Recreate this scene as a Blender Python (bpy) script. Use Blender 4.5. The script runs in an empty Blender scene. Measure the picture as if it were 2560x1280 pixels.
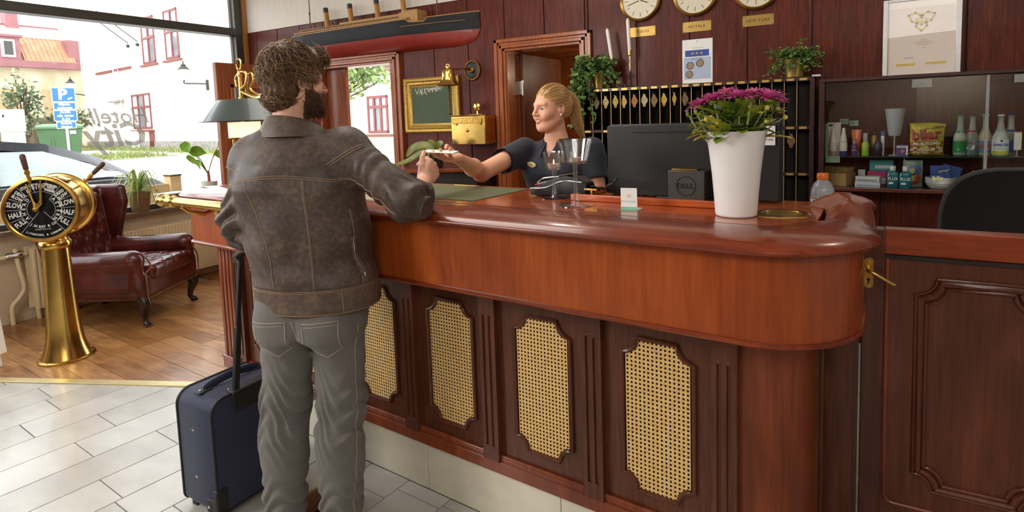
import bpy, math, random
import numpy as np
from mathutils import Vector, Matrix
random.seed(7); rng = np.random.default_rng(7)
SC = bpy.context.scene
COL = SC.collection
# ------------------------------------------------------------------ camera, world, light, exposure
cam = bpy.data.cameras.new('camera'); cam_o = bpy.data.objects.new('camera', cam); COL.objects.link(cam_o)
FW = (-0.50276602, 0.85971934, -0.09004992); RT = (0.86427411, 0.50187513, -0.03393552); UP = (-0.0160188, 0.09488944, 0.99535893)
cam_o.matrix_world = Matrix(((RT[0], UP[0], -FW[0], 0), (RT[1], UP[1], -FW[1], 0), (RT[2], UP[2], -FW[2], 1.5), (0, 0, 0, 1)))
cam.sensor_width = 36; cam.lens = 1477.056 / 2560 * 36; cam.shift_y = -(640 - 427) / 2560; cam.clip_end = 400; cam.clip_start = 0.05
SC.camera = cam_o
SC.cycles.transparent_max_bounces = 24
vs = SC.view_settings
SC.display_settings.display_device = 'sRGB'
vs.view_transform = 'Standard'; vs.look = 'None'; vs.gamma = 1; vs.use_curve_mapping = False; vs.exposure = 0.0
w = bpy.data.worlds.new('overcast_sky'); SC.world = w; w.use_nodes = True
bg = w.node_tree.nodes['Background']; bg.inputs[0].default_value = (0.93, 0.97, 1.0, 1); bg.inputs[1].default_value = 4.6

def area_light(name, loc, target, sx, sy, power, col=(1, 1, 1), spread=180):
    l = bpy.data.lights.new(name, 'AREA'); l.shape = 'RECTANGLE'; l.size = sx; l.size_y = sy; l.energy = power; l.color = col
    l.spread = math.radians(spread)
    o = bpy.data.objects.new(name, l); COL.objects.link(o); o.location = loc
    o.rotation_euler = (Vector(target) - Vector(loc)).to_track_quat('-Z', 'Y').to_euler()
    return o
# the photographer's flash bounced off the ceiling behind the camera, an added fill light under the lobby ceiling, two desk spots
area_light('bounced_flash', (.5, -1.1, 2.86), (-.2, .2, .3), 2.4, 1.6, 44, (1.0, 0.97, 0.93))
area_light('umbrella_flash', (-3.5, -.9, 2.3), (-1.2, 2.6, 1.0), 1.2, 1.2, 62, (1.0, 0.965, 0.92))
area_light('flash_head', (1.2, -1.6, 1.9), (1.0, -2.5, 2.9), .5, .5, 50, (1.0, 0.97, 0.94))
area_light('ceiling_fill_light', (-2.4, 1.9, 2.93), (-2.4, 2.0, 0), 1.6, 1.2, 34, (1.0, 0.96, 0.9))
for i, x in enumerate((-1.9, -.5, .6)):
    l = bpy.data.lights.new('desk_spot', 'POINT'); l.energy = 7; l.color = (1, .9, .76); l.shadow_soft_size = .05; o = bpy.data.objects.new('desk_spot', l); COL.objects.link(o); o.location = (x, 3.1, 2.85)
# ------------------------------------------------------------------ helpers
class MB:
    """collects geometry for one mesh"""
    def __init__(s): s.v = []; s.f = []; s.m = []
    def add(s, vs_, fs, mi=0):
        b = len(s.v); s.v += [tuple(map(float, q)) for q in vs_]; s.f += [tuple(i + b for i in f) for f in fs]; s.m += [mi] * len(fs); return s
    def box(s, x0, x1, y0, y1, z0, z1, mi=0):
        vs_ = [(x, y, z) for z in (z0, z1) for y in (y0, y1) for x in (x0, x1)]
        return s.add(vs_, [(0, 2, 3, 1), (4, 5, 7, 6), (0, 1, 5, 4), (2, 6, 7, 3), (0, 4, 6, 2), (1, 3, 7, 5)], mi)
    def obox(s, c, a, b, e, mi=0):
        c, a, b, e = map(np.array, (c, a, b, e)); vs_ = [c + i * a + j * b + k * e for k in (-1, 1) for j in (-1, 1) for i in (-1, 1)]
        return s.add(vs_, [(0, 2, 3, 1), (4, 5, 7, 6), (0, 1, 5, 4), (2, 6, 7, 3), (0, 4, 6, 2), (1, 3, 7, 5)], mi)
    def prism(s, poly, a, b, ax='z', mi=0):
        mp = {'z': lambda p, t: (p[0], p[1], t), 'y': lambda p, t: (p[0], t, p[1]), 'x': lambda p, t: (t, p[0], p[1])}[ax]
        n = len(poly); vs_ = [mp(p, a) for p in poly] + [mp(p, b) for p in poly]
        fs = [(i, (i + 1) % n, n + (i + 1) % n, n + i) for i in range(n)] + [tuple(range(n - 1, -1, -1)), tuple(range(n, 2 * n))]
        return s.add(vs_, fs, mi)
    def loft(s, rings, cap=True, closed=True, mi=0, loop=False):
        n = len(rings[0]); b = [q for r_ in rings for q in r_]; fs = []
        R = len(rings)
        for k in range(R if loop else R - 1):
            k2 = (k + 1) % R
            for i in range(n if closed else n - 1):
                j = (i + 1) % n; fs.append((k * n + i, k * n + j, k2 * n + j, k2 * n + i))
        if cap and not loop: fs += [tuple(range(n - 1, -1, -1)), tuple((R - 1) * n + i for i in range(n))]
        return s.add(b, fs, mi)
    def lathe(s, prof, c=(0, 0, 0), axis=(0, 0, 1), n=24, mi=0, cap=True, sx=1, sy=1):
        z = Vector(axis).normalized(); x = z.orthogonal().normalized() if abs(z.z) < .999 else Vector((1, 0, 0)); y = z.cross(x); c = Vector(c)
        rings = [[c + z * h + (x * math.cos(t) * sx + y * math.sin(t) * sy) * max(r_, 1e-5) for t in [2 * math.pi * i / n for i in range(n)]] for r_, h in prof]
        return s.loft(rings, cap, True, mi)
    def tube(s, pts, rad, n=8, cap=True, mi=0, loop=False, flat=1.0, up=None):
        pts = [Vector(q) for q in pts]; N = len(pts); rings = []; prev = None
        for i, q in enumerate(pts):
            if loop: t = pts[(i + 1) % N] - pts[i - 1]
            else: t = pts[min(i + 1, N - 1)] - pts[max(i - 1, 0)]
            if t.length < 1e-9: t = Vector((0, 0, 1))
            t.normalize()
            if up is not None: x = Vector(up).cross(t); x = x.normalized() if x.length > 1e-6 else t.orthogonal().normalized()
            elif prev is None: x = t.orthogonal().normalized()
            else:
                x = prev - t * prev.dot(t); x = x.normalized() if x.length > 1e-6 else t.orthogonal().normalized()
            prev = x; y = t.cross(x); r_ = rad[i] if hasattr(rad, '__len__') else rad
            rings.append([q + (x * math.cos(a) + y * math.sin(a) * flat) * r_ for a in [2 * math.pi * k / n for k in range(n)]])
        return s.loft(rings, cap, True, mi, loop)
    def sphere(s, c, r, n=12, m=8, mi=0):
        r3 = r if hasattr(r, '__len__') else (r, r, r)
        rings = [[(c[0] + r3[0] * math.sin(p) * math.cos(t), c[1] + r3[1] * math.sin(p) * math.sin(t), c[2] - r3[2] * math.cos(p)) for t in [2 * math.pi * i / n for i in range(n)]] for p in [math.pi * (k + .02) / (m + .04) for k in range(m + 1)]]
        return s.loft(rings, True, True, mi)
    def xf(s, M, start=0):
        for i in range(start, len(s.v)): s.v[i] = tuple(M @ Vector(s.v[i]))
        return s

def mesh_from(name, v, f, mats, mi=None, smooth=None):
    me = bpy.data.meshes.new(name)
    if isinstance(f, np.ndarray):
        v = np.asarray(v, np.float32); k = f.shape[1]
        me.vertices.add(len(v)); me.vertices.foreach_set('co', v.ravel()); me.loops.add(f.size); me.loops.foreach_set('vertex_index', f.ravel().astype(np.int32))
        me.polygons.add(len(f)); me.polygons.foreach_set('loop_start', np.arange(0, f.size, k, dtype=np.int32)); me.polygons.foreach_set('loop_total', np.full(len(f), k, np.int32)); me.update(calc_edges=True); me.validate()
    else: me.from_pydata(v, [], f); me.update()
    for m_ in (mats if isinstance(mats, (list, tuple)) else [mats]): me.materials.append(m_)
    if mi is not None and len(mi) == len(me.polygons): me.polygons.foreach_set('material_index', np.array(mi, np.int32))
    if smooth is not None and len(me.polygons):
        me.polygons.foreach_set('use_smooth', np.ones(len(me.polygons), bool))
        if smooth < 179: me.set_sharp_from_angle(angle=math.radians(smooth))
    return me

def build(name, mb, mats, parent=None, local=False, smooth=40, bevel=0, seg=2, label=None, kind=None, recalc=True):
    import bmesh
    v = mb.v
    if parent is not None and not local:
        rt_ = parent
        while rt_.parent is not None: rt_ = rt_.parent
        M = Matrix.LocRotScale(rt_.location, rt_.rotation_euler, rt_.scale).inverted(); v = [tuple(M @ Vector(q)) for q in v]
    me = mesh_from(name, v, mb.f, mats, mb.m, None)
    if recalc:
        bm = bmesh.new(); bm.from_mesh(me); bmesh.ops.recalc_face_normals(bm, faces=bm.faces); bm.to_mesh(me); bm.free()
    if smooth is not None and len(me.polygons):
        me.polygons.foreach_set('use_smooth', np.ones(len(me.polygons), bool)); me.set_sharp_from_angle(angle=math.radians(smooth))
    o = bpy.data.objects.new(name, me); COL.objects.link(o)
    if parent is not None: o.parent = parent
    if bevel:
        b = o.modifiers.new('bevel', 'BEVEL'); b.width = bevel; b.segments = seg; b.limit_method = 'ANGLE'; b.angle_limit = math.radians(38); b.harden_normals = False
    if label: o['label'] = label
    if kind: o['kind'] = kind
    return o
def tag(o, label, cat, group=None):
    o['label'] = label; o['category'] = cat
    if group: o['group'] = group
    return o
def thing(name, label, cat, loc=(0, 0, 0), rotz=0, group=None):
    o = bpy.data.objects.new(name, None); COL.objects.link(o); o.location = loc; o.rotation_euler = (0, 0, rotz); o.empty_display_size = .1
    return tag(o, label, cat, group)
def struct_root(name, loc=(0, 0, 0)):
    o = bpy.data.objects.new(name, None); COL.objects.link(o); o.location = loc; o['kind'] = 'structure'; return o
def struct(name, mb, mat, parent=None, **k):
    o = build(name, mb, mat, parent, **k); o['kind'] = 'structure'; return o
def dup(root, loc=None, rotz=None, label=None, scale=None):
    r_ = root.copy(); COL.objects.link(r_)
    if loc is not None: r_.location = loc
    if rotz is not None: r_.rotation_euler = (0, 0, rotz)
    if scale is not None: r_.scale = scale
    if label: r_['label'] = label
    for ch in list(root.children):
        c = ch.copy(); COL.objects.link(c); c.parent = r_
        for g in ch.children:
            e = g.copy(); COL.objects.link(e); e.parent = c
    return r_
def text_mb(s, size, M, depth=.0006, shear=0, align='CENTER', spacing=1.0, bold=0.0, mi=0, mb=None, sx=1.0):
    c = bpy.data.curves.new('t', 'FONT'); c.body = s; c.size = size; c.align_x = align; c.align_y = 'CENTER'; c.shear = shear; c.extrude = depth; c.offset = bold; c.space_character = spacing; c.resolution_u = 2
    o = bpy.data.objects.new('t', c); COL.objects.link(o); dg = bpy.context.evaluated_depsgraph_get(); me = o.evaluated_get(dg).to_mesh()
    mb = mb or MB(); S = Matrix.Diagonal((sx, 1, 1, 1))
    mb.add([M @ S @ q.co for q in me.vertices], [tuple(p.vertices) for p in me.polygons], mi)
    o.evaluated_get(dg).to_mesh_clear(); bpy.data.objects.remove(o); bpy.data.curves.remove(c); return mb
def face_y(x, y, z): return Matrix(((1, 0, 0, x), (0, 0, -1, y), (0, 1, 0, z), (0, 0, 0, 1)))   # text lying in a wall plane, read from -Y
# ---- signed distance modelling for bodies and clothes
def smin(a, b, k): h = np.clip(.5 + .5 * (b - a) / k, 0, 1); return b + (a - b) * h - k * h * (1 - h)
def smax(a, b, k): return -smin(-a, -b, k)
def cap(P, a, b, ra, rb=None):
    rb = ra if rb is None else rb; a = np.array(a, np.float32); b = np.array(b, np.float32); ab = b - a
    t = np.clip(((P - a) @ ab) / max(float(ab @ ab), 1e-9), 0, 1); return np.linalg.norm(P - a - t[:, None] * ab, axis=1) - (ra + (rb - ra) * t)
def ell(P, c, r, R=None):
    q = P - np.array(c, np.float32)
    if R is not None: q = q @ R
    q = q / np.array(r, np.float32); k = np.linalg.norm(q, axis=1); return (k - 1) * min(r)
def tab(z, rows, i): return np.interp(z, [q[0] for q in rows], [q[i] for q in rows])
def column(P, rows, pw=2.0):
    """a vertical body of elliptical sections: rows (z, cx, cy, a, b)"""
    z = np.clip(P[:, 2], rows[0][0], rows[-1][0]); a = tab(z, rows, 3); b = tab(z, rows, 4)
    d_ = ((np.abs(P[:, 0] - tab(z, rows, 1)) / a) ** pw + (np.abs(P[:, 1] - tab(z, rows, 2)) / b) ** pw) ** (1 / pw)
    d_ = (d_ - 1) * np.minimum(a, b); e = np.abs(P[:, 2] - z); return np.where(e > 0, np.sqrt(np.maximum(d_, 0) ** 2 + e ** 2), d_)
def rotm(ax, deg): return np.array(Matrix.Rotation(math.radians(deg), 3, ax), np.float32)
def sdf_mesh(fn, lo, hi, h, B=8, slack=1.35):
    lo = np.array(lo, np.float64); n = (np.ceil((np.array(hi) - lo) / h / B).astype(int)) * B; nb = n // B
    bi = np.stack(np.meshgrid(*[np.arange(k) for k in nb], indexing='ij'), -1).reshape(-1, 3)
    ctr = (lo + (bi + .5) * B * h).astype(np.float32); dc = fn(ctr); near = np.abs(dc) < slack * h * B * .87 * 1.5
    F = np.repeat(np.repeat(np.repeat(dc.reshape(nb), B, 0), B, 1), B, 2).astype(np.float32)
    off = np.stack(np.meshgrid(*[np.arange(B)] * 3, indexing='ij'), -1).reshape(-1, 3); nbk = bi[near]
    for s_ in range(0, len(nbk), 1500):
        g = (nbk[s_:s_ + 1500, None, :] * B + off[None]).reshape(-1, 3); val = fn((lo + g * h).astype(np.float32)); F[g[:, 0], g[:, 1], g[:, 2]] = val
    S = F < 0; c8 = [(i, j, k) for i in (0, 1) for j in (0, 1) for k in (0, 1)]
    sl = lambda i, m: slice(i, m - 1 + i)
    cnt = np.zeros(tuple(n - 1), np.uint8)
    for i, j, k in c8: cnt += S[sl(i, n[0]), sl(j, n[1]), sl(k, n[2])]
    act = np.argwhere((cnt > 0) & (cnt < 8)); idx = np.full(tuple(n - 1), -1, np.int32); idx[act[:, 0], act[:, 1], act[:, 2]] = np.arange(len(act))
    acc = np.zeros((len(act), 3)); num = np.zeros(len(act))
    for a in c8:
        for ax in range(3):
            if a[ax]: continue
            b = list(a); b[ax] = 1
            fa = F[act[:, 0] + a[0], act[:, 1] + a[1], act[:, 2] + a[2]]; fb = F[act[:, 0] + b[0], act[:, 1] + b[1], act[:, 2] + b[2]]
            x = (fa < 0) != (fb < 0); t = np.where(x, fa / np.where(fa == fb, 1, fa - fb), 0); q = np.tile(np.array(a, float), (len(act), 1)); q[:, ax] += t
            acc += q * x[:, None]; num += x
    V = lo + (act + acc / num[:, None]) * h; faces = []
    for ax in range(3):
        s0 = [slice(1, m - 1) for m in n]; s0[ax] = slice(0, n[ax] - 1); s1 = list(s0); s1[ax] = slice(1, n[ax])
        A = S[tuple(s0)]; Bq = S[tuple(s1)]; e = np.argwhere(A != Bq); off0 = np.array([1, 1, 1]); off0[ax] = 0; e = e + off0
        inside = S[e[:, 0], e[:, 1], e[:, 2]]; u, v = [(1, 2), (2, 0), (0, 1)][ax]
        def cell(du, dv): g = e.copy(); g[:, u] -= du; g[:, v] -= dv; return idx[g[:, 0], g[:, 1], g[:, 2]]
        q = np.stack([cell(1, 1), cell(0, 1), cell(0, 0), cell(1, 0)], 1); q[~inside] = q[~inside][:, ::-1]; faces.append(q)
    Q = np.concatenate(faces); Q = Q[(Q >= 0).all(1)]; return V, Q
def sdf_obj(name, fn, lo, hi, h, mats, parent=None, pick=None, label=None, keep=None):
    V, Q = sdf_mesh(fn, lo, hi, h)
    if keep is not None: Q = Q[keep(V[Q].mean(1))]; used, inv = np.unique(Q, return_inverse=True); V = V[used]; Q = inv.reshape(Q.shape)
    mi = pick(V[Q].mean(1)) if pick else None
    if parent is not None:
        rt_ = parent
        while rt_.parent is not None: rt_ = rt_.parent
        V = V - np.array(rt_.location)
    me = mesh_from(name, V, Q, mats, mi, 180); o = bpy.data.objects.new(name, me); COL.objects.link(o)
    if parent is not None: o.parent = parent
    if label: o['label'] = label
    return o
def curve_pts(ctrl, n=8):
    """Catmull-Rom through control points"""
    c = [Vector(q) for q in ctrl]; c = [c[0] * 2 - c[1]] + c + [c[-1] * 2 - c[-2]]; out = []
    for i in range(1, len(c) - 2):
        for k in range(n):
            t = k / n; a, b, e, f_ = c[i - 1:i + 3]
            out.append(.5 * ((2 * b) + (e - a) * t + (2 * a - 5 * b + 4 * e - f_) * t * t + (3 * b - a - 3 * e + f_) * t ** 3))
    return out + [c[-2]]
# ------------------------------------------------------------------ procedural materials
def srgb(r, g, b): return tuple(((c / 255) / 12.92 if c / 255 <= .04045 else ((c / 255 + .055) / 1.055) ** 2.4) for c in (r, g, b)) + (1,)
def pm(name, col, rough=.5, metal=0.0, var=.12, scale=30, bump=0.0, coat=0.0, bscale=None, stretch=(1, 1, 1), spec=None, trans=0.0, ior=1.45, emit=0.0, sheen=0.0, alpha=1.0, col2=None, det=3, sss=0.0, coords='Object'):
    m = bpy.data.materials.new(name); m.use_nodes = True; nt = m.node_tree; N = nt.nodes; L = nt.links; b = N['Principled BSDF']
    c = srgb(*col); b.inputs['Roughness'].default_value = rough; b.inputs['Metallic'].default_value = metal
    if coat: b.inputs['Coat Weight'].default_value = coat; b.inputs['Coat Roughness'].default_value = .06
    if spec is not None: b.inputs['Specular IOR Level'].default_value = spec
    if trans: b.inputs['Transmission Weight'].default_value = trans; b.inputs['IOR'].default_value = ior
    if sheen: b.inputs['Sheen Weight'].default_value = sheen; b.inputs['Sheen Roughness'].default_value = .5
    if sss: b.inputs['Subsurface Weight'].default_value = sss; b.inputs['Subsurface Radius'].default_value = (.012, .005, .003); b.inputs['Subsurface Scale'].default_value = 1.0
    b.inputs['Alpha'].default_value = alpha
    tc = N.new('ShaderNodeTexCoord'); mp = N.new('ShaderNodeMapping'); mp.inputs['Scale'].default_value = stretch; L.new(tc.outputs[coords], mp.inputs[0])
    no = N.new('ShaderNodeTexNoise'); no.inputs['Scale'].default_value = scale; no.inputs['Detail'].default_value = det; L.new(mp.outputs[0], no.inputs['Vector'])
    mx = N.new('ShaderNodeMix'); mx.data_type = 'RGBA'; c2 = srgb(*col2) if col2 else tuple(min(1, q * (1 + var)) for q in c[:3]) + (1,); c1 = c if col2 else tuple(q * (1 - var) for q in c[:3]) + (1,)
    mx.inputs['A'].default_value = c1; mx.inputs['B'].default_value = c2
    rp = N.new('ShaderNodeMapRange'); rp.inputs['From Min'].default_value = .3; rp.inputs['From Max'].default_value = .7; L.new(no.outputs['Fac'], rp.inputs[0]); L.new(rp.outputs[0], mx.inputs['Factor'])
    L.new(mx.outputs['Result'], b.inputs['Base Color'])
    if emit: L.new(mx.outputs['Result'], b.inputs['Emission Color']); b.inputs['Emission Strength'].default_value = emit
    if bump:
        bu = N.new('ShaderNodeBump'); bu.inputs['Strength'].default_value = min(1, bump); bu.inputs['Distance'].default_value = .004
        src = no
        if bscale:
            src = N.new('ShaderNodeTexNoise'); src.inputs['Scale'].default_value = bscale; src.inputs['Detail'].default_value = 3; L.new(mp.outputs[0], src.inputs['Vector'])
        L.new(src.outputs['Fac'], bu.inputs['Height']); L.new(bu.outputs[0], b.inputs['Normal'])
    return m
def wood(name, dark, mid, light, rough=.32, spec=.35, axis=2, fine=70, coat=.35, figure=.5, fig_scale=2.2, bump=.05, ratio=14):
    """varnished wood: fine grain drawn out along an axis over a slow, cloudy figure"""
    m = bpy.data.materials.new(name); m.use_nodes = True; nt = m.node_tree; N = nt.nodes; L = nt.links; b = N['Principled BSDF']
    b.inputs['Roughness'].default_value = rough; b.inputs['Specular IOR Level'].default_value = spec; b.inputs['Coat Weight'].default_value = coat; b.inputs['Coat Roughness'].default_value = .09
    tc = N.new('ShaderNodeTexCoord'); mp = N.new('ShaderNodeMapping'); s = [fine] * 3; s[axis] = fine / ratio; mp.inputs['Scale'].default_value = s; L.new(tc.outputs['Object'], mp.inputs[0])
    n1 = N.new('ShaderNodeTexNoise'); n1.inputs['Scale'].default_value = 1; n1.inputs['Detail'].default_value = 5; n1.inputs['Roughness'].default_value = .65; L.new(mp.outputs[0], n1.inputs['Vector'])
    mp2 = N.new('ShaderNodeMapping'); s2 = [fig_scale] * 3; s2[axis] = fig_scale / 2.6; mp2.inputs['Scale'].default_value = s2; L.new(tc.outputs['Object'], mp2.inputs[0])
    n2 = N.new('ShaderNodeTexNoise'); n2.inputs['Scale'].default_value = 2; n2.inputs['Detail'].default_value = 2; n2.inputs['Distortion'].default_value = 1.3; L.new(mp2.outputs[0], n2.inputs['Vector'])
    mx = N.new('ShaderNodeMix'); mx.data_type = 'FLOAT'; mx.inputs['Factor'].default_value = figure; L.new(n1.outputs['Fac'], mx.inputs['A']); L.new(n2.outputs['Fac'], mx.inputs['B'])
    cr = N.new('ShaderNodeValToRGB'); e = cr.color_ramp.elements; e[0].position = .34; e[0].color = srgb(*dark); e[1].position = .66; e[1].color = srgb(*light); k = e.new(.5); k.color = srgb(*mid)
    L.new(mx.outputs['Result'], cr.inputs[0]); L.new(cr.outputs[0], b.inputs['Base Color'])
    if bump:
        bu = N.new('ShaderNodeBump'); bu.inputs['Strength'].default_value = bump; bu.inputs['Distance'].default_value = .003; L.new(n1.outputs['Fac'], bu.inputs['Height']); L.new(bu.outputs[0], b.inputs['Normal'])
    return m
def glass(name, tint=(1, 1, 1), refl=.08, thin=True):
    """thin clear glass: mostly passes light, mirrors at grazing angles"""
    m = bpy.data.materials.new(name); m.use_nodes = True; nt = m.node_tree; N = nt.nodes; L = nt.links; N.remove(N['Principled BSDF']); o = N['Material Output']
    t = N.new('ShaderNodeBsdfTransparent'); t.inputs[0].default_value = tuple(tint) + (1,); g = N.new('ShaderNodeBsdfGlossy'); g.inputs['Roughness'].default_value = .01
    fr = N.new('ShaderNodeFresnel'); ge = N.new('ShaderNodeNewGeometry'); io = N.new('ShaderNodeMapRange'); io.inputs['To Min'].default_value = 1.45; io.inputs['To Max'].default_value = 1.02; L.new(ge.outputs['Backfacing'], io.inputs[0]); L.new(io.outputs[0], fr.inputs['IOR'])
    no = N.new('ShaderNodeTexNoise'); no.inputs['Scale'].default_value = 3; ad_ = N.new('ShaderNodeMath'); ad_.operation = 'MULTIPLY_ADD'; ad_.inputs[1].default_value = .03; ad_.inputs[2].default_value = refl - .05
    L.new(no.outputs['Fac'], ad_.inputs[0]); ad2 = N.new('ShaderNodeMath'); ad2.operation = 'ADD'; ad2.use_clamp = True; L.new(fr.outputs[0], ad2.inputs[0]); L.new(ad_.outputs[0], ad2.inputs[1])
    mx = N.new('ShaderNodeMixShader'); L.new(ad2.outputs[0], mx.inputs[0]); L.new(t.outputs[0], mx.inputs[1]); L.new(g.outputs[0], mx.inputs[2]); L.new(mx.outputs[0], o.inputs[0]); return m
M = {}
M['wall_wood'] = wood('dark mahogany wall panelling', (64, 23, 13), (88, 34, 20), (112, 48, 29), rough=.42, spec=.2, fine=90, figure=.25, coat=.05, bump=.25)
M['counter_front'] = wood('orange mahogany veneer', (122, 49, 17), (154, 69, 25), (178, 88, 35), rough=.34, fine=60, figure=.6, fig_scale=1.6, coat=.3)
M['counter_top'] = wood('varnished mahogany counter top', (138, 60, 24), (168, 78, 34), (190, 96, 46), rough=.2, axis=0, fine=60, figure=.4, coat=.6)
M['nose'] = wood('glossy red mahogany rail', (92, 34, 16), (124, 50, 24), (148, 64, 32), rough=.25, axis=0, fine=60, figure=.4, coat=.5)
M['dark_panel'] = wood('dark brown mahogany panels', (66, 32, 20), (88, 46, 29), (106, 58, 36), rough=.36, fine=80, figure=.35, coat=.2)
M['post_wood'] = wood('red brown mahogany', (98, 44, 24), (124, 58, 32), (146, 74, 42), rough=.3, fine=60, figure=.55, coat=.35)
M['frame_wood'] = wood('orange brown door frame', (122, 62, 30), (152, 82, 42), (178, 102, 56), rough=.3, fine=80, figure=.3, coat=.3)
M['door_wood'] = wood('brown door leaf', (110, 55, 30), (140, 76, 44), (160, 92, 54), rough=.35, fine=60, figure=.3, coat=.2)
M['cabinet_wood'] = wood('dark chocolate shelf wood', (44, 22, 20), (58, 30, 27), (74, 40, 35), rough=.38, axis=0, fine=70, figure=.2, coat=.15)
M['black_wood'] = pm('almost black wood', (30, 20, 17), .5, var=.3, scale=12, stretch=(1, 1, .1))
M['brass'] = pm('polished brass', (214, 176, 98), .2, 1.0, var=.1, scale=14, bump=.02)
M['brass_dark'] = pm('aged brass', (190, 148, 74), .3, 1.0, var=.18, scale=22, bump=.03)
M['gold_frame'] = pm('gilt wood', (176, 140, 66), .38, .75, var=.25, scale=60, bump=.25)
M['chrome'] = pm('chrome steel', (205, 205, 205), .2, 1.0, var=.05)
M['black'] = pm('black plastic', (26, 26, 28), .42, var=.15, scale=60)
M['black_matte'] = pm('black cloth', (20, 21, 23), .85, var=.2, scale=200, sheen=.1)
M['white'] = pm('white paint', (240, 240, 238), .35, var=.02, scale=8)
M['paper'] = pm('white paper', (240, 240, 240), .7, var=.02, scale=20)
M['glass'] = glass('clear window glass', refl=.06)
M['glass_pane'] = glass('cabinet sliding glass', (.93, .95, .94), .06)
M['crystal'] = pm('clear blown glass', (255, 255, 255), .01, var=0, trans=1.0, ior=1.45)
M['beige_wall'] = pm('beige painted wall', (206, 188, 160), .6, var=.05, scale=10, bump=.1, bscale=220)
M['cream_metal'] = pm('cream enamel', (236, 218, 176), .35, var=.04, scale=6)
M['wallpaper'] = pm('pale ribbed wallpaper', (226, 218, 206), .7, var=.04, scale=90, stretch=(1, 1, .05), bump=.15)
M['plaster'] = pm('white plaster', (226, 224, 220), .8, var=.03, scale=12)
M['alu'] = pm('grey anodised aluminium', (84, 84, 80), .42, .5, var=.06, scale=20)
M['grey_lino'] = pm('green leather inlay', (96, 102, 72), .5, var=.1, scale=90, bump=.15, bscale=500)
# ------------------------------------------------------------------ the setting: floor, walls, window, doors
AD = 0.0875322; DX, DY = math.cos(AD), -math.sin(AD); NX, NY = math.sin(AD), math.cos(AD); C0 = 1.6463
def CW(u, v, z=0.0): return (DX * u + NX * (C0 + v), DY * u + NY * (C0 + v), z)      # counter frame -> room
def clip(poly, p, q):
    """keep what lies left of the line p->q"""
    out = []; s_ = lambda a: (q[0] - p[0]) * (a[1] - p[1]) - (q[1] - p[1]) * (a[0] - p[0])
    for i in range(len(poly)):
        a, b = poly[i], poly[(i + 1) % len(poly)]; sa, sb = s_(a), s_(b)
        if sa >= 0: out.append(a)
        if (sa >= 0) != (sb >= 0): t = sa / (sa - sb); out.append((a[0] + (b[0] - a[0]) * t, a[1] + (b[1] - a[1]) * t))
    return out
T0, T1 = (-6.2, .69), (-2.9, 2.115)
floor = struct('floor', MB().box(-5.9, 3.0, -2.6, 6.6, -.12, -.012), pm('grey mortar bed', (150, 146, 136), .8, var=.1, scale=20))
plank_m = [wood('oak floor board %d' % i, a, b, c, rough=.36, axis=0, fine=45, figure=.45, fig_scale=3, coat=.25, bump=.12) for i, (a, b, c) in enumerate([((128, 84, 46), (166, 116, 68), (190, 142, 90)), ((118, 76, 40), (152, 104, 60), (178, 130, 82)), ((138, 92, 52), (176, 126, 76), (200, 152, 100))])]
k = 0
for j in range(-9, 22):
    v0 = -.066 + .137 * j; u = -6.6 + random.random() * .9
    while u < -2.6:
        L_ = random.uniform(.9, 1.9); g = .0015
        P = [CW(a, b)[:2] for a, b in ((u + g, v0 + g), (u + L_ - g, v0 + g), (u + L_ - g, v0 + .137 - g), (u + g, v0 + .137 - g))]
        P = clip(P, T0, T1); u += L_
        for e in (((-5.78, -3), (-5.78, 9)),): P = clip(P, e[1], e[0]) if P else P
        if P: P = clip(P, (9, 4.24), (-9, 4.24)) if P else P
        if P: P = clip(P, CW(-2.98, 3)[:2], CW(-2.98, -3)[:2]) if False else P
        if len(P) >= 3: build('plank', MB().prism(P, -.012, random.uniform(-.0008, .0004)), plank_m[k % 3], floor, smooth=None); k += 1
tile_m = [pm('pale grey marble tile %d' % i, a, .3, var=.1, scale=3.5, stretch=(1, 2.2, 1), col2=b, det=6, coat=.1) for i, (a, b) in enumerate([((176, 173, 164), (198, 195, 188)), ((182, 179, 171), (202, 199, 192)), ((168, 166, 158), (194, 190, 181))])]
k = 0
for j in range(-16, 10):
    u0 = -2.668 + .23 * j; v = -2.0 + (.37 * j) % .8
    while v < .02:
        L_ = random.choice((.55, .7, .85, 1.0)); g = .0022; v1 = min(v + L_, .0)
        if v1 - v > .03 and u0 < -.3:
            P = [CW(a, b)[:2] for a, b in ((u0 + g, v + g), (u0 + .23 - g, v + g), (u0 + .23 - g, v1 - g), (u0 + g, v1 - g))]
            P = clip(P, T1, T0); P = clip(P, (-5.78, 9), (-5.78, -3)) if P else P
            if len(P) >= 3: build('tile', MB().prism(P, -.012, 0), tile_m[(k * 7 // 3) % 3], floor, smooth=None, bevel=.001, seg=1); k += 1
        v += L_
td = Vector((T1[0] - T0[0], T1[1] - T0[1], 0)).normalized(); tn = Vector((-td.y, td.x, 0)); tm = (Vector((*T0, 0)) + Vector((*T1, 0))) / 2
struct('trim_1', MB().obox(tm + Vector((0, 0, .002)), td * 1.8, tn * .028, (0, 0, .006)), pm('brass edge strip', (206, 190, 140), .35, .6, var=.06, scale=20), bevel=.003)
struct('ceiling', MB().box(-5.9, 3.0, -2.6, 4.4, 2.95, 3.05), M['plaster'])
struct('wall_right', MB().box(3.0, 3.1, -2.6, 4.4, -.1, 3.0), M['plaster']); struct('wall_front', MB().box(-5.9, 3.1, -2.7, -2.6, -.1, 3.0), pm('warm grey lobby wall', (150, 134, 116), .7, var=.05, scale=6))
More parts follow.
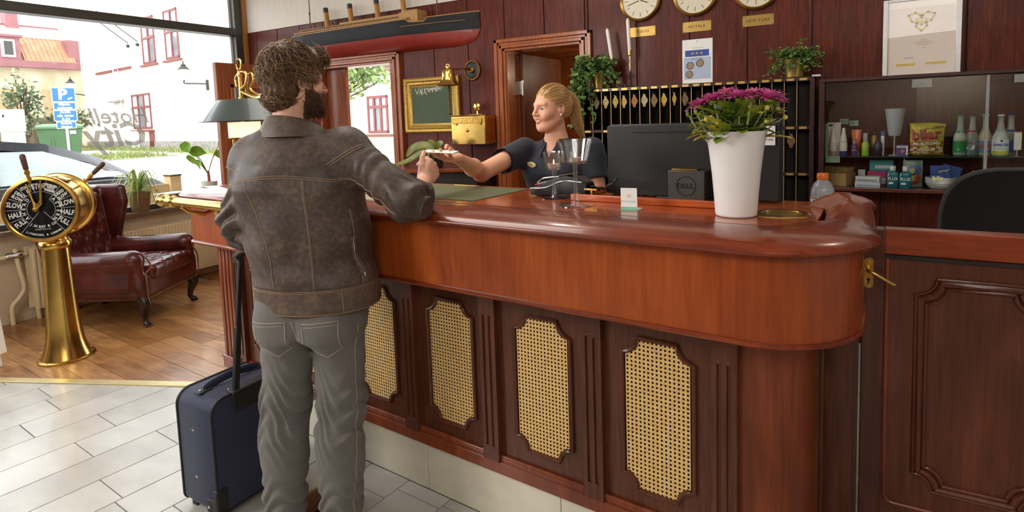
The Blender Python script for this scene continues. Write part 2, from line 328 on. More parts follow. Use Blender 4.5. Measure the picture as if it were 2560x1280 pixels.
# back wall with two doorways: a core, wallpaper above, loose wood panels below
D1 = (-4.72, -3.745, 2.055); D2 = (-2.515, -1.80, 2.06)
core = MB()
for x0, x1, z0, z1 in ((-5.9, D1[0], -.1, 3.), (D1[0], D1[1], D1[2], 3.), (D1[1], D2[0], -.1, 3.), (D2[0], D2[1], D2[2], 3.), (D2[1], 3.1, -.1, 3.)): core.box(x0, x1, 4.262, 4.4, z0, z1)
wall_back = struct('wall_back', core, M['black_wood'])
gx = [-5.80, -5.63, -5.297, -4.95, -4.62, -4.28, -3.94, -3.60, -3.245, -2.878, -2.514, -2.147, -1.774, -1.396, -1.015, -.636, -.251, .134, .529, .91, 1.29, 1.67, 2.05, 2.43, 2.8, 3.0]
for a, b in zip(gx, gx[1:]):
    for x0, x1, z0 in [(a, min(b, D1[0]), 0), (max(a, D1[0]), min(b, D1[1]), D1[2]), (max(a, D1[1]), min(b, D2[0]), 0), (max(a, D2[0]), min(b, D2[1]), D2[2]), (max(a, D2[1]), b, 0)]:
        if x1 - x0 > .01: build('panel', MB().box(x0 + .003, x1 - .003, 4.25, 4.262, z0, 2.51), M['wall_wood'], wall_back, smooth=None, bevel=.003, seg=1)
build('wallpaper', MB().box(-5.9, 3.0, 4.252, 4.262, 2.515, 3.0), M['wallpaper'], wall_back, smooth=None)
# window wall
wl = MB().box(-5.96, -5.80, -2.6, 4.4, -.1, .715).box(-5.96, -5.80, -2.6, -.6, .715, 3.0)
wall_left = struct('wall_left', wl, M['beige_wall'])
win = struct_root('window_1', (-5.86, 1.8, .74))
build('frame', MB().box(-5.9, -5.80, 4.12, 4.205, .745, 3.0).box(-5.9, -5.80, -.6, 4.12, .745, .79).box(-5.9, -5.80, -.6, -.52, .745, 3.0), M['alu'], win, bevel=.004)
build('crossbar', MB().box(-5.92, -5.775, -.6, 4.12, 2.47, 2.55).box(-5.93, -5.80, -.6, 4.12, 2.492, 2.528), M['alu'], win, bevel=.006)
build('glazing_bead', MB().box(-5.885, -5.865, 4.095, 4.12, .79, 2.47).box(-5.885, -5.865, 4.095, 4.12, 2.55, 2.95), M['white'], win)
build('pane', MB().box(-5.872, -5.866, -.52, 4.10, .79, 2.48), M['glass'], win, smooth=None); build('pane', MB().box(-5.872, -5.866, -.52, 4.10, 2.54, 2.98), M['glass'], win, smooth=None)
# mirrored lettering stuck on the outside of the pane, read from the street
let = pm('grey window film lettering', (196, 198, 196), .6, var=.03, alpha=.6)
Mw = lambda y, z: Matrix(((0, 0, 1, -5.8735), (-1, 0, 0, y), (0, 1, 0, z), (0, 0, 0, 1))) @ Matrix.Scale(-1, 4, (1, 0, 0)) @ Matrix.Scale(-1, 4, (1, 0, 0))
lt = text_mb('Hotell', .20, Mw(2.93, 1.63), .0004, shear=.25, bold=.002); text_mb('City', .31, Mw(2.90, 1.455), .0004, shear=.25, bold=.006, mb=lt)
build('lettering', lt, let, win, smooth=None)
struct('trim_2', MB().box(-5.83, -5.775, 4.205, 4.25, .7, 3.0), pm('honey wood jamb', (176, 122, 62), .4, var=.12, scale=30, stretch=(1, 1, .1)), bevel=.004)
struct('trim_3', MB().box(-5.93, -5.70, -.6, 4.24, .715, .745), pm('grey brown window sill', (120, 100, 78), .35, var=.2, scale=20, coat=.3), bevel=.004)
# doorway 1 to the street: moulded frame, entrance leaf folded back into the room, fixed brown side panel
def frame_mb(x0, x1, zt, y=4.25):
    """stepped architrave around an opening; x0,x1,zt its outer edges"""
    mb = MB(); W = .10
    for o_, w_, dpt in ((0, .030, .030), (.030, .022, .020), (.052, .026, .034), (.078, .022, .016)):
        for a in (0, 1):
            xa = x0 + o_ if a == 0 else x1 - o_ - w_
            mb.box(xa, xa + w_, y - dpt, y + .004, 0, zt - o_)
        mb.box(x0 + o_, x1 - o_, y - dpt, y + .004, zt - o_ - w_, zt - o_)
    return mb
d1 = struct_root('door_1', (-4.2, 4.25, 0))
build('architrave', frame_mb(-4.83, -3.628, 2.143), M['frame_wood'], d1, bevel=.004)
build('jamb', MB().box(-4.735, -4.70, 4.25, 4.42, 0, 2.06).box(-3.765, -3.73, 4.25, 4.42, 0, 2.06).box(-4.735, -3.73, 4.25, 4.42, 2.045, 2.075), M['frame_wood'], d1)
build('side_panel', MB().box(-4.70, -4.42, 4.33, 4.37, 0, 2.045), M['door_wood'], d1, bevel=.004)
build('outer_post', MB().box(-3.83, -3.80, 4.36, 4.41, 0, 2.045), M['white'], d1); build('outer_post', MB().box(-3.80, -3.765, 4.34, 4.41, 0, 2.045), M['alu'], d1)
leaf = MB()
for y0, y1, z0, z1 in ((3.095, 3.225, .02, 2.045), (4.075, 4.20, .02, 2.045), (3.225, 4.075, 1.86, 2.045), (3.225, 4.075, .02, .85)): leaf.box(-4.70, -4.655, y0, y1, z0, z1)
lf = build('leaf', leaf, M['door_wood'], d1, bevel=.004)
build('moulding', MB().box(-4.655, -4.643, 3.215, 4.085, 1.835, 1.865).box(-4.655, -4.643, 3.215, 3.245, .84, 1.865).box(-4.655, -4.643, 4.055, 4.085, .84, 1.865).box(-4.655, -4.643, 3.215, 4.085, .84, .87), M['frame_wood'], d1, bevel=.003)
build('pane', MB().box(-4.682, -4.676, 3.2, 4.1, .84, 1.88), M['glass'], d1, smooth=None)
build('handle', MB().tube([(-4.655, 3.155, 1.02), (-4.60, 3.155, 1.02), (-4.60, 3.27, 1.02)], .009).lathe([(.024, 0), (.024, .012)], (-4.656, 3.155, 1.02), (1, 0, 0), 14), M['brass'], d1)
# doorway 2 to the back office
d2 = struct_root('door_2', (-2.16, 4.25, 0))
build('architrave', frame_mb(-2.606, -1.745, 2.141), M['frame_wood'], d2, bevel=.004)
build('jamb', MB().box(-2.53, -2.495, 4.25, 4.42, 0, 2.065).box(-1.82, -1.785, 4.25, 4.42, 0, 2.065).box(-2.53, -1.785, 4.25, 4.42, 2.04, 2.075), M['frame_wood'], d2)
build('leaf', MB().box(-2.49, -2.45, 4.43, 5.18, .02, 2.03), wood('dark office door', (70, 36, 20), (92, 50, 28), (112, 64, 38), rough=.35), d2, bevel=.003)
build('hinge', MB().box(-2.497, -2.46, 4.395, 4.428, 1.69, 1.80).lathe([(.011, 0), (.011, .13)], (-2.455, 4.425, 1.68), (0, 0, 1), 10), M['chrome'], d2)
off = struct_root('wall_office', (-2.2, 5.5, 0))
om = wood('warm pine office lining', (150, 84, 40), (178, 106, 56), (196, 126, 72), rough=.5, fine=50, axis=1)
build('office_wall', MB().box(-3.4, -3.3, 4.4, 6.6, 0, 2.4), om, off); build('office_wall', MB().box(-.9, -.8, 4.4, 6.6, 0, 2.4), om, off); build('office_wall', MB().box(-3.4, -.8, 6.5, 6.6, 0, 2.4), om, off)
build('office_ceiling', MB().box(-3.4, -.8, 4.4, 6.6, 2.26, 2.36), om, off)
for y in (4.75, 5.3, 5.85, 6.3): build('beam', MB().box(-3.3, -.9, y, y + .09, 2.18, 2.26), om, off, bevel=.004)
tag(build('stair_handrail', MB().obox((-2.02, 5.0, 1.93), (.016, 0, 0), (0, .02, 0), Vector((.05, 0, -.22))).box(-2.1, -2.04, 4.96, 5.04, 2.12, 2.26), M['door_wood'], bevel=.004), 'slanting wooden handrail inside the back office doorway', 'handrail')
lampm = pm('glowing lamp lens', (255, 226, 170), .4, var=.0, emit=14)
for i, (x, y) in enumerate(((-2.33, 4.55), (-1.98, 5.6))):
    t = thing('downlight', ('ceiling spotlight nearest the office doorway', 'smaller looking ceiling spotlight deeper inside the back office')[i], 'lamp', (x, y, 2.26), 0, 'office ceiling spotlights')
    build('ring', MB().lathe([(.02, 0), (.05, 0), (.055, -.008), (.045, -.012), (.036, -.012)], (x, y, 2.26), n=20, cap=False), M['brass'], t); build('lens', MB().lathe([(.036, -.009), (.02, -.012), (.001, -.013)], (x, y, 2.26), n=16), lampm, t)
pl = bpy.data.lights.new('office_lamp', 'POINT'); pl.energy = 14; pl.color = (1, .82, .58); pl.shadow_soft_size = .1; po = bpy.data.objects.new('office_lamp', pl); COL.objects.link(po); po.location = (-1.7, 5.4, 1.95)
# ------------------------------------------------------------------ the reception counter (built in its own frame: u along the front, v to the back)
ctr = thing('reception_counter', 'long mahogany reception counter with cane panels and a brass rail on a marble plinth', 'counter', (NX * C0, NY * C0, 0), -AD)
def path(vf, uR, rR, uL, rL, vb, skew=-.03, n=12):
    """front outline: left side, left corner, front, right corner, right side; each (u, v, outward u, outward v)"""
    p = [(uL, vb, -1, 0), (uL, vf + rL + .1, -1, 0)]
    p += [(uL + rL - rL * math.cos(a), vf + rL - rL * math.sin(a), -math.cos(a), -math.sin(a)) for a in [math.pi / 2 * i / 6 for i in range(7)]]
    for i in range(1, 8): p.append((uL + rL + (uR - rR - uL - rL) * i / 8, vf, 0, -1))
    p += [(uR - rR + rR * math.sin(a), vf + rR - rR * math.cos(a), math.sin(a), -math.cos(a)) for a in [math.pi / 2 * i / n for i in range(n + 1)]]
    for i in range(1, 9): t = i / 8; p.append((uR + skew * t * t, vf + rR + (vb - vf - rR) * t, 1, 0))
    return p
def sweep(P, prof, zfun=None, cap_ends=True):
    """profile points (outward, z) swept along the outline"""
    mb = MB(); rings = []
    for i, (u, v, a, b) in enumerate(P):
        dz = zfun(i, u, v) if zfun else 0; rings.append([(u + a * o_, v + b * o_, z + dz * g) for o_, z, g in [(q + (1,))[:3] for q in prof]])
    return mb.loft(rings, cap_ends)
PF = path(-.14, -.137, .24, -3.15, .05, .5)
build('fascia', MB().prism([q[:2] for q in PF], .915, 1.15), M['counter_front'], ctr, local=True, smooth=35)
build('fascia_bead', sweep(PF, [(-.01, .907), (.006, .907), (.010, .911), (.010, .917), (.006, .921), (-.01, .921)]), M['nose'], ctr, local=True)
PT = path(-.13, -.147, .23, -3.14, .045, .5)
def sw(P, o_): return [(u + a * o_, v + b * o_) for u, v, a, b in P]
build('worktop', MB().prism(sw(PT, -.10), 1.15, 1.1885), M['counter_top'], ctr, local=True, smooth=35)
bw = MB(); pr = [(-.150, 1.150), (-.150, 1.1895), (-.146, 1.1915), (-.140, 1.1895), (-.125, 1.193), (-.09, 1.1945), (-.05, 1.192), (-.01, 1.186), (.022, 1.178), (.042, 1.169), (.050, 1.160), (.048, 1.152), (.040, 1.147), (.028, 1.146), (.022, 1.150), (.0, 1.146), (-.02, 1.145)]
def lift(i, u, v): t = max(0, min(1, (v - .14) / .30)) if u > -1 else 0; return .042 * t * t * (3 - 2 * t)
PN = [(u, v, a * (.62 if (u > -.17 and v > .11) else 1), b) for u, v, a, b in path(-.14, -.137, .24, -3.15, .05, .44, -.045)]
pr = [(o_, z, max(0., min(1., (o_ + .13) / .075))) for o_, z in pr]
build('nose_moulding', sweep(PN, pr, lift), M['nose'], ctr, local=True, smooth=50, bevel=.001, seg=1)
build('horn_block', MB().prism([(-.252, .40), (-.195, .385), (-.188, .44), (-.196, .48), (-.245, .48)], 1.165, 1.229).prism([(-.195, .40), (-.155, .41), (-.155, .455), (-.195, .46)], 1.155, 1.219), M['nose'], ctr, local=True, bevel=.008, seg=3)
# base: carcass with rounded right corner, marble plinth, wooden base rail
PB = path(.012, -.25, .16, -3.075, .02, .5, 0)
build('carcass', MB().prism([q[:2] for q in PB], .20, .915), M['post_wood'], ctr, local=True, smooth=35)
build('corner_strip', MB().box(-.262, -.246, .20, .225, .205, .915).box(-.262, -.238, .24, .262, .205, .915).box(-.262, -.245, .275, .30, .205, .915), M['dark_panel'], ctr, local=True, bevel=.003)
build('side_board', MB().box(-.262, -.17, .32, .345, .0, .915), M['dark_panel'], ctr, local=True)
marble = pm('veined cream marble', (196, 188, 166), .32, scale=2.4, stretch=(1, 1, 1.6), col2=(232, 226, 208), det=9, coat=.15)
us = [-3.07, -2.89, -2.263, -1.636, -1.009, -.382, -.25]
for a, b in zip(us, us[1:]): build('plinth_slab', MB().box(a + .0015, b - .0015, 0.0, .03, .0, .2035), marble, ctr, local=True, smooth=None, bevel=.0015, seg=1)
build('base_rail', MB().box(-3.06, -.40, -.014, .02, .2035, .262).box(-3.06, -.40, -.022, .02, .2045, .25).tube([(-3.06, -.006, .265), (-.40, -.006, .265)], .008, 8), M['post_wood'], ctr, local=True, bevel=.003)
cane_m = pm('woven cane', (224, 176, 102), .5, var=.18, scale=90, bump=.5, bscale=420, col2=(240, 204, 138))
HW, ZB, ZT, NR = .109, .328, .811, .05
def cane_outline(g=0.0, n=6):
    hw, zb, zt = HW + g, ZB - g, ZT + g; r_ = NR; out = []
    for cx_, cz, a0 in ((hw, zt, 180), (hw, zb, 90), (-hw, zb, 0), (-hw, zt, -90)):
        sx_, sz_ = (1 if cx_ > 0 else -1), (1 if cz > 0.5 else -1)
        pts = [(cx_ - sx_ * r_ * math.cos(t), cz - sz_ * r_ * math.sin(t)) for t in [math.pi / 2 * i / n for i in range(n + 1)]]
        if sx_ * sz_ < 0: pts = pts[::-1]
        out += pts
    return out
pit = .01355
def in_cane(x, z):
    if abs(x) > HW - .001 or z < ZB or z > ZT: return False
    return min((abs(x) - HW) ** 2 + (z - q) ** 2 for q in (ZB, ZT)) > (NR - .003) ** 2
def cane_mb(u0):
    mb = MB(); idx = {}
    def V(x, z):
        k_ = (round(x, 5), round(z, 5))
        if k_ not in idx: idx[k_] = len(mb.v); mb.v.append((u0 + x, .0085 + .0006 * math.sin(x * 2 * math.pi / pit) * math.sin(z * 2 * math.pi / pit), z))
        return idx[k_]
    for i in range(-8, 9):
        for j in range(0, 37):
            cx_, cz = i * pit, ZB + .004 + j * pit
            if not in_cane(cx_, cz): continue
            h_ = pit / 2; o_ = [(-h_, -h_), (0, -h_), (h_, -h_), (h_, 0), (h_, h_), (0, h_), (-h_, h_), (-h_, 0)]; r1, r2 = .0036, .0027
            n_ = [(-r2, -r2), (0, -r1), (r2, -r2), (r1, 0), (r2, r2), (0, r1), (-r2, r2), (-r1, 0)]
            O = [V(cx_ + a, cz + b) for a, b in o_]; I = [V(cx_ + a, cz + b) for a, b in n_]
            for q in range(8): mb.f.append((O[q], O[(q + 1) % 8], I[(q + 1) % 8], I[q])); mb.m.append(0)
    return mb
pc = [-.6545, -1.0665, -1.481, -1.894, -2.307, -2.720]; pb = [-.487, -.902, -1.321, -1.726, -2.137, -2.55, -2.965]
for i, u0 in enumerate(pc):
    b0, b1 = pb[i + 1] + .071, pb[i]
    p_ = build('cane_panel', MB().box(b0 - .004, b1 + .004, .0, .02, .262, .918).add([(u0 + x, -.0012, z) for x, z in cane_outline(.0)], [tuple(range(28))], 1), [M['dark_panel'], M['black_wood']], ctr, local=True, smooth=None)
    c_ = cane_mb(u0); c_.v = [(a, b - .0135, c) for a, b, c in c_.v]
    build('cane_webbing', c_, cane_m, p_, local=True, smooth=None, recalc=False)
    build('moulding', MB().tube([(u0 + x, -.005, z) for x, z in cane_outline(.004)], .0075, 8, loop=True), M['dark_panel'], p_, local=True)
for a in pb:
    w_, t_ = .071, -.026; g = MB(); sec = [(a, .0), (a, t_)]
    for f_ in (.022, .049): sec += [(a + f_ - .0065, t_), (a + f_ - .004, t_ + .007), (a + f_ + .004, t_ + .007), (a + f_ + .0065, t_)]
    sec += [(a + w_, t_), (a + w_, 0)]; g.prism(sec, .305, .795)
    g.box(a, a + w_, t_, .0, .25, .3045).box(a, a + w_, t_, .0, .7955, .912)
    for f_ in (.022, .049): g.sphere((a + f_, t_, .300), (.006, .002, .006), 8, 5).sphere((a + f_, t_, .800), (.006, .002, .006), 8, 5)
    build('pilaster', g, M['dark_panel'], ctr, local=True, bevel=.002, seg=1)
ep = MB(); sec = [(-3.09, .03), (-3.09, -.03)]
for f_ in (.03, .065, .10): sec += [(-3.09 + f_ - .007, -.03), (-3.09 + f_ - .004, -.021), (-3.09 + f_ + .004, -.021), (-3.09 + f_ + .007, -.03)]
sec += [(-2.962, -.03), (-2.962, .03)]; ep.prism(sec, .26, .915)
build('end_post', ep, M['post_wood'], ctr, local=True, bevel=.002, seg=1)
build('end_plinth', MB().box(-3.10, -2.955, -.04, .03, .205, .262).box(-3.105, -2.95, -.045, .03, .262, .277), M['post_wood'], ctr, local=True, bevel=.007, seg=3)
build('cavetto', sweep(PF, [(-.005, 1.095), (.010, 1.10), (.014, 1.115), (.012, 1.135), (.022, 1.148), (-.005, 1.148)]), M['nose'], ctr, local=True) if False else None
br = MB().tube([(-3.03, -.30, 1.156), (-1.75, -.30, 1.156)], .021, 16)
br.lathe([(.001, -.030), (.018, -.027), (.030, -.015), (.033, 0), (.030, .014), (.022, .022), (.022, .028), (.030, .033), (.030, .04), (.022, .045), (.022, .10), (.028, .104), (.030, .112), (.028, .12), (.0215, .124)], (-3.045, -.30, 1.156), (1, 0, 0), 20)
build('brass_rail', br, M['brass'], ctr, local=True, smooth=50)
for u_ in (-2.86, -1.82): bk = MB().tube([(u_, -.14, 1.10), (u_, -.20, 1.085), (u_, -.27, 1.11), (u_, -.30, 1.135)], .011, 10).lathe([(.03, 0), (.03, .006), (.014, .014)], (u_, -.14, 1.10), (0, -1, 0), 16); build('rail_bracket', bk, M['brass'], ctr, local=True)
build('boss', MB().lathe([(.026, 0), (.026, .004), (.019, .010), (.010, .012), (.001, .013)], (-3.075, -.14, 1.12), (0, -1, 0), 18), M['brass'], ctr, local=True)
# swing gate at the right end
gt = thing('counter_gate', 'low mahogany swing gate with brass lever handle right of the counter', 'gate', (.29, 2.0, 0))
G = lambda *a, **k: build(*a, gt, **k)
gw = wood('reddish brown gate wood', (74, 36, 24), (98, 50, 32), (120, 66, 42), rough=.34, fine=60, figure=.45, coat=.3)
G('leaf', MB().box(.022, .56, 2.0, 2.04, .02, 1.06), gw, bevel=.003)
G('top_rail', MB().box(.075, .56, 1.992, 2.045, 1.068, 1.142), M['counter_front'] if False else wood('red orange gate rail', (112, 44, 22), (142, 60, 30), (164, 78, 40), axis=0, rough=.3, fine=60, figure=.3), bevel=.004)
G('rail_bead', MB().box(.075, .56, 1.988, 2.04, 1.058, 1.068), M['black_wood'])
G('stile', MB().box(.022, .077, 1.990, 2.04, .02, 1.142), wood('dark gate stile', (58, 26, 18), (76, 36, 24), (94, 48, 32), rough=.3, coat=.4), bevel=.003)
G('bead', MB().tube([(.083, 1.998, 1.058), (.087, 1.998, .335), (.095, 1.998, .318), (.11, 1.998, .312), (.50, 1.998, .312)], .006, 8), M['post_wood'])
def notched(x0, x1, z0, z1, r_, n=8):
    out = []
    for cx_, cz, sx_, sz_ in ((x0, z1, 1, -1), (x1, z1, -1, -1), (x1, z0, -1, 1), (x0, z0, 1, 1)):
        pts = [(cx_ + sx_ * r_ * math.cos(t), cz + sz_ * r_ * math.sin(t)) for t in [math.pi / 2 * i / n for i in range(n + 1)]]
        if sx_ * sz_ < 0: pts = pts[::-1]
        out += pts
    return out
mo = MB()
for off_, rad in ((0, .010), (.014, .006), (-.011, .005)): mo.tube([(x, 1.997, z) for x, z in notched(.167 + off_, .435 - off_, .387 + off_, .995 - off_, .047)], rad, 8, loop=True)
G('moulding', mo, gw)
G('handle_plate', MB().prism([(.0375 + .0125 * math.cos(t) * 1.0, (1.045 if math.sin(t) > 0 else .977) + .0125 * math.sin(t)) for t in [2 * math.pi * i / 20 for i in range(20)]], 1.984, 1.990, 'y'), M['brass_dark'], bevel=.001, seg=1)
G('keyhole', MB().lathe([(.001, 0), (.004, 0), (.004, .002), (.001, .002)], (.0375, 1.984, .992), (0, -1, 0), 10).box(.0358, .0392, 1.982, 1.985, .978, .992), M['black'])
G('screw', MB().sphere((.0375, 1.983, 1.046), (.003, .002, .003), 8, 5).sphere((.0375, 1.983, .974), (.003, .002, .003), 8, 5), M['chrome'])
G('lever', MB().tube(curve_pts([(.036, 1.985, 1.026), (.036, 1.95, 1.026), (.045, 1.94, 1.024), (.07, 1.94, 1.010), (.096, 1.944, .994), (.102, 1.95, .992)], 5), .0055, 10).lathe([(.009, 0), (.009, .008)], (.036, 1.986, 1.026), (0, -1, 0), 12), M['brass'])
build('strike_plate', MB().box(-.02, -.016, .325, .342, .98, 1.07), M['brass_dark'], ctr, local=True) if False else None
sp = build('gate_post', MB().box(-.05, .016, 1.99, 2.03, .0, 1.145), wood('very dark post', (52, 28, 20), (70, 38, 27), (84, 48, 34), rough=.35, coat=.3), ctr, bevel=.003)
build('strike_plate', MB().box(-.002, .014, 1.984, 1.99, .962, 1.062), M['brass_dark'], ctr, bevel=.001, seg=1)
# objects let into and lying on the counter top
mat = build('desk_mat', MB().box(-2.35, -1.405, .075, .455, 1.1886, 1.1912), M['grey_lino'], None, smooth=None); mat.location = ctr.location; mat.rotation_euler = ctr.rotation_euler
tag(mat, 'green leather desk mat let into the counter top before the receptionist', 'desk mat')
# ------------------------------------------------------------------ things on and along the back wall
YW = 4.25
def yplate(x0, x1, z0, z1, y, t=.0006): return MB().box(x0, x1, y - t, y, z0, z1)
def disc_y(c, r, y, n=24, t=.0006, sz=1.0): return MB().prism([(c[0] + r * math.cos(a), c[1] + sz * r * math.sin(a)) for a in [2 * math.pi * i / n for i in range(n)]], y - t, y, 'y')
ink = pm('dark printing ink', (34, 32, 32), .6, var=.02); goldink = pm('mustard printing ink', (206, 172, 50), .5, var=.04); blueink = pm('blue printing ink', (36, 74, 170), .5, var=.03)
redink = pm('red printing ink', (186, 30, 40), .5, var=.03); whiteink = pm('white printing ink', (238, 238, 236), .5, var=.02); greenink = pm('green printing ink', (40, 132, 72), .5, var=.04)
def ribbon(pts, w, y, z_as=True, t=.0006):
    mb = MB()
    for a, b in zip(pts, pts[1:]):
        d_ = Vector((b[0] - a[0], 0, b[1] - a[1])); L_ = d_.length
        if L_ < 1e-6: continue
        d_.normalize(); mb.obox(((a[0] + b[0]) / 2, y - t / 2, (a[1] + b[1]) / 2), d_ * (L_ / 2 + w * .3), (0, t / 2, 0), Vector((-d_.z, 0, d_.x)) * w / 2)
    return mb
# ship half model
ship = thing('ship_model', 'wooden half model of a black and red four funnel liner above the street doorway', 'ship model', (-4.0, 4.25, 2.12))
top = [(-5.26, 2.362), (-5.08, 2.377), (-5.02, 2.343), (-4.943, 2.336), (-4.905, 2.372), (-3.421, 2.382), (-3.391, 2.355), (-3.245, 2.349), (-3.212, 2.380), (-2.744, 2.392)]
bot = [(-5.26, 2.335), (-5.15, 2.24), (-5.02, 2.165), (-4.8, 2.135), (-4.5, 2.128), (-3.04, 2.122), (-2.90, 2.132), (-2.81, 2.155), (-2.765, 2.195), (-2.744, 2.25)]
xs = sorted(set([q[0] for q in top + bot] + [-5.26 + 2.516 * i / 60 for i in range(61)]))
hb = MB(); n_ = 13; rings = []
for x in xs:
    zt = float(np.interp(x, [q[0] for q in top], [q[1] for q in top])); zb = float(np.interp(x, [q[0] for q in bot], [q[1] for q in bot]))
    dm = .165 * min(1, ((x + 5.27) / .55) ** .6) * min(1, ((-2.738 - x) / .75) ** .75); r_ = []
    zs = [zb + (min(2.25, zt - .003) - zb) * k / 6 if zb < 2.25 else zb for k in range(7)] + [max(2.25, zb) + (zt - max(2.25, zb)) * k / 6 for k in range(1, 7)]
    for z in zs: q = max(0., min(1., (z - zb) / .22)); r_.append((x, 4.248 - dm * (1 - (1 - q) ** 2.2) ** .5 - .004, z))
    rings.append(r_)
for i in range(len(rings) - 1):
    b = len(hb.v); hb.v += [tuple(map(float, q)) for q in rings[i] + rings[i + 1]]
    for k_ in range(n_ - 1): hb.f.append((b + k_, b + n_ + k_, b + n_ + k_ + 1, b + k_ + 1)); hb.m.append(0 if k_ >= 6 else 1)
    q = rings[i][-1]; q2 = rings[i + 1][-1]; hb.add([q, q2, (q2[0], 4.25, q2[2]), (q[0], 4.25, q[2])], [(0, 1, 2, 3)], 2)
tan = pm('tan painted wood', (178, 138, 84), .6, var=.2, scale=80, bump=.2); hullb = pm('black painted hull', (30, 30, 34), .55, var=.25, scale=18, stretch=(.4, 1, 6), spec=.25); hullr = pm('red painted hull', (138, 40, 30), .45, var=.15, scale=12, coat=.1)
build('hull', hb, [hullb, hullr, tan], ship, smooth=60)
build('gunwale', MB().tube([(x, r_[-1][1] + .004, r_[-1][2] + .003) for x, r_ in zip(xs, rings)], .006, 6), tan, ship)
build('rubbing_strake', MB().tube([(x, 4.083 + (0 if x < -3.5 else (x + 3.5) ** 2 * .22), 2.325) for x in [-4.7 + 1.85 * i / 20 for i in range(21)]], .0022, 5), tan, ship)
sup = MB().box(-4.86, -3.33, 4.10, 4.25, 2.372, 2.405).box(-4.80, -3.36, 4.115, 4.25, 2.405, 2.428).box(-4.25, -3.34, 4.12, 4.25, 2.428, 2.446).box(-3.50, -3.295, 4.105, 4.25, 2.36, 2.452).box(-3.49, -3.31, 4.12, 4.25, 2.452, 2.466)
build('superstructure', sup, tan, ship, bevel=.002, seg=1)
wb = MB()
for i in range(58): wb.box(-4.84 + i * .0255, -4.84 + i * .0255 + .013, 4.094, 4.101, 2.378, 2.394)
for i in range(54): wb.box(-4.78 + i * .0255, -4.78 + i * .0255 + .012, 4.110, 4.116, 2.409, 2.422)
build('deck_windows', wb, pm('brown painted openings', (96, 66, 38), .7, var=.1), ship, smooth=None, kind='stuff')
yel = pm('ochre funnel paint', (176, 120, 34), .45, var=.1, scale=20); blk = pm('black funnel top', (48, 45, 42), .5, var=.1)
for x in (-4.455, -4.135, -3.80, -3.49):
    f_ = build('funnel', MB().lathe([(.030, 0), (.030, .14)], (x, 4.17, 2.43), (-.10, 0, 1), 18, sx=.8).lathe([(.0304, .14), (.0304, .185), (.026, .185), (.026, .17)], (x, 4.17, 2.43), (-.10, 0, 1), 18, 1, sx=.8), [yel, blk], ship)
for x, h_ in ((-4.70, .52), (-3.13, .48)): build('mast', MB().tube([(x, 4.17, 2.37), (x + .004, 4.17, 2.37 + h_ * .5), (x + .006, 4.17, 2.37 + h_)], [.006, .0045, .003], 8).lathe([(.009, 0), (.009, .02)], (x + .002, 4.17, 2.58), n=8), pm('mast brown', (110, 52, 34), .5), ship)
vm = MB()
for x in (-4.78, -4.66, -4.60, -4.36, -4.03, -3.98, -3.70, -3.60): vm.tube([(x, 4.14, 2.43), (x, 4.14, 2.452), (x, 4.128, 2.456)], .006, 6)
build('deck_vents', vm, pm('rust red vents', (128, 62, 44), .5), ship, kind='stuff')
# chalkboard in a gilt frame
cb = thing('chalkboard', 'green chalkboard in a gilt moulded frame with a chalked welcome', 'chalkboard', (-3.28, 4.25, 1.64))
fr = MB(); X0, X1, Z0, Z1 = -3.592, -2.975, 1.388, 1.882
prof = [(0, 0), (0, -.028), (.012, -.034), (.030, -.030), (.040, -.020), (.058, -.024), (.070, -.016), (.083, -.012), (.083, 0)]
rings = [[(x0 + sx_ * o_, YW + d_, z0 + sz_ * o_) for o_, d_ in prof] for x0, z0, sx_, sz_ in ((X0, Z0, 1, 1), (X1, Z0, -1, 1), (X1, Z1, -1, -1), (X0, Z1, 1, -1))]
build('frame', fr.loft(rings, False, True, 0, True), M['gold_frame'], cb, smooth=30)
build('slate', MB().box(X0 + .08, X1 - .08, 4.240, 4.249, Z0 + .08, Z1 - .08), pm('green slate', (74, 92, 68), .75, var=.08, scale=9), cb, smooth=None)
chalk = pm('chalk', (226, 218, 206), .95, var=.1, scale=200)
strokes = {'V': [[(0, 1), (.45, 0), (.9, 1)]], 'Ä': [[(0, -.15), (.35, .85), (.7, -.25)], [(.15, .25), (.6, .25)], [(.15, 1.08), (.2, 1.1)], [(.5, 1.12), (.55, 1.14)]], 'L': [[(.1, .9), (0, 0), (.5, .05)]], 'K': [[(.05, .9), (.1, 0)], [(.6, .8), (.08, .45), (.55, -.3)]], 'O': [[(.3, .8), (.05, .5), (.3, .15), (.55, .45), (.3, .8)]], 'M': [[(0, 0), (.15, .75), (.4, .3), (.65, .8), (.75, 0)]], 'E': [[(.5, .75), (.05, .75), (.1, .1), (.55, .1)], [(.05, .42), (.45, .42)]], 'N': [[(0, .05), (.05, .7), (.5, .1), (.55, .85)]], '!': [[(.1, 1.2), (.2, .35)], [(.2, .06), (.22, .09)]]}
wt = MB(); x = -3.468; z = 1.735
for ch, wd in zip('VÄLKOMMEN !', (.9, .62, .52, .58, .55, .72, .72, .5, .6, .1, .3)):
    for st in strokes.get(ch, []):
        m_ = ribbon([(x + a * .045, z + b * .052) for a, b in st], .0055, 4.2395); wt.add(m_.v, m_.f)
    x += wd * .051; z += .0028
build('chalk_lettering', wt, chalk, cb, smooth=None)
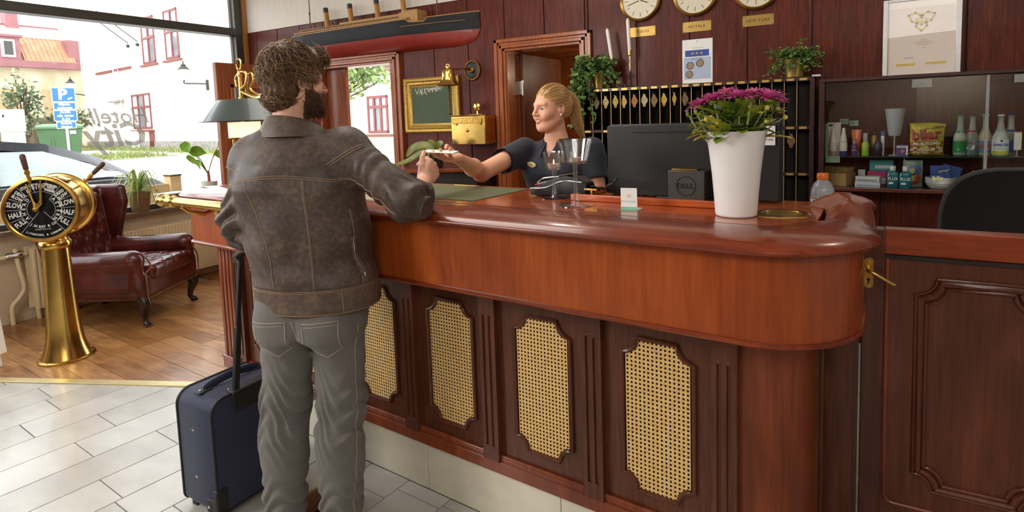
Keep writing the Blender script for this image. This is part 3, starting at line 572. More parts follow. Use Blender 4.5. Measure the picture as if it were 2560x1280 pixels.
# ship's bell on its bracket
bl = thing('ships_bell', "brass ship's bell hanging from a rope ringed wall bracket", 'bell', (-2.835, 4.25, 1.91))
def ell_y(cx, cz, rx, rz, y, n=28): return [(cx + rx * math.cos(a), y, cz + rz * math.sin(a)) for a in [2 * math.pi * i / n for i in range(n)]]
build('mount_plate', MB().lathe([(.068, 0), (.068, .014), (.05, .018)], (-2.835, 4.25, 1.91), (0, -1, 0), 28), M['black'], bl)
rp = MB()
for i in range(40): a = 2 * math.pi * i / 40; rp.sphere((-2.835 + .074 * math.cos(a), 4.235, 1.91 + .078 * math.sin(a)), (.0085, .010, .0085), 8, 5)
build('rope_ring', rp, M['brass_dark'], bl, kind='stuff')
build('arm', MB().lathe([(.024, 0), (.026, .02), (.016, .03)], (-2.835, 4.235, 1.91), (0, -1, 0), 16).tube(curve_pts([(-2.835, 4.21, 1.91), (-2.85, 4.15, 1.925), (-2.875, 4.09, 1.915), (-2.895, 4.02, 1.915), (-2.905, 3.985, 1.93)], 5), [.014] * 6 + [.008] * 15, 8), M['brass_dark'], bl)
build('bell', MB().lathe([(.001, .150), (.012, .150), (.014, .132), (.044, .128), (.052, .118), (.057, .075), (.062, .04), (.074, .016), (.092, .004), (.096, -.004), (.088, -.008), (.066, .004), (.05, .03)], (-2.905, 3.985, 1.785), n=32), M['brass'], bl, smooth=50)
build('loop', MB().tube([(-2.905 + .018 * math.cos(a), 3.985, 1.935 + .018 * math.sin(a)) for a in [2 * math.pi * i / 12 for i in range(12)]], .005, 6, loop=True), M['brass'], bl)
rl = MB()
for k_ in range(2): rl.tube([(-2.905 + .007 * math.cos(i * .9 + math.pi * k_), 3.985 + .007 * math.sin(i * .9 + math.pi * k_), 1.79 - i * .0075) for i in range(34)], .0065, 6)
build('bell_rope', rl, pm('tarry bell rope', (110, 88, 48), .8, var=.3, scale=120), bl)
# brass post box
pb_ = thing('post_box', 'polished brass post box with a raised word on its flap', 'post box', (-2.78, 4.25, 1.29))
build('body', MB().box(-2.948, -2.612, 4.055, 4.249, 1.288, 1.522), M['brass'], pb_, bevel=.004)
build('side_plate', MB().box(-2.6115, -2.6095, 4.06, 4.245, 1.293, 1.518), M['brass_dark'], pb_)
build('flap', MB().box(-2.937, -2.638, 4.047, 4.056, 1.462, 1.508), M['brass_dark'], pb_, bevel=.003)
build('lettering', text_mb('POST', .042, face_y(-2.785, 4.0465, 1.485), .0022, spacing=1.25, bold=.0012, sx=1.15), M['brass'], pb_, smooth=None)
for x in (-2.90, -2.66): build('hinge', MB().box(x - .012, x + .012, 4.045, 4.056, 1.447, 1.462), M['brass_dark'], pb_)
build('lock', MB().lathe([(.016, 0), (.016, .004), (.006, .008)], (-2.785, 4.055, 1.405), (0, -1, 0), 10), M['brass_dark'], pb_)
rv = MB()
for y in (4.09, 4.15, 4.21):
    rv.sphere((-2.609, y, 1.305), .004, 8, 5).sphere((-2.609, y, 1.505), .004, 8, 5)
for x in (-2.93, -2.63): rv.sphere((x, 4.055, 1.305), .005, 8, 5)
build('rivets', rv, M['chrome'], pb_, kind='stuff')
build('crest', MB().lathe([(.001, 0), (.030, .002), (.034, .010), (.026, .016), (.012, .016), (.001, .018)], (-2.775, 4.20, 1.60), (0, -1, 0), 22).lathe([(.012, .0), (.010, .045)], (-2.775, 4.205, 1.522), n=10).box(-2.84, -2.71, 4.17, 4.24, 1.522, 1.535).box(-2.87, -2.68, 4.12, 4.24, 1.515, 1.525), M['brass'], pb_)
build('lid_rail', MB().tube([(-3.0, 4.06, 1.527), (-2.60, 4.06, 1.527)], .005, 8), M['brass'], pb_)
# clocks and their name plates
dialm = pm('ivory clock dial', (222, 214, 190), .4, var=.03)
def clock(cx, cz, label, hh, mm):
    t = thing('wall_clock', label, 'clock', (cx, YW, cz), 0, 'time zone clocks')
    build('case', MB().lathe([(.148, 0), (.150, .018), (.147, .030), (.138, .036), (.130, .031), (.129, .012)], (cx, YW, cz), (0, -1, 0), 48, cap=False), M['brass_dark'], t, smooth=35)
    build('dial', disc_y((cx, cz), .131, YW - .012, 40, .008), dialm, t, smooth=None)
    tm_ = MB()
    for i in range(12):
        a = math.pi / 6 * i; m_ = ribbon([(cx + .088 * math.sin(a), cz + .088 * math.cos(a)), (cx + .114 * math.sin(a), cz + .114 * math.cos(a))], .0032, YW - .0204); tm_.add(m_.v, m_.f)
    build('hour_marks', tm_, ink, t, smooth=None, kind='stuff')
    for nm, ang, L_, w_ in (('hour_hand', (hh + mm / 60) * math.pi / 6, .058, .006), ('minute_hand', mm * math.pi / 30, .098, .004)):
        build(nm, ribbon([(cx - .012 * math.sin(ang), cz - .012 * math.cos(ang)), (cx + L_ * math.sin(ang), cz + L_ * math.cos(ang))], w_, YW - .0235), ink, t, smooth=None)
    build('hub', MB().lathe([(.006, 0), (.006, .006)], (cx, YW - .022, cz), (0, -1, 0), 12), M['brass'], t)
clock(-1.360, 2.307, 'round brass rimmed wall clock above the plate reading TOKYO', 3, 42)
clock(-.972, 2.300, 'round brass rimmed wall clock above the plate reading MOTALA', 8, 42)
clock(-.582, 2.296, 'round brass rimmed wall clock above the plate reading NEW YORK', 2, 42)
pls = pm('brushed brass plate', (164, 134, 72), .36, .8, var=.12, scale=18, stretch=(.3, 1, 6))
for x0, x1, z0, z1, s_ in ((-1.445, -1.255, 2.051, 2.121, 'TOKYO'), (-1.062, -.868, 2.047, 2.118, 'MOTALA'), (-.668, -.474, 2.045, 2.117, 'NEW YORK')):
    t = thing('name_plate', 'engraved brass plate reading %s under its wall clock' % s_, 'sign', ((x0 + x1) / 2, YW, z0), 0, 'city name plates')
    build('plate', MB().box(x0, x1, YW - .003, YW, z0, z1), pls, t, bevel=.001, seg=1)
    build('lettering', text_mb(s_, .028, face_y((x0 + x1) / 2, YW - .0034, (z0 + z1) / 2), .0003, spacing=1.1, sx=.95), ink, t, smooth=None)
    for x in (x0 + .008, x1 - .008):
        for z in (z0 + .008, z1 - .008): build('screw', MB().lathe([(.003, 0), (.002, .0015)], (x, YW - .003, z), (0, -1, 0), 8), M['black'], t)
# hotel class sign and framed certificate
t = thing('hotel_sign', 'white hanging hotel class sign with three stars and a blue band', 'sign', (-.965, YW, 1.674))
build('board', MB().box(-1.066, -.860, YW - .004, YW, 1.674, 1.996), M['white'], t, bevel=.001, seg=1)
build('field', yplate(-1.055, -.872, 1.722, 1.872, YW - .004), pm('pale blue print', (176, 190, 214), .5, var=.02), t)
build('band', yplate(-1.046, -.884, 1.878, 1.922, YW - .004), blueink, t)
st = MB()
for i in range(3):
    c = (-.995 + i * .030, 1.900); st.prism([(c[0] + (.0115 if k_ % 2 == 0 else .0048) * math.sin(math.pi * k_ / 5), c[1] + (.0115 if k_ % 2 == 0 else .0048) * math.cos(math.pi * k_ / 5)) for k_ in range(10)], YW - .0054, YW - .0046, 'y')
build('stars', st, goldink, t, smooth=None, kind='stuff')
build('lettering', text_mb('HOTEL', .021, face_y(-.962, YW - .0046, 1.862), .0003, spacing=1.1, sx=1.2), pm('grey printing ink', (96, 100, 112), .6), t, smooth=None)
build('small_print', text_mb('HOTELLSTARS', .010, face_y(-.962, YW - .0046, 1.936), .0003, sx=1.2), pm('pale gold ink', (176, 168, 130), .6), t, smooth=None)
for c in ((-1.012, 1.816), (-.945, 1.830), (-1.018, 1.756)):
    p_ = build('seal', disc_y(c, .026, YW - .004), whiteink, t, smooth=None); build('seal_print', disc_y(c, .0225, YW - .0046), pm('bronze seal print', (150, 130, 98), .5, var=.2, scale=90), p_, smooth=None)
build('hanging_nail', MB().sphere((-.964, YW - .005, 1.982), .003, 8, 5), M['black'], t)
ct_ = thing('framed_certificate', 'framed certificate with a gold heart emblem standing on the glass cabinet', 'certificate', (.315, 4.2, 1.662))
sil = pm('silver frame', (206, 206, 208), .35, .6, var=.05)
for nm, a in (('frame_side', (.127, .152, 1.662, 2.110)), ('frame_side', (.478, .503, 1.662, 2.110)), ('frame_rail', (.152, .478, 1.662, 1.674)), ('frame_rail', (.152, .478, 2.094, 2.110))): build(nm, MB().box(a[0], a[1], 4.196, 4.216, a[2], a[3]), sil, ct_, bevel=.002)
build('sheet', MB().box(.15, .48, 4.206, 4.214, 1.67, 2.10), pm('cream certificate paper', (226, 214, 204), .5, var=.02), ct_, smooth=None)
cg = lambda p, w_=.006: ribbon(p, w_, 4.2058)
def heart(cx, cz, s, ang, n=20):
    c_, s_ = math.cos(ang), math.sin(ang); o_ = []
    for i in range(n + 1):
        a = 2 * math.pi * i / n; x = 16 * math.sin(a) ** 3; y = 13 * math.cos(a) - 5 * math.cos(2 * a) - 2 * math.cos(3 * a) - math.cos(4 * a); x, y = x * s / 16, y * s / 16; o_.append((cx + c_ * x - s_ * y, cz + s_ * x + c_ * y))
    return o_
em = MB()
for p_ in ([(.252, 2.012), (.285, 2.024), (.311, 2.008), (.312, 1.99), (.292, 1.966), (.268, 1.975), (.252, 2.012)], [(.378, 2.012), (.345, 2.024), (.319, 2.008), (.318, 1.99), (.338, 1.966), (.362, 1.975), (.378, 2.012)], [(.315, 1.918), (.288, 1.946), (.292, 1.964), (.315, 1.955), (.338, 1.964), (.342, 1.946), (.315, 1.918)]): m_ = cg(p_, .0125); em.add(m_.v, m_.f)
m_ = MB().prism([(.292, 1.98), (.338, 1.98), (.315, 1.958)], 4.2050, 4.2054, 'y'); em.add(m_.v, m_.f); m_ = yplate(.284, .346, 1.971, 1.992, 4.2052); em.add(m_.v, m_.f)
build('emblem', em, goldink, ct_, smooth=None); build('emblem_year', text_mb('2016', .018, face_y(.315, 4.2044, 1.981), .0002), whiteink, ct_, smooth=None)
build('bar', yplate(.196, .292, 1.722, 1.735, 4.2058), goldink, ct_); build('bar', yplate(.338, .436, 1.724, 1.737, 4.2058), goldink, ct_)
pr_ = pm('faint printed text', (196, 182, 160), .6); sm = MB()
for i, (z, w_) in enumerate(((1.866, .03), (1.855, .07), (1.846, .09), (1.837, .06), (1.82, .02))): m_ = yplate(.33 - w_ / 2, .33 + w_ / 2, z, z + .004, 4.2058); sm.add(m_.v, m_.f)
build('text_lines', sm, pr_, ct_, kind='stuff'); build('signature', ribbon([(.232 + i * .006, 1.766 + .006 * math.sin(i * 2.1)) for i in range(9)], .0015, 4.2058), ink, ct_)
build('pane', MB().box(.152, .478, 4.199, 4.2005, 1.674, 2.094), M['glass'], ct_, smooth=None)
# key rack
kr = thing('key_rack', 'dark wooden key rack with brass slot dividers and numbered tabs', 'key rack', (-1.0, 4.1, 1.0))
K = lambda *a, **k: build(*a, kr, **k)
RX0, RX1 = -1.80, -.225
K('back_board', MB().box(RX0, RX1, 4.235, 4.249, .74, 1.687), M['black_wood'])
for z0, z1 in ((1.664, 1.688), (1.364, 1.386), (1.072, 1.094), (.76, .782)): K('shelf', MB().box(RX0, RX1, 4.10, 4.236, z0, z1), M['cabinet_wood'], bevel=.0015, seg=1)
for x0, x1 in ((RX0, RX0 + .018), (-.252, -.225)): K('side', MB().box(x0, x1, 4.095, 4.249, .74, 1.688), M['cabinet_wood'], bevel=.0015, seg=1)
divm = pm('brass edged divider', (190, 160, 112), .4, .4, var=.05)
dv = MB()
for i in range(-2, 19):
    x = -1.623 + .0721 * i
    if x > RX0 + .03: K('divider', MB().box(x - .0018, x + .0018, 4.114, 4.235, .782, 1.664).box(x - .0020, x + .0020, 4.112, 4.114, .782, 1.664, 1), [M['black_wood'], divm], smooth=None)
lab = pm('engraved brass tab', (198, 164, 86), .35, .7, var=.15, scale=60)
for i in range(-2, 19):
    x = -1.623 + .0721 * (i + .5)
    if x < RX0 + .03: continue
    K('slot_tab', MB().box(x - .021, x + .021, 4.0985, 4.1002, 1.667, 1.682), lab, smooth=None)
    if x > -.5 or i < -1 or i == 0: 
        K('slot_tab', MB().box(x - .021, x + .021, 4.0985, 4.1002, 1.367, 1.381), lab, smooth=None)
    if x > -.5: K('slot_tab', MB().box(x - .021, x + .021, 4.0985, 4.1002, 1.075, 1.089), lab, smooth=None)
# key fobs hanging in the rack
fobm = [pm('brass key fob %d' % i, tuple(int(q * .8) for q in c), .45, .45, var=.12, scale=40) for i, c in enumerate(((206, 180, 120), (196, 176, 90), (212, 178, 84), (186, 122, 58), (200, 184, 136), (150, 116, 74), (222, 186, 70), (204, 176, 80), (140, 108, 72)))]
def fob(x, zt, mi_, label, w_=1.0, y=4.13, key=False):
    t = thing('key_fob', label, 'key fob', (x, y, zt), 0, 'room key fobs in the rack')
    o_ = []; pts = [(0, -.092), (.009, -.089), (.011, -.080), (.012, -.072), (.021, -.060), (.026, -.046), (.022, -.032), (.012, -.020), (.010, -.010), (.006, -.002), (0, 0)]
    o_ = [(a * w_, b - .018) for a, b in pts] + [(-a * w_, b - .018) for a, b in pts[-2:0:-1]]
    build('fob', MB().prism([(x + a, zt + b) for a, b in o_], y - .0015, y + .0015, 'y'), fobm[mi_ % 9], t, bevel=.001, seg=1)
    build('fob_hole', disc_y((x, zt - .099), .0042, y - .0016, 10), M['black'], t, smooth=None); build('engraving', text_mb('HOTELL', .0085, face_y(x, y - .0018, zt - .056), .0002), ink, t, smooth=None) if w_ > .8 else None
    build('ring', MB().tube([(x + .011 * math.cos(a), y + .003 * math.sin(a * 2), zt - .010 + .012 * math.sin(a)) for a in [2 * math.pi * i / 14 for i in range(14)]], .0013, 5, loop=True), M['chrome'], t)
    build('hook', MB().tube([(x, 4.235, zt + .004), (x, y + .01, zt + .004), (x, y, zt + .006), (x, y - .006, zt + .012)], .0016, 5), M['brass'], t)
    if key: build('key', MB().tube([(x, y - .003, zt - .11), (x + .004, y - .003, zt - .165)], .003, 6).box(x - .002, x + .012, y - .005, y - .002, zt - .165, zt - .150), M['brass'], t)
ks = [(-1.67, 8), (-1.598, 0), (-1.522, 1), (-1.458, 2), (-1.380, 3), (-1.307, 4), (-1.237, 5), (-1.166, 6), (-1.094, 7), (-1.022, 8)]
ords = ['behind the trailing ivy', 'first clear of the ivy', 'second from the ivy', 'third from the ivy', 'coppery, fourth from the ivy', 'pale, fifth from the ivy', 'brown, sixth from the ivy', 'bright yellow, seventh from the ivy', 'turned edgeways, eighth from the ivy', 'dull brown, beside the pink flowers']
for i, (x, c) in enumerate(ks): fob(x, 1.648 + (i % 3) * .002, c, 'brass key fob in the top row, ' + ords[i], (1, 1, .92, .94, 1.02, 1.03, 1.05, .9, .6, 1)[i])
fob(-.431, 1.352, 1, 'brass key fob with a dangling key in the middle row by the flowers', .95, key=True); fob(-.357, 1.355, 5, 'brown key fob in the middle row next to the one with a key', 1.0)
t = thing('room_key', 'bare brass room key on a ring in the bottom row of the rack', 'key', (-.430, 4.13, 1.06))
build('ring', MB().tube([(-.430 + .013 * math.cos(a), 4.13, 1.045 + .015 * math.sin(a)) for a in [2 * math.pi * i / 14 for i in range(14)]], .0015, 5, loop=True), M['chrome'], t)
build('key', MB().tube([(-.430, 4.128, 1.03), (-.426, 4.128, .975)], .0032, 6).box(-.432, -.412, 4.126, 4.129, .975, .992).tube([(-.430 + .01 * math.cos(a), 4.128, 1.022 + .012 * math.sin(a)) for a in [2 * math.pi * i / 10 for i in range(10)]], .003, 5, loop=True), M['brass'], t)
build('hook', MB().tube([(-.430, 4.235, 1.064), (-.430, 4.135, 1.064), (-.430, 4.126, 1.07)], .0016, 5), M['brass'], t)
# ------------------------------------------------------------------ glass cabinet and what stands in it
gc = thing('glass_cabinet', 'dark wooden display cabinet with sliding glass doors and snacks inside', 'cabinet', (.5, 4.1, 1.0))
Q = lambda *a, **k: build(*a, gc, **k)
Q('top_board', MB().box(-.195, 1.25, 3.965, 4.249, 1.642, 1.662), M['cabinet_wood'], bevel=.002, seg=1)
Q('side', MB().box(-.195, -.165, 3.965, 4.249, .98, 1.642), M['cabinet_wood'], bevel=.002, seg=1); Q('side', MB().box(1.22, 1.25, 3.965, 4.249, .98, 1.642), M['cabinet_wood'])
Q('back_panel', MB().box(-.165, 1.22, 4.236, 4.249, 1.02, 1.642), M['wall_wood'])
Q('bottom_shelf', MB().box(-.165, 1.22, 3.955, 4.236, 1.002, 1.020), wood('red brown shelf edge', (70, 32, 26), (92, 44, 34), (110, 58, 44), axis=0, rough=.4), bevel=.002, seg=1)
Q('glass_shelf', MB().box(-.165, 1.22, 4.02, 4.236, 1.196, 1.203), pm('green edged shelf glass', (176, 206, 190), .03, trans=.9, ior=1.3, var=0), smooth=None)
Q('sliding_pane', MB().box(-.16, .60, 3.975, 3.979, 1.022, 1.638), M['glass_pane'], smooth=None); Q('sliding_pane', MB().box(.285, 1.2, 3.985, 3.989, 1.022, 1.638), M['glass_pane'], smooth=None)
Q('pane_stile', MB().box(.588, .602, 3.972, 3.981, 1.022, 1.638), pm('frosted glass edge', (150, 150, 150), .3, var=.05))
for x0, x1, z0, z1 in ((.262, .352, 1.588, 1.632), (.70, .79, 1.592, 1.632)): Q('paper_label', MB().box(x0, x1, 3.971, 3.9745, z0, z1), pm('grey paper slip', (150, 150, 146), .6, alpha=1))
def wrap(mb, cx, cy, R):
    for i, (x, y, z) in enumerate(mb.v):
        a = (x - cx) / R; d_ = cy - y; mb.v[i] = (cx + d_ * math.sin(a), cy - d_ * math.cos(a), z)
    return mb
def cyl_text(s, size, cx, cy, R, z, sx=1.0, bold=0.0, rot=0, shear=0):
    Mx = face_y(cx, cy - R - .0008, z) @ Matrix.Rotation(rot, 4, 'Z'); return wrap(text_mb(s, size, Mx, .0002, bold=bold, sx=sx, shear=shear), cx, cy, R)
def lab_band(cx, cy, R, z0, z1, half=2.2, n=20): 
    mb = MB(); A = [-half + 2 * half * i / n for i in range(n + 1)]; r1 = R + .0006
    return mb.loft([[(cx + r_ * math.sin(a), cy - r_ * math.cos(a), z) for r_, z in ((R - .0005, z0), (r1, z0), (r1, z1), (R - .0005, z1))] for a in A])
def bottle_prof(R, H, neck=.013, sh=.58): return [(R * .85, 0), (R, .004), (R, H * .42), (R * .97, H * .48), (R * .7, H * sh), (R * .48, H * .68), (neck, H * .82), (neck, H * .95), (neck * 1.12, H * .955), (neck * 1.12, H * .985), (neck * .9, H * .985)]
gl = pm('bottle glass', (228, 232, 228), .03, var=.03, alpha=.38, spec=.8)
GSH = 1.203
def soda(x, y, H, R, label, liquid, capc, band, half=2.3, z0=.018, z1=.082, extras=()):
    t = thing('glass_bottle', label, 'bottle', (x, y, GSH))
    build('bottle', MB().lathe(bottle_prof(R, H), (x, y, GSH), n=24), gl, t, smooth=60)
    build('drink', MB().lathe([(R * .8, .004), (R * .94, .008), (R * .94, H * .42), (R * .9, H * .48), (R * .62, H * .6), (.001, H * .6)], (x, y, GSH), n=20), pm('drink ' + label[:12], liquid, .15, var=.05), t, smooth=60)
    build('crown_cap', MB().lathe([(.0165, 0), (.0165, .007), (.012, .011), (.001, .0115)], (x, y, GSH + H * .965), n=18), pm('cap ' + label[:10], capc, .35, var=.05), t)
    if band: build('label', lab_band(x, y, R, GSH + z0, GSH + z1, half), pm('label ' + label[:10], band, .5, var=.03), t)
    for nm, m_, mat_ in extras: build(nm, m_, mat_, t, smooth=None)
    return t
yb = 4.11
def disc_wrap(cx, dz, r, R, col): return (lambda: None)
def roundel(cx, cy, R, z, r_, a0=0, a1=2 * math.pi, off=.001, dx=0.0, wave=None):
    pts = [(cx + dx + r_ * math.cos(a), z + r_ * math.sin(a)) for a in [a0 + (a1 - a0) * i / 22 for i in range(23 if a1 - a0 < 6 else 22)]]
    return wrap(MB().prism(pts, cy - R - off - .0003, cy - R - off, 'y'), cx, cy, R)
R_ = .031
soda(.50, yb, .222, R_, 'clear glass bottle with green label and a white figure seven', (206, 216, 190), (44, 140, 84), (46, 146, 76), extras=[('lettering', cyl_text('7', .062, .50 - .002, yb, R_, GSH + .052, bold=.002, sx=1.1, shear=.25), whiteink), ('neck_label', lab_band(.50, yb, .021, GSH + .118, GSH + .138, 1.6), greenink), ('neck_lettering', cyl_text('7', .018, .50, yb, .0215, GSH + .128, bold=.001), whiteink)])
soda(.555, yb + .006, .224, R_, 'cola bottle with a red white and blue roundel on its front', (40, 22, 18), (26, 26, 30), None, extras=[('roundel', roundel(.555, yb + .006, R_, GSH + .048, .0225, dx=-.012), whiteink), ('roundel_red', roundel(.555, yb + .006, R_, GSH + .050, .020, .15, math.pi - .1, .0014, -.012), redink), ('roundel_blue', roundel(.555, yb + .006, R_, GSH + .0455, .0195, math.pi + .25, 2 * math.pi - .15, .0014, -.012), blueink), ('neck_label', lab_band(.555, yb + .006, .021, GSH + .118, GSH + .140, 1.4), redink)])
soda(.612, yb, .224, R_, 'orange soda bottle with a yellow and blue label and pale blue cap', (216, 172, 40), (120, 180, 206), (62, 122, 190), extras=[('label_sun', roundel(.612, yb, R_, GSH + .058, .026), goldink), ('lettering', cyl_text('ZINGO', .026, .612, yb, R_ + .001, GSH + .052, bold=.0012, rot=.12), redink)])
soda(.668, 4.055, .222, .036, 'mineral water bottle with a white arched label and cream cap', (214, 220, 214), (214, 214, 190), (232, 234, 232), z0=.012, z1=.092, extras=[('lettering', cyl_text('RAMLÖSA', .0185, .668, 4.055, .0368, GSH + .062, bold=.0004, sx=.88), blueink), ('label_foot', lab_band(.668, 4.055, .0364, GSH + .012, GSH + .030, 2.2), pm('lime label foot', (206, 204, 60), .5)), ('label_dot', roundel(.668, 4.055, .0364, GSH + .084, .006), blueink), ('small_lettering', cyl_text('Citrus', .014, .668, 4.055, .0368, GSH + .042, shear=.3), pm('lime ink', (190, 198, 90), .5))])
soda(.722, 4.12, .224, R_, 'cola bottle with a blue label behind the mineral water', (34, 20, 18), (40, 62, 140), (36, 76, 176), extras=[('lettering', cyl_text('pepsi', .026, .735, 4.12, R_ + .001, GSH + .050, rot=math.pi / 2), whiteink), ('neck_label', lab_band(.722, 4.12, .021, GSH + .118, GSH + .140, 1.4), blueink)])
def carton(name, label, x0, x1, y0, y1, z0, z1, col, marks=(), cat='box', rz=0, group=None):
    t = thing(name, label, cat, ((x0 + x1) / 2, (y0 + y1) / 2, z0), 0)
    build('box', MB().box(x0, x1, y0, y1, z0, z1), pm('card ' + label[:14], col, .5, var=.05), t, bevel=.0012, seg=1)
    for nm, m_, mat_ in marks: build(nm, m_, mat_, t, smooth=None)
    if rz:
        t.rotation_euler = (0, 0, rz)
    return t
pink = pm('skin pink print', (232, 200, 182), .5, var=.03)
def lotion(x, y, label, base):
    t = thing('lotion_bottle', label, 'bottle', (x, y, GSH)); build('bottle', MB().lathe([(.020, .028), (.021, .06), (.017, .10), (.011, .135), (.008, .165), (.001, .168)], (x, y, GSH), n=20), pm('cream bottle', (238, 226, 216), .4, var=.02), t, smooth=60)
    build('cap', MB().lathe([(.019, 0), (.0205, .004), (.0205, .028), (.019, .029)], (x, y, GSH), n=20), base, t); build('lettering', cyl_text('Love', .013, x, y, .0205, GSH + .085, shear=.2), pm('rose ink', (190, 120, 110), .5), t, smooth=None)
carton('lotion_carton', 'white carton printed with two lotion bottles at the left of the glass shelf', -.152, -.082, 4.10, 4.13, GSH, 1.402, (236, 232, 228), [('printed_bottle', MB().prism([(-.145, 1.21), (-.104, 1.21), (-.106, 1.30), (-.115, 1.35), (-.112, 1.385), (-.10, 1.40), (-.118, 1.40), (-.133, 1.34), (-.147, 1.30)], 4.0992, 4.0998, 'y'), pink), ('printed_stamp', yplate(-.145, -.125, 1.378, 1.394, 4.0998), ink)])
lotion(-.122, 4.075, 'cream lotion bottle on a pink cap before the white carton', pm('dusty pink cap', (196, 160, 150), .4)); lotion(-.066, 4.075, 'cream lotion bottle on a navy cap beside the white carton', pm('navy cap', (56, 56, 110), .4))
hg = thing('price_card', 'pale green hanging card folded over the glass shelf edge', 'card', (-.12, 4.0, 1.2)); build('card', MB().box(-.158, -.082, 4.008, 4.010, 1.165, 1.205).box(-.16, -.146, 4.016, 4.018, 1.20, 1.40), pm('green tinted card', (150, 176, 150), .3, alpha=.75), hg, smooth=None)
for i, (x, z) in enumerate(((-.066, 1.405), (-.014, 1.393))):
    t = thing('price_tag', ('mint price tag above the navy capped bottle', 'mint price tag above the orange tube')[i], 'price tag', (x, 4.2, z), 0, 'price tags on hooks'); build('tag', MB().box(x - .024, x + .024, 4.196, 4.198, z - .017, z + .017), pm('mint paper', (190, 208, 180), .6), t, smooth=None); build('price', text_mb(('75:-', '45:-')[i], .02, face_y(x, 4.1955, z), .0002), pm('pencil grey', (120, 130, 116), .6), t, smooth=None); build('hook', MB().tube([(x, 4.236, z + .014), (x, 4.2, z + .014)], .0016, 5), M['chrome'], t)
t = thing('shower_tube', 'orange squeeze tube standing on its cap at the back of the glass shelf', 'tube', (.0, 4.13, GSH))
build('tube', MB().loft([[(.0 + a * math.cos(k_), 4.13 + b * math.sin(k_), GSH + z) for k_ in [2 * math.pi * i / 18 for i in range(18)]] for a, b, z in ((.020, .016, .024), (.023, .014, .07), (.026, .007, .12), (.028, .002, .152))]), pm('orange tube', (226, 96, 30), .3, coat=.3), t, smooth=60); build('cap', MB().lathe([(.018, 0), (.018, .024)], (.0, 4.13, GSH), n=18), pm('white cap', (230, 220, 210), .4), t)
def small_bottle(x, y, label, body, capm, R, H, ch, name='toiletry_bottle', txt=None):
    t = thing(name, label, 'bottle', (x, y, GSH)); build('bottle', MB().lathe([(R * .9, 0), (R, .003), (R, H - .012), (R * .6, H), (.001, H)], (x, y, GSH), n=20), body, t, smooth=50); build('cap', MB().lathe([(R * .62, 0), (R * .62, ch), (R * .5, ch + .002), (.001, ch + .002)], (x, y, GSH + H), n=18), capm, t)
    if txt: build('lettering', cyl_text(txt, .010, x, y, R + .0006, GSH + H * .45), whiteink, t, smooth=None)
small_bottle(-.008, 4.075, 'small purple bottle with grey cap before the orange tube', pm('purple bottle', (92, 62, 104), .35), pm('mauve cap', (150, 130, 150), .4), .0185, .072, .02, txt='shower')
small_bottle(.047, 4.075, 'lime green bottle with a tall clear cap', pm('lime bottle', (150, 190, 40), .35), pm('clear cap', (196, 200, 194), .1, alpha=.6), .0195, .082, .05, txt='hair')
small_bottle(.092, 4.13, 'gold spray can with black cap behind the dark bottle', pm('gold can', (166, 132, 70), .3, .6), M['black'], .0165, .118, .034)
small_bottle(.112, 4.075, 'short dark blue bottle with a domed top', pm('midnight blue bottle', (30, 32, 52), .35), pm('midnight blue dome', (34, 36, 58), .4), .0205, .082, .012)
t = thing('toothpaste_tube', 'white and blue tube standing right of the dark bottle', 'tube', (.134, 4.12, GSH)); build('tube', MB().box(.126, .144, 4.11, 4.13, GSH, GSH + .115), pm('white tube', (220, 224, 232), .4), t, bevel=.004); build('cap', MB().box(.125, .146, 4.112, 4.128, GSH + .115, GSH + .142), pm('blue tube cap', (70, 90, 160), .4), t, bevel=.003)
t = thing('wine_glass', 'tall frosted tulip glass on a thin stem', 'glass', (.192, 4.1, GSH)); fz = pm('frosted glass', (188, 192, 196), .4, var=.05, alpha=.75)
build('bowl', MB().lathe([(.028, .115), (.033, .13), (.051, .272), (.049, .272), (.031, .132), (.001, .125)], (.192, 4.1, GSH), n=24), fz, t, smooth=60); build('stem', MB().lathe([(.030, 0), (.030, .002), (.006, .008), (.004, .03), (.004, .10), (.010, .116), (.001, .118)], (.192, 4.1, GSH), n=16), gl, t, smooth=60)
carton('pastille_box', 'small purple pastille box left of the yellow candy bag', .20, .258, 4.075, 4.10, GSH, GSH + .062, (104, 72, 120), [('panel', yplate(.204, .246, GSH + .046, GSH + .056, 4.0748), whiteink), ('lettering', text_mb('Läkerol', .0095, face_y(.225, 4.0735, GSH + .051), .0002), M['black'], ) , ('star', disc_y((.232, GSH + .026), .010, 4.0748, 8), pm('pink star print', (206, 120, 130), .5)), ('end_panel', yplate(.249, .2575, GSH + .004, GSH + .058, 4.0748), whiteink)])
cdy = thing('candy_bag', 'yellow candy bag with big red lettering on the glass shelf', 'bag', (.345, 4.09, GSH)); bagm = pm('glossy yellow foil', (214, 190, 40), .25, var=.06, scale=30, coat=.4, bump=.3, bscale=60)
NB = 22; rings = []
for j in range(NB + 1):
    v = j / NB; hw = .078 - .004 * v + .007 * (abs(v - .5) * 2) ** 6 + .007 * v; th = .026 * (1 - (abs(v - .5) * 2) ** 4) + .001; ring = []
    for s_, yy in ((1, -1), (-1, 1)):
        for i in range(15): q = -1 + 2 * i / 14; q *= s_; ring.append((.345 + hw * q + .006 * v, 4.10 + yy * th * (1 - q ** 4) * (1 + .15 * math.sin(7 * q + 9 * v)) + .02 * v, GSH + .004 + .178 * v + .004 * math.sin(q * 5)))
    rings.append(ring)
build('bag', MB().loft(rings), bagm, cdy, smooth=80)
def onbag(mb):
    for i, (x, y, z) in enumerate(mb.v):
        v = (z - GSH) / .178; q = max(-1, min(1, (x - .345) / .085)); th = .026 * (1 - min(1, abs(v - .5) * 2) ** 4) + .001; mb.v[i] = (x, 4.10 - th * (1 - q ** 4) * 1.16 + .02 * v - .0022 - (4.0 - y), z)
    return mb
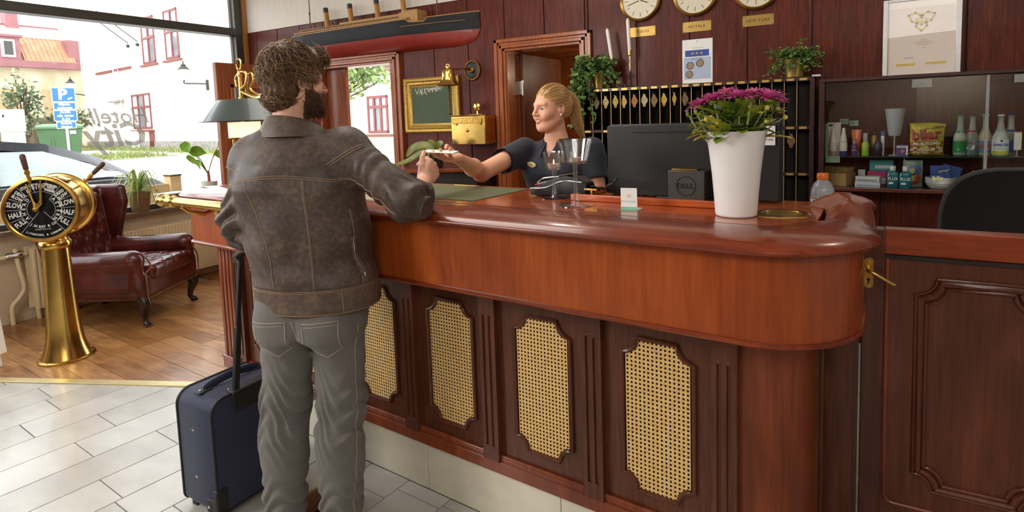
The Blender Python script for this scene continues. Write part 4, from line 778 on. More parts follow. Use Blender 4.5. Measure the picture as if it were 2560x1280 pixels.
build('lettering', onbag(text_mb('bilar', .085, face_y(.343, 4.0, GSH + .118) @ Matrix.Rotation(.07, 4, 'Z'), .0004, bold=.003, sx=.92)), pm('crimson lettering', (170, 26, 34), .4), cdy, smooth=None)
build('lettering', onbag(text_mb('AHLGRENS', .017, face_y(.385, 4.0, GSH + .158) @ Matrix.Rotation(.1, 4, 'Z'), .0004, bold=.0006)), pm('brown lettering', (92, 50, 24), .4), cdy, smooth=None)
build('print_band', onbag(MB().add([(.268 + .155 * i / 12, 4.0, GSH + z) for i in range(13) for z in (.012, .082)], [(2 * i, 2 * i + 2, 2 * i + 3, 2 * i + 1) for i in range(12)])), pm('amber print', (176, 108, 40), .4, var=.2, scale=60), cdy, smooth=None)
build('lettering', onbag(text_mb('FRUKTKOMBI', .021, face_y(.347, 3.9995, GSH + .068) @ Matrix.Rotation(.05, 4, 'Z'), .0004, bold=.0008)), whiteink, cdy, smooth=None)
cn = MB()
for i in range(26): cn.obox((.272 + .146 * random.random(), 3.9992, GSH + .016 + .032 * random.random()), (.009, 0, .002), (0, .0004, 0), (-.001, 0, .0045))
build('printed_sweets', onbag(cn), pm('pale sweets print', (236, 214, 190), .5, var=.15, scale=90), cdy, smooth=None, kind='stuff')
t = thing('candy_bag', 'gold candy bag lying flat in front of the yellow bag', 'bag', (.38, 4.05, GSH)); build('bag', MB().loft([[(.28 + .17 * v, 4.055 + .022 * math.cos(a), GSH + .0075 + .0065 * math.sin(a) * math.sin(math.pi * (.05 + .9 * v)) + .001 * math.sin(v * 30)) for a in [2 * math.pi * i / 12 for i in range(12)]] for v in [k_ / 16 for k_ in range(17)]]), pm('crumpled gold foil', (190, 150, 50), .25, .7, var=.2, scale=60), t, smooth=60)
carton('tall_white_pack', 'tall white pack right of the bottles', .722, .752, 4.03, 4.05, GSH + .035, GSH + .13, (232, 230, 226), [('orange_edge', yplate(.722, .752, GSH + .126, GSH + .131, 4.0298), pm('orange print', (226, 140, 60), .5))], 'pack'); 
build('stand', MB().tube([(.735, 4.04, GSH + .001), (.735, 4.04, GSH + .036)], .004, 8).lathe([(.016, 0), (.016, .003), (.004, .006)], (.735, 4.04, GSH), n=14), M['chrome'], bpy.data.objects['tall_white_pack'])
S2 = 1.0201; y2 = 4.05
t = thing('cardboard_box', 'open brown cardboard box filled with upright cards', 'box', (-.06, 4.07, S2)); cbm = pm('brown cardboard', (176, 138, 88), .8, var=.08, scale=40)
build('box', MB().box(-.165, -.02, 4.02, 4.022, S2, S2 + .078).box(-.165, -.02, 4.158, 4.16, S2, S2 + .078).box(-.165, -.163, 4.02, 4.16, S2, S2 + .115).box(-.022, -.02, 4.02, 4.16, S2, S2 + .078).box(-.165, -.02, 4.02, 4.16, S2, S2 + .003), cbm, t, smooth=None); build('tape', yplate(-.135, -.11, S2 + .03, S2 + .06, 4.0198), pm('brown tape', (140, 98, 54), .4), t)
for i in range(14): build('card', MB().obox((-.158 + i * .0095, 4.09, S2 + .055), (.0012, 0, 0), (0, .06, 0), (.006 + .003 * random.random(), 0, .055 + .003 * random.random())), pm('kraft card', (188, 152, 104), .8, var=.08) if i == 0 else bpy.data.materials['kraft card'], t, smooth=None)
t.rotation_euler = (0, 0, -.35); t.location = (-.068, 4.085, S2)
carton('white_card_box', 'little white card box behind the cardboard box', .012, .05, 4.15, 4.17, S2, S2 + .092, (224, 222, 220))
wb_ = pm('grey print', (150, 156, 170), .5)
carton('bandage_box', 'lower of the two stacked white boxes', .0, .128, 4.03, 4.10, S2, S2 + .030, (206, 210, 214), [('print', yplate(.01, .12, S2 + .006, S2 + .014, 4.0298), wb_)], rz=-.12)
carton('bandage_box', 'upper of the two stacked white boxes', .005, .128, 4.03, 4.10, S2 + .0305, S2 + .062, (214, 212, 210), [('print', yplate(.012, .118, S2 + .034, S2 + .046, 4.0298), wb_)], rz=-.22)
carton('pad_box', 'teal box with a white panel at the back of the lower shelf', .072, .195, 4.17, 4.20, S2, S2 + .148, (92, 170, 178), [('panel', yplate(.10, .188, S2 + .098, S2 + .118, 4.1698), whiteink)])
carton('pad_box', 'magenta box in front of the teal box', .062, .158, 4.13, 4.165, S2, S2 + .085, (196, 62, 116), [('panel', yplate(.115, .155, S2 + .01, S2 + .045, 4.1298), whiteink)])
def flux(x, y, label):
    t = thing('mouthwash_bottle', label, 'bottle', (x, y, S2)); build('bottle', MB().loft([[(x + a * math.copysign(abs(math.cos(k_)) ** .5, math.cos(k_)), y + b * math.copysign(abs(math.sin(k_)) ** .5, math.sin(k_)), S2 + z) for k_ in [2 * math.pi * (i + .5) / 24 for i in range(24)]] for a, b, z in ((.026, .014, 0), (.029, .017, .004), (.029, .017, .082), (.024, .014, .092), (.012, .010, .096), (.012, .010, .10))]), pm('teal mouthwash', (36, 112, 124), .12, var=.1, coat=.5), t, smooth=50)
    build('cap', MB().lathe([(.0145, 0), (.0145, .024), (.013, .026), (.001, .026)], (x, y, S2 + .10), n=18), pm('white ribbed cap', (214, 214, 214), .4), t); build('lettering', text_mb('FLUX', .024, face_y(x, y - .0178, S2 + .052), .0003, bold=.0006, sx=.86), whiteink, t, smooth=None); build('print', yplate(x - .02, x + .002, S2 + .022, S2 + .034, y - .0172), whiteink, t)
flux(.186, 4.045, 'teal mouthwash bottle with white cap, the left of the pair'); flux(.245, 4.02, 'teal mouthwash bottle with white cap, the right and nearer of the pair')
t = thing('blister_pack', 'clear blister pack holding two round coloured cases', 'pack', (.285, 4.09, S2)); build('backing', MB().box(.238, .332, 4.10, 4.102, S2 + .002, S2 + .155), pm('clear plastic card', (206, 212, 212), .15, alpha=.55), t, smooth=None)
build('price', yplate(.252, .305, S2 + .118, S2 + .145, 4.0998), pm('mint price slip', (184, 202, 176), .6), t)
for z, c1, c2 in ((.095, (110, 130, 190), (226, 220, 150)), (.048, (206, 96, 50), (206, 206, 140))): build('case', MB().lathe([(.030, 0), (.031, .008), (.024, .012)], (.288, 4.10, S2 + z), (0, -1, 0), 24, sx=1.15), pm('case %d' % z, c1, .3), t); build('case_lid', MB().lathe([(.016, 0), (.014, .005), (.001, .006)], (.283, 4.087, S2 + z), (0, -1, 0), 18), pm('lid %d' % z, c2, .3), t)
build('hanger', MB().tube([(.245, 4.101, S2 + .15), (.242, 4.101, S2 + .172), (.255, 4.101, S2 + .178), (.265, 4.101, S2 + .172)], .0025, 6), pm('white plastic hook', (220, 220, 220), .4), t)
t = thing('ashtray_bowl', 'stacked white china bowl holding two blue sachets', 'bowl', (.412, 4.05, S2)); china = pm('white china', (226, 224, 218), .2, coat=.4, var=.02)
build('bowl', MB().lathe([(.045, 0), (.052, .004), (.066, .022), (.068, .028), (.066, .030), (.072, .034), (.073, .064), (.070, .066), (.068, .062), (.064, .036), (.001, .034)], (.412, 4.05, S2), n=36), china, t, smooth=40); build('price', MB().obox((.392, 3.976, S2 + .062), (.024, 0, .001), (0, .0006, 0), (0, 0, .009)), pm('cream price slip', (228, 224, 180), .6), t)
def sachet(x, y, tilt, label, full):
    t = thing('sachet', label, 'sachet', (x, y, S2 + .04)); Mx = Matrix.Translation((x, y, S2 + .04)) @ Matrix.Rotation(tilt, 4, 'Y') @ Matrix.Rotation(-.12, 4, 'X'); b = MB().box(-.046, .046, -.003, .003, 0, .092).xf(Mx); build('pouch', b, pm('blue sachet foil %d' % full, (52, 84, 176), .3, var=.15, scale=18), t, bevel=.002, seg=1)
    if full:
        build('lettering', text_mb('Zyxmyr', .02, Mx @ face_y(.016, -.0036, .062) @ Matrix.Rotation(.12, 4, 'Z'), .0003, bold=.0006) if False else text_mb('zymyr', .021, Mx @ face_y(.016, -.0046, .062) @ Matrix.Rotation(.15, 4, 'Z'), .0003, bold=.0005), whiteink, t, smooth=None); build('logo_field', MB().prism([(.016 + .03 * math.cos(a), .062 + .012 * math.sin(a)) for a in [2 * math.pi * i / 20 for i in range(20)]], -.0040, -.0034, 'y').xf(Mx), pm('navy logo field', (20, 34, 100), .4), t, smooth=None)
        for dx in (-.032, -.010): build('printed_bottle', MB().box(dx - .007, dx + .007, -.0040, -.0034, .004, .034).xf(Mx), whiteink, t, smooth=None); build('printed_cap', MB().box(dx - .006, dx + .006, -.0040, -.0034, .034, .046).xf(Mx), pm('navy print', (30, 44, 120), .4), t, smooth=None)
sachet(.410, 4.035, -.03, 'blue printed sachet standing at the front of the bowl', 1); sachet(.445, 4.065, .28, 'blue sachet leaning right behind the printed one', 0)
def cards(x0, x1, z1, label, y):
    t = carton('card_pack', label, x0, x1, y, y + .028, S2, z1, (226, 222, 214), cat='playing cards')
    cx = (x0 + x1) / 2 - .004; zc = (S2 + z1) / 2 + .004; y -= .0002
    for nm, p_, mt in (('printed_robe', [(cx - .026, zc - .012), (cx + .026, zc - .012), (cx + .012, zc + .014), (cx - .012, zc + .014)], redink), ('printed_belt', [(cx - .010, zc - .03), (cx + .012, zc - .03), (cx + .010, zc - .008), (cx - .010, zc - .008)], blueink), ('printed_crown', [(cx - .008, zc + .014), (cx + .008, zc + .014), (cx + .010, zc + .034), (cx - .010, zc + .034)], goldink)): build(nm, MB().prism(p_, y - .0008, y - .0002, 'y'), mt, t, smooth=None)
    h_ = heart(x0 + .014, z1 - .016, .007, 0); build('printed_heart', MB().prism(h_[:-1], y - .0008, y - .0002, 'y'), redink, t, smooth=None)
cards(.553, .628, 1.122, 'pack of playing cards with a clear bag of coins in front', 4.03); cards(.632, .705, 1.118, 'pack of playing cards with a king of hearts, next to the chair back', 4.03)
t = thing('coin_bag', 'small clear bag of dark coins leaning on the left card pack', 'bag', (.60, 4.015, S2)); build('bag', MB().loft([[(.597 + a * math.cos(k_), 4.012 + b * math.sin(k_), S2 + z) for k_ in [2 * math.pi * i / 16 for i in range(16)]] for a, b, z in ((.020, .006, .001), (.034, .012, .02), (.034, .010, .05), (.026, .003, .095))]), pm('clear bag film', (170, 186, 172), .15, alpha=.4), t, smooth=60)
cm = MB()
for i in range(12): cm.lathe([(.011, 0), (.011, .002)], (.585 + .028 * random.random(), 4.006 + .008 * random.random(), S2 + .012 + .04 * random.random()), (random.random() - .5, -1, random.random() - .5), 12)
build('coins', cm, pm('dark coins', (84, 78, 66), .4, .6), t, kind='stuff'); build('warning_print', MB().prism([(.588, S2 + .01), (.612, S2 + .01), (.600, S2 + .03)], 3.9988, 3.9994, 'y'), pm('orange triangle', (206, 130, 40), .5), t)
t = thing('white_clip', 'tiny white block lying on the rack by the second plant', 'block', (-.215, 4.16, 1.688)); build('block', MB().box(-.245, -.195, 4.14, 4.18, 1.6882, 1.70), M['white'], t, bevel=.002)
# office chair in front of the cabinet
oc = thing('office_chair', 'black office chair seen over the gate by its rounded back', 'chair', (.52, 2.75, 0)); 
def bc(y, sc): return [(.52 + sc * .245 * math.copysign(abs(math.cos(a)) ** .62, math.cos(a)), y + .03 * (math.cos(a) ** 2), .99 + sc * .27 * math.copysign(abs(math.sin(a)) ** .62, math.sin(a))) for a in [2 * math.pi * i / 40 for i in range(40)]]
build('backrest', MB().loft([bc(2.70, .90), bc(2.685, .97), bc(2.70, 1), bc(2.73, 1), bc(2.75, .96)]), M['black_matte'], oc, smooth=60)
build('seat', MB().loft([[(.52 + s * .25 * math.copysign(abs(math.cos(a)) ** .6, math.cos(a)), 2.98 + s * .24 * math.copysign(abs(math.sin(a)) ** .6, math.sin(a)), z) for a in [2 * math.pi * i / 30 for i in range(30)]] for s, z in ((.94, .45), (1, .47), (1, .51), (.93, .535))]), M['black_matte'], oc, smooth=60)
build('spine', MB().tube([(.52, 2.95, .44), (.52, 2.68, .46), (.52, 2.66, .62), (.52, 2.70, .92)], .02, 8), M['black'], oc); build('column', MB().tube([(.52, 2.95, .10), (.52, 2.95, .45)], .028, 12), M['black'], oc)
for i in range(5):
    a = 2 * math.pi * i / 5 + .3; e = (.52 + .29 * math.cos(a), 2.95 + .29 * math.sin(a)); build('foot', MB().tube([(.52, 2.95, .11), (e[0], e[1], .075)], [.026, .016], 8), M['black'], oc); build('caster', MB().lathe([(.026, -.012), (.028, 0), (.026, .012)], (e[0], e[1], .028), (-math.sin(a), math.cos(a), 0), 14), M['black'], oc)
# candles and plants on the rack
wax = pm('white candle wax', (240, 236, 226), .5, var=.02, sss=.0)
def candle(x, zb, z0, z1, lean, label, brass):
    t = thing('candlestick', label, 'candlestick', (x, 4.15, 1.688), 0, 'candlesticks on the key rack'); dx = lean
    build('base', MB().lathe([(.034, 0), (.036, .004), (.008, .010), (.006, .02)], (x, 4.15, 1.688), n=20), M['black'], t)
    build('rod', MB().tube([(x, 4.15, 1.70), (x + dx * .3, 4.15, z0 - .03)], .0045, 8).lathe([(.005, 0), (.005, .115), (.0065, .12)], (x, 4.15, 1.69), n=10), M['black'], t)
    build('cup', MB().lathe([(.006, 0), (.012, .006), (.013, .04), (.011, .04), (.010, .012)], (x + dx * .3, 4.15, z0 - .034), n=14).tube([(x + dx * .15, 4.15, 1.80), (x + dx * .3, 4.15, z0 - .03)], .005, 8), M['brass'], t)
    build('candle', MB().lathe([(.0105, 0), (.0125, .012), (.0125, z1 - z0 - .02), (.008, z1 - z0 - .006), (.003, z1 - z0)], (x + dx * .3, 4.15, z0), (dx, 0, z1 - z0), 16), wax, t); build('wick', MB().tube([(x + dx * 1.3, 4.15, z1 - .002), (x + dx * 1.3 + .002, 4.15, z1 + .012)], .0012, 5), M['black'], t)
candle(-1.540, 1.688, 1.885, 2.125, -.034, 'white candle on a black stick leaning left behind the ivy', 0); candle(-1.412, 1.688, 1.944, 2.178, -.012, 'white candle in a brass cup right of the leaning one', 1)
potm = pm('brushed brass pot', (206, 184, 110), .28, .95, var=.12, scale=10, stretch=(6, 6, .4))
def pot(t, x, y, z, r0, r1, h_): build('pot', MB().lathe([(r0 * .9, 0), (r0, .003), (r1, h_ - .004), (r1 + .002, h_), (r1 - .003, h_), (r1 - .006, h_ - .02), (.001, h_ - .02)], (x, y, z), n=28), potm, t, smooth=40)
def leaf_geo(mb, P, d_, n_, L_, W, mi=0, lobed=False):
    d_ = Vector(d_).normalized(); n_ = Vector(n_); s_ = d_.cross(n_); s_ = s_.normalized() if s_.length > 1e-4 else d_.orthogonal().normalized(); n_ = s_.cross(d_); P = Vector(P)
    if lobed: o_ = [(0, 0, 0), (.12, .42, .04), (.42, .62, .0), (.50, .34, .02), (.80, .40, -.04), (1.0, 0, -.12), (.80, -.40, -.04), (.50, -.34, .02), (.42, -.62, 0), (.12, -.42, .04)]
    else: o_ = [(0, 0, 0), (.25, .42, .04), (.55, .46, .02), (.85, .2, -.05), (1, 0, -.12), (.85, -.2, -.05), (.55, -.46, .02), (.25, -.42, .04)]
    b = [P + d_ * (L_ * a) + s_ * (W * c) + n_ * (L_ * e) for a, c, e in o_]; m_ = P + d_ * L_ * .5 - n_ * L_ * .05; k_ = len(b)
    mb.add(b + [m_], [(i, (i + 1) % k_, k_) for i in range(k_)], mi)
ivm = [pm('ivy leaf %d' % i, c, .45, var=.25, scale=25, col2=c2) for i, (c, c2) in enumerate((((52, 82, 36), (78, 112, 50)), ((92, 124, 58), (130, 156, 78)), ((34, 58, 28), (56, 84, 40))))]
iv = thing('potted_ivy', 'ivy trailing down from a brass pot at the left end of the key rack', 'plant', (-1.655, 4.15, 1.688)); pot(iv, -1.655, 4.15, 1.688, .052, .066, .115)
fo = MB(); stt = MB()
R0 = np.random.default_rng(3)
for i in range(44):
    a = R0.uniform(0, 2 * math.pi); p = Vector((-1.655, 4.15, 1.80)); r_ = R0.uniform(.04, .15); pts = [p, p + Vector((math.cos(a) * r_ * .6, math.sin(a) * r_ * .3 - .02, R0.uniform(.03, .10)))]
    if i < 18: e = Vector((-1.655 + R0.uniform(-.20, .0), 4.04 + R0.uniform(-.05, .05), R0.uniform(1.40, 1.70))); pts[1] = p + Vector((R0.uniform(-.15, -.02), -.05 + R0.uniform(-.04, .03), R0.uniform(0, .08))); pts += [(pts[1] + e) / 2 + Vector((-.02, -.02, .02)), e]
    elif i < 24: pts += [p + Vector((R0.uniform(.08, .22), -.06, R0.uniform(-.10, .02)))]
    else: pts += [pts[1] + Vector((math.cos(a) * .06 - .01, math.sin(a) * .04, R0.uniform(-.02, .06)))]
    c = curve_pts(pts, 7); stt.tube(c, .0018, 4)
    for q in c[3:]:
        for _ in range(2): d_ = Vector((R0.normal(), R0.normal() - .3, R0.normal() * .6)); leaf_geo(fo, q + Vector(R0.normal(size=3)) * .008, d_, (R0.normal() * .4, -.8, .6 + R0.normal() * .3), R0.uniform(.022, .04), R0.uniform(.024, .036), int(R0.choice([0, 0, 1, 1, 2])), True)
build('stems', stt, ivm[1], iv, kind='stuff'); build('foliage', fo, ivm, iv, smooth=None, kind='stuff', recalc=False)
iv2 = thing('potted_plant', 'small leaved plant in a brass pot at the right end of the key rack', 'plant', (-.345, 4.15, 1.688)); pot(iv2, -.345, 4.15, 1.688, .052, .065, .115)
fo = MB(); stt = MB()
for i in range(60):
    a = R0.uniform(0, 2 * math.pi); p = Vector((-.345, 4.15, 1.79)); r_ = R0.uniform(.05, .17); e = p + Vector((math.cos(a) * r_, math.sin(a) * r_ * .5 - .02, R0.uniform(-.08, .08) + (.0 if i else .0)))
    if i == 0: e = Vector((-.285, 4.13, 1.93))
    if i in (1, 2): e = Vector((-.19, 4.12, 1.86 - .03 * i))
    c = curve_pts([p, (p + e) / 2 + Vector((0, 0, .03)), e], 8); stt.tube(c, .0012, 4)
    for q in c[4:]:
        for _ in range(2): d_ = Vector((R0.normal(), R0.normal() - .2, R0.normal() * .7 + .2)); leaf_geo(fo, q + Vector(R0.normal(size=3)) * .008, d_, (R0.normal() * .5, -.6, .8), R0.uniform(.012, .022), R0.uniform(.012, .018), int(R0.choice([0, 1, 1])))
build('stems', stt, ivm[1], iv2, kind='stuff'); build('foliage', fo, [pm('fresh small leaf', (98, 128, 52), .5, col2=(140, 168, 80), scale=30), ivm[0], ivm[0]], iv2, smooth=None, kind='stuff', recalc=False)
# slanted shelf desk in the corner behind the counter, orchid pot, tray of papers
from_ = [(-3.62, 4.245), (-3.62, 3.52), (-2.62, 3.92), (-2.62, 4.245)]
bd = thing('corner_desk', 'low dark corner desk below the chalkboard with a glossy brown top', 'desk', (-3.1, 4.0, 0)); build('top', MB().prism(from_, 1.075, 1.105), M['counter_top'] if False else M['post_wood'], bd, bevel=.004); build('cabinet', MB().prism([(a + (.03 if a < -3 else -.03), b + (.04 if b < 4.2 else 0)) for a, b in from_], .0, 1.075), M['black_wood'], bd)
# ------------------------------------------------------------------ the window corner: telegraph, armchair, radiator, sill
A_ = Vector((-.734, .678, 0)).normalized(); R_v = Vector((A_.y, -A_.x, 0)); ZV = Vector((0, 0, 1))
tg = thing('engine_telegraph', "brass ship's engine telegraph on a flared column by the window", 'ship telegraph', (-4.557, 1.793, 0))
ctrT = Vector((-4.557, 1.793, 1.022)); FD = ctrT - A_ * .15
build('base_flange', MB().lathe([(.160, 0), (.161, .010), (.155, .014), (.13, .016)], (-4.557, 1.793, 0), n=48), M['brass_dark'], tg)
build('column', MB().lathe([(.142, .012), (.136, .03), (.120, .075), (.108, .12), (.098, .19), (.092, .27), (.086, .40), (.081, .55), (.077, .70), (.0755, .745), (.086, .752), (.090, .765), (.088, .790), (.078, .800), (.074, .815)], (-4.557, 1.793, 0), n=48), M['brass'], tg, smooth=50)
bo = MB()
for i in range(8): a = 2 * math.pi * (i + .5) / 8; bo.sphere((-4.557 + .147 * math.cos(a), 1.793 + .147 * math.sin(a), .016), (.006, .006, .004), 8, 5)
build('bolts', bo, M['brass_dark'], tg, kind='stuff')
def ringT(r_, h_, n=8): return [ctrT + A_ * h_ + (R_v * math.cos(a) + ZV * math.sin(a)) * r_ for a in [2 * math.pi * i / n for i in range(n)]]
neck = MB(); nr = []
for k_ in range(7):
    t = k_ / 6; w_ = .075 + .05 * t ** 2; nr.append([Vector((-4.557, 1.793, .812 + .075 * t)) + (R_v * (w_ * math.cos(a)) + A_ * ((.075 + .03 * t) * math.sin(a))) for a in [2 * math.pi * i / 24 for i in range(24)]])
build('neck', neck.loft(nr), M['brass'], tg, smooth=50)
dprof = [(.19, -.150), (.205, -.150), (.211, -.144), (.211, -.128), (.203, -.120), (.190, -.116), (.187, -.10), (.188, .07), (.192, .074), (.192, .086), (.188, .09), (.190, .118), (.203, .122), (.210, .130), (.210, .144), (.204, .150), (.185, .150)]
build('drum', MB().lathe(dprof, ctrT, A_, 64, cap=False), M['brass'], tg, smooth=30); build('back_plate', MB().lathe([(.188, .146), (.001, .146)], ctrT, A_, 48), M['brass_dark'], tg)
build('front_bezel', MB().lathe([(.186, -.138), (.186, -.152), (.192, -.158), (.206, -.155), (.212, -.146)], ctrT, A_, 64, cap=False), M['brass_dark'], tg, smooth=40)
dl = build('dial', MB().lathe([(.187, -.140), (.001, -.140)], ctrT, A_, 64), pm('black enamel dial', (24, 25, 30), .3, var=.15, scale=20, coat=.3), tg, smooth=None)
def dialM(a, b, rot=0, off=.1415): p = ctrT - A_ * off + R_v * a + ZV * b; return Matrix(((R_v.x, 0, -A_.x, p.x), (R_v.y, 0, -A_.y, p.y), (0, 1, 0, p.z), (0, 0, 0, 1))) @ Matrix.Rotation(rot, 4, 'Z')
enam = pm('cream enamel lettering', (206, 204, 196), .45, var=.06, scale=60)
dt = MB()
def put(s, ang, r_, rot, size, sx=.8, bold=.0012): text_mb(s, size, dialM(r_ * math.sin(math.radians(ang)), r_ * math.cos(math.radians(ang)), math.radians(rot)), .0003, bold=bold, mb=dt, sx=sx)
for s, a in (('FULL', 126), ('HALF', 102), ('SLOW', 77)):
    put(s, -a, .142, -a + 90 if False else (a - 90) * 1.0, .044, .72); put(s, a, .142, -(a - 90) * 1.0, .044, .72)
for s1, s2, a in (('DEAD', 'SLOW', 52),):
    put(s1, -a + 5.5, .144, a - 88, .027, .85); put(s2, -a - 5.5, .144, a - 88, .027, .85); put(s1, a - 5, .144, 88 - a, .027, .85); put(s2, a + 6, .144, 88 - a, .027, .85)
put('STAND', -25, .158, 20, .025, .8); put('BY', -24, .131, 20, .028, .9); put('STOP', 0, .145, 0, .05, .62, .0016)
put('FINISHED', 25, .160, -22, .019, .8); put('WITH', 25, .144, -22, .017, .9); put('ENGINES', 25, .127, -22, .019, .72)
def arc_text(s, r_, a0, da, size, flip=False, sx=.9):
    for i, ch in enumerate(s):
        if ch != ' ': a = a0 + da * i; put(ch, a, r_, (-a if not flip else 180 - a), size, sx, .0008)
arc_text('AHEAD', .093, -124, 19, .030); arc_text('ASTERN', .093, 50, 16.5, .030)
arc_text('J.W.RAY & Co', .112, 213, -6.2, .021, True); arc_text('LIVERPOOL & LONDON', .165, 212, -3.9, .016, True)
text_mb('(LIVERPOOL) LTD', .011, dialM(0, -.128), .0003, mb=dt)
for a in (-141, -114, -89, -65, -39, -13, 13, 39, 65, 89, 114, 141):
    r0, r1 = (.020, .186) if abs(a) == 141 else (.113, .186)
    if a == 39: r0 = .078
    m_ = MB().box(-.0009, .0009, r0, r1, 0, .0006).xf(dialM(0, 0, -math.radians(a))); dt.add(m_.v, m_.f)
for r_, a0, a1 in ((.112, -141, 141), (.076, -141, -40), (.076, 39, 141)):
    for i in range(60):
        b = math.radians(a0 + (a1 - a0) * (i + .5) / 60); w_ = r_ * math.radians((a1 - a0) / 60) / 2 * 1.1; m_ = MB().box(-w_, w_, r_ - .0008, r_ + .0008, 0, .0006).xf(dialM(0, 0, -b)); dt.add(m_.v, m_.f)
build('dial_lettering', dt, enam, dl, smooth=None, recalc=False)
# the inner yoke pointer and the two grip levers
def dp(a, b, off): return ctrT - A_ * off + R_v * a + ZV * b
yk = MB()
yk.tube([dp(-.022, .004, .160), dp(-.030, .05, .160), dp(-.060, .165, .158)], [.011, .007, .006], 8).tube([dp(-.022, .004, .160), dp(.010, .035, .160), dp(.012, .10, .160), dp(.018, .185, .158)], [.011, .008, .007, .006], 8).tube([dp(-.034, .06, .16), dp(-.012, .028, .16), dp(.008, .06, .16)], .007, 8).lathe([(.016, 0), (.018, .010), (.012, .018), (.001, .02)], dp(-.022, .004, .155), -A_, 14)
build('yoke_pointer', yk, M['brass_dark'], tg)
grip = wood('dark turned grip', (58, 34, 24), (78, 48, 34), (98, 62, 44), rough=.35)
for (a, b, off, a2, b2) in ((-.040, .205, .162, -.062, .345), (.165, .150, -.135, .285, .27)):
    p0, p1 = dp(a, b, off), dp(a2, b2, off); d_ = p1 - p0; lv = build('lever', MB().tube([p0 - d_ * .25, p0 + d_ * .35], [.009, .011], 10).lathe([(.015, 0), (.016, .02), (.012, .024)], p0 + d_ * .15, d_, 12), M['brass_dark'], tg)
    build('grip', MB().lathe([(.010, 0), (.0145, .004), (.0165, .05), (.017, .085), (.014, .098), (.006, .103), (.001, .104)], p0 + d_ * .35, d_, 16), grip, lv)
pk = dp(.09, .17, .02); build('top_hatch', MB().obox(dp(.085, .175, -.01), R_v * .03 - ZV * .012, A_ * .04, (R_v * .4 + ZV).normalized() * .006), M['brass_dark'], tg, bevel=.002)
# wing armchair
ac = thing('wing_armchair', 'oxblood leather wing armchair with a buttoned seat and cabriole legs', 'armchair', (-5.145, 2.483, 0), math.radians(-60.3))
lea = pm('oxblood leather', (66, 20, 18), .26, var=.35, scale=7, bump=.12, bscale=260, coat=.35, col2=(98, 34, 28))
def rbox(P, c, h_, r_): q = np.abs(P - np.array(c, np.float32)) - (np.array(h_, np.float32) - r_); return np.linalg.norm(np.maximum(q, 0), axis=1) + np.minimum(q.max(1), 0) - r_
def chair_body(P):
    X = np.abs(P[:, 0]); Q = np.stack([X, P[:, 1], P[:, 2]], 1); taper = Q.copy(); taper[:, 0] = X * (1 + .10 * np.clip((.1 - P[:, 1]) / .5, 0, 1))
    d = rbox(taper, (0, .02, .31), (.365, .37, .095), .03)
    d = smin(d, cap(taper, (.335, -.33, .50), (.345, .30, .515), .078, .082), .03)
    d = smin(d, rbox(taper, (.345, -.03, .40), (.052, .34, .12), .03), .03)
    d = smin(d, cap(taper, (.345, .33, .44), (.345, .335, .30), .045, .04), .04)
    bk = P.copy(); bk[:, 1] = P[:, 1] + (P[:, 2] - .40) * .17 ; bk[:, 0] = X
    d = smin(d, rbox(bk, (0, -.335, .70), (.33 , .065, .345), .045) , .03)
    wg = bk.copy(); wg[:, 0] = X - (P[:, 2] - .6) * .05
    prof = .09 + .075 * np.clip((P[:, 2] - .60) / .3, 0, 1); wq = wg.copy(); wq[:, 1] = (wg[:, 1] + .335) / (prof / .16) ; d = smin(d, rbox(wq, (.325, .10, .80), (.036, .16, .245), .033), .025)
    return d - .0
def lp(name, fn, lo, hi, h_, mats, **k):
    V, F_ = sdf_mesh(fn, lo, hi, h_); me = mesh_from(name, V, F_, mats, None, 180); o = bpy.data.objects.new(name, me); COL.objects.link(o); o.parent = ac; return o
lp('upholstery', chair_body, (-.5, -.75, .18), (.5, .48, 1.12), .0125, lea)
btn = [(x, y) for j, y in enumerate((-.10, .06, .22)) for x in ((-.20, -.067, .067, .20) if j % 2 == 0 else (-.133, 0, .133))]
def seat(P):
    z0 = .425 - .015 * (P[:, 1] < -9); d = rbox(P, (0, .085, .405), (.285, .335, .062), .045); top = np.clip((P[:, 2] - .40) / .06, 0, 1)
    for x, y in btn: r2 = (P[:, 0] - x) ** 2 + (P[:, 1] - y) ** 2; d = d + top * (.020 * np.exp(-r2 / .0011) + .006 * np.exp(-r2 / .006))
    for s_ in (1, -1): u = (P[:, 0] / .133 + s_ * P[:, 1] / .16 + .375 * s_) ; e = np.abs(u - np.round(u)); d = d + top * .006 * np.exp(-(e / .05) ** 2)
    return d - .022 * np.clip(1 - (P[:, 0] / .29) ** 2, 0, 1) * top * .6
lp('seat_cushion', seat, (-.33, -.28, .32), (.33, .46, .52), .0085, lea)
bb = [(x, z) for j, z in enumerate((.58, .70, .82, .94)) for x in ((-.19, -.063, .063, .19) if j % 2 == 0 else (-.126, 0, .126))]
def backpad(P):
    y = P[:, 1] + (P[:, 2] - .40) * .17; Q = np.stack([P[:, 0], y, P[:, 2]], 1); d = rbox(Q, (0, -.275, .72), (.262, .055, .28), .045); f_ = np.clip((y + .27) / .05, 0, 1)
    for x, z in bb: r2 = (P[:, 0] - x) ** 2 + (P[:, 2] - z) ** 2; d = d + f_ * (.030 * np.exp(-r2 / .0010) + .010 * np.exp(-r2 / .004))
    for s_ in (1, -1): u = (P[:, 0] - .063) / .126 + s_ * (P[:, 2] - .58) / .24; e = np.abs(u - np.round(u)); d = d + f_ * .014 * np.exp(-(e / .07) ** 2)
    return d
lp('back_pad', backpad, (-.31, -.58, .38), (.31, -.12, 1.04), .0085, lea)
bm_ = MB()
for x, y in btn: bm_.sphere((x, y, .452), (.011, .011, .006), 10, 6)
build('buttons', bm_, lea, ac, local=True, kind='stuff')
nail = MB()
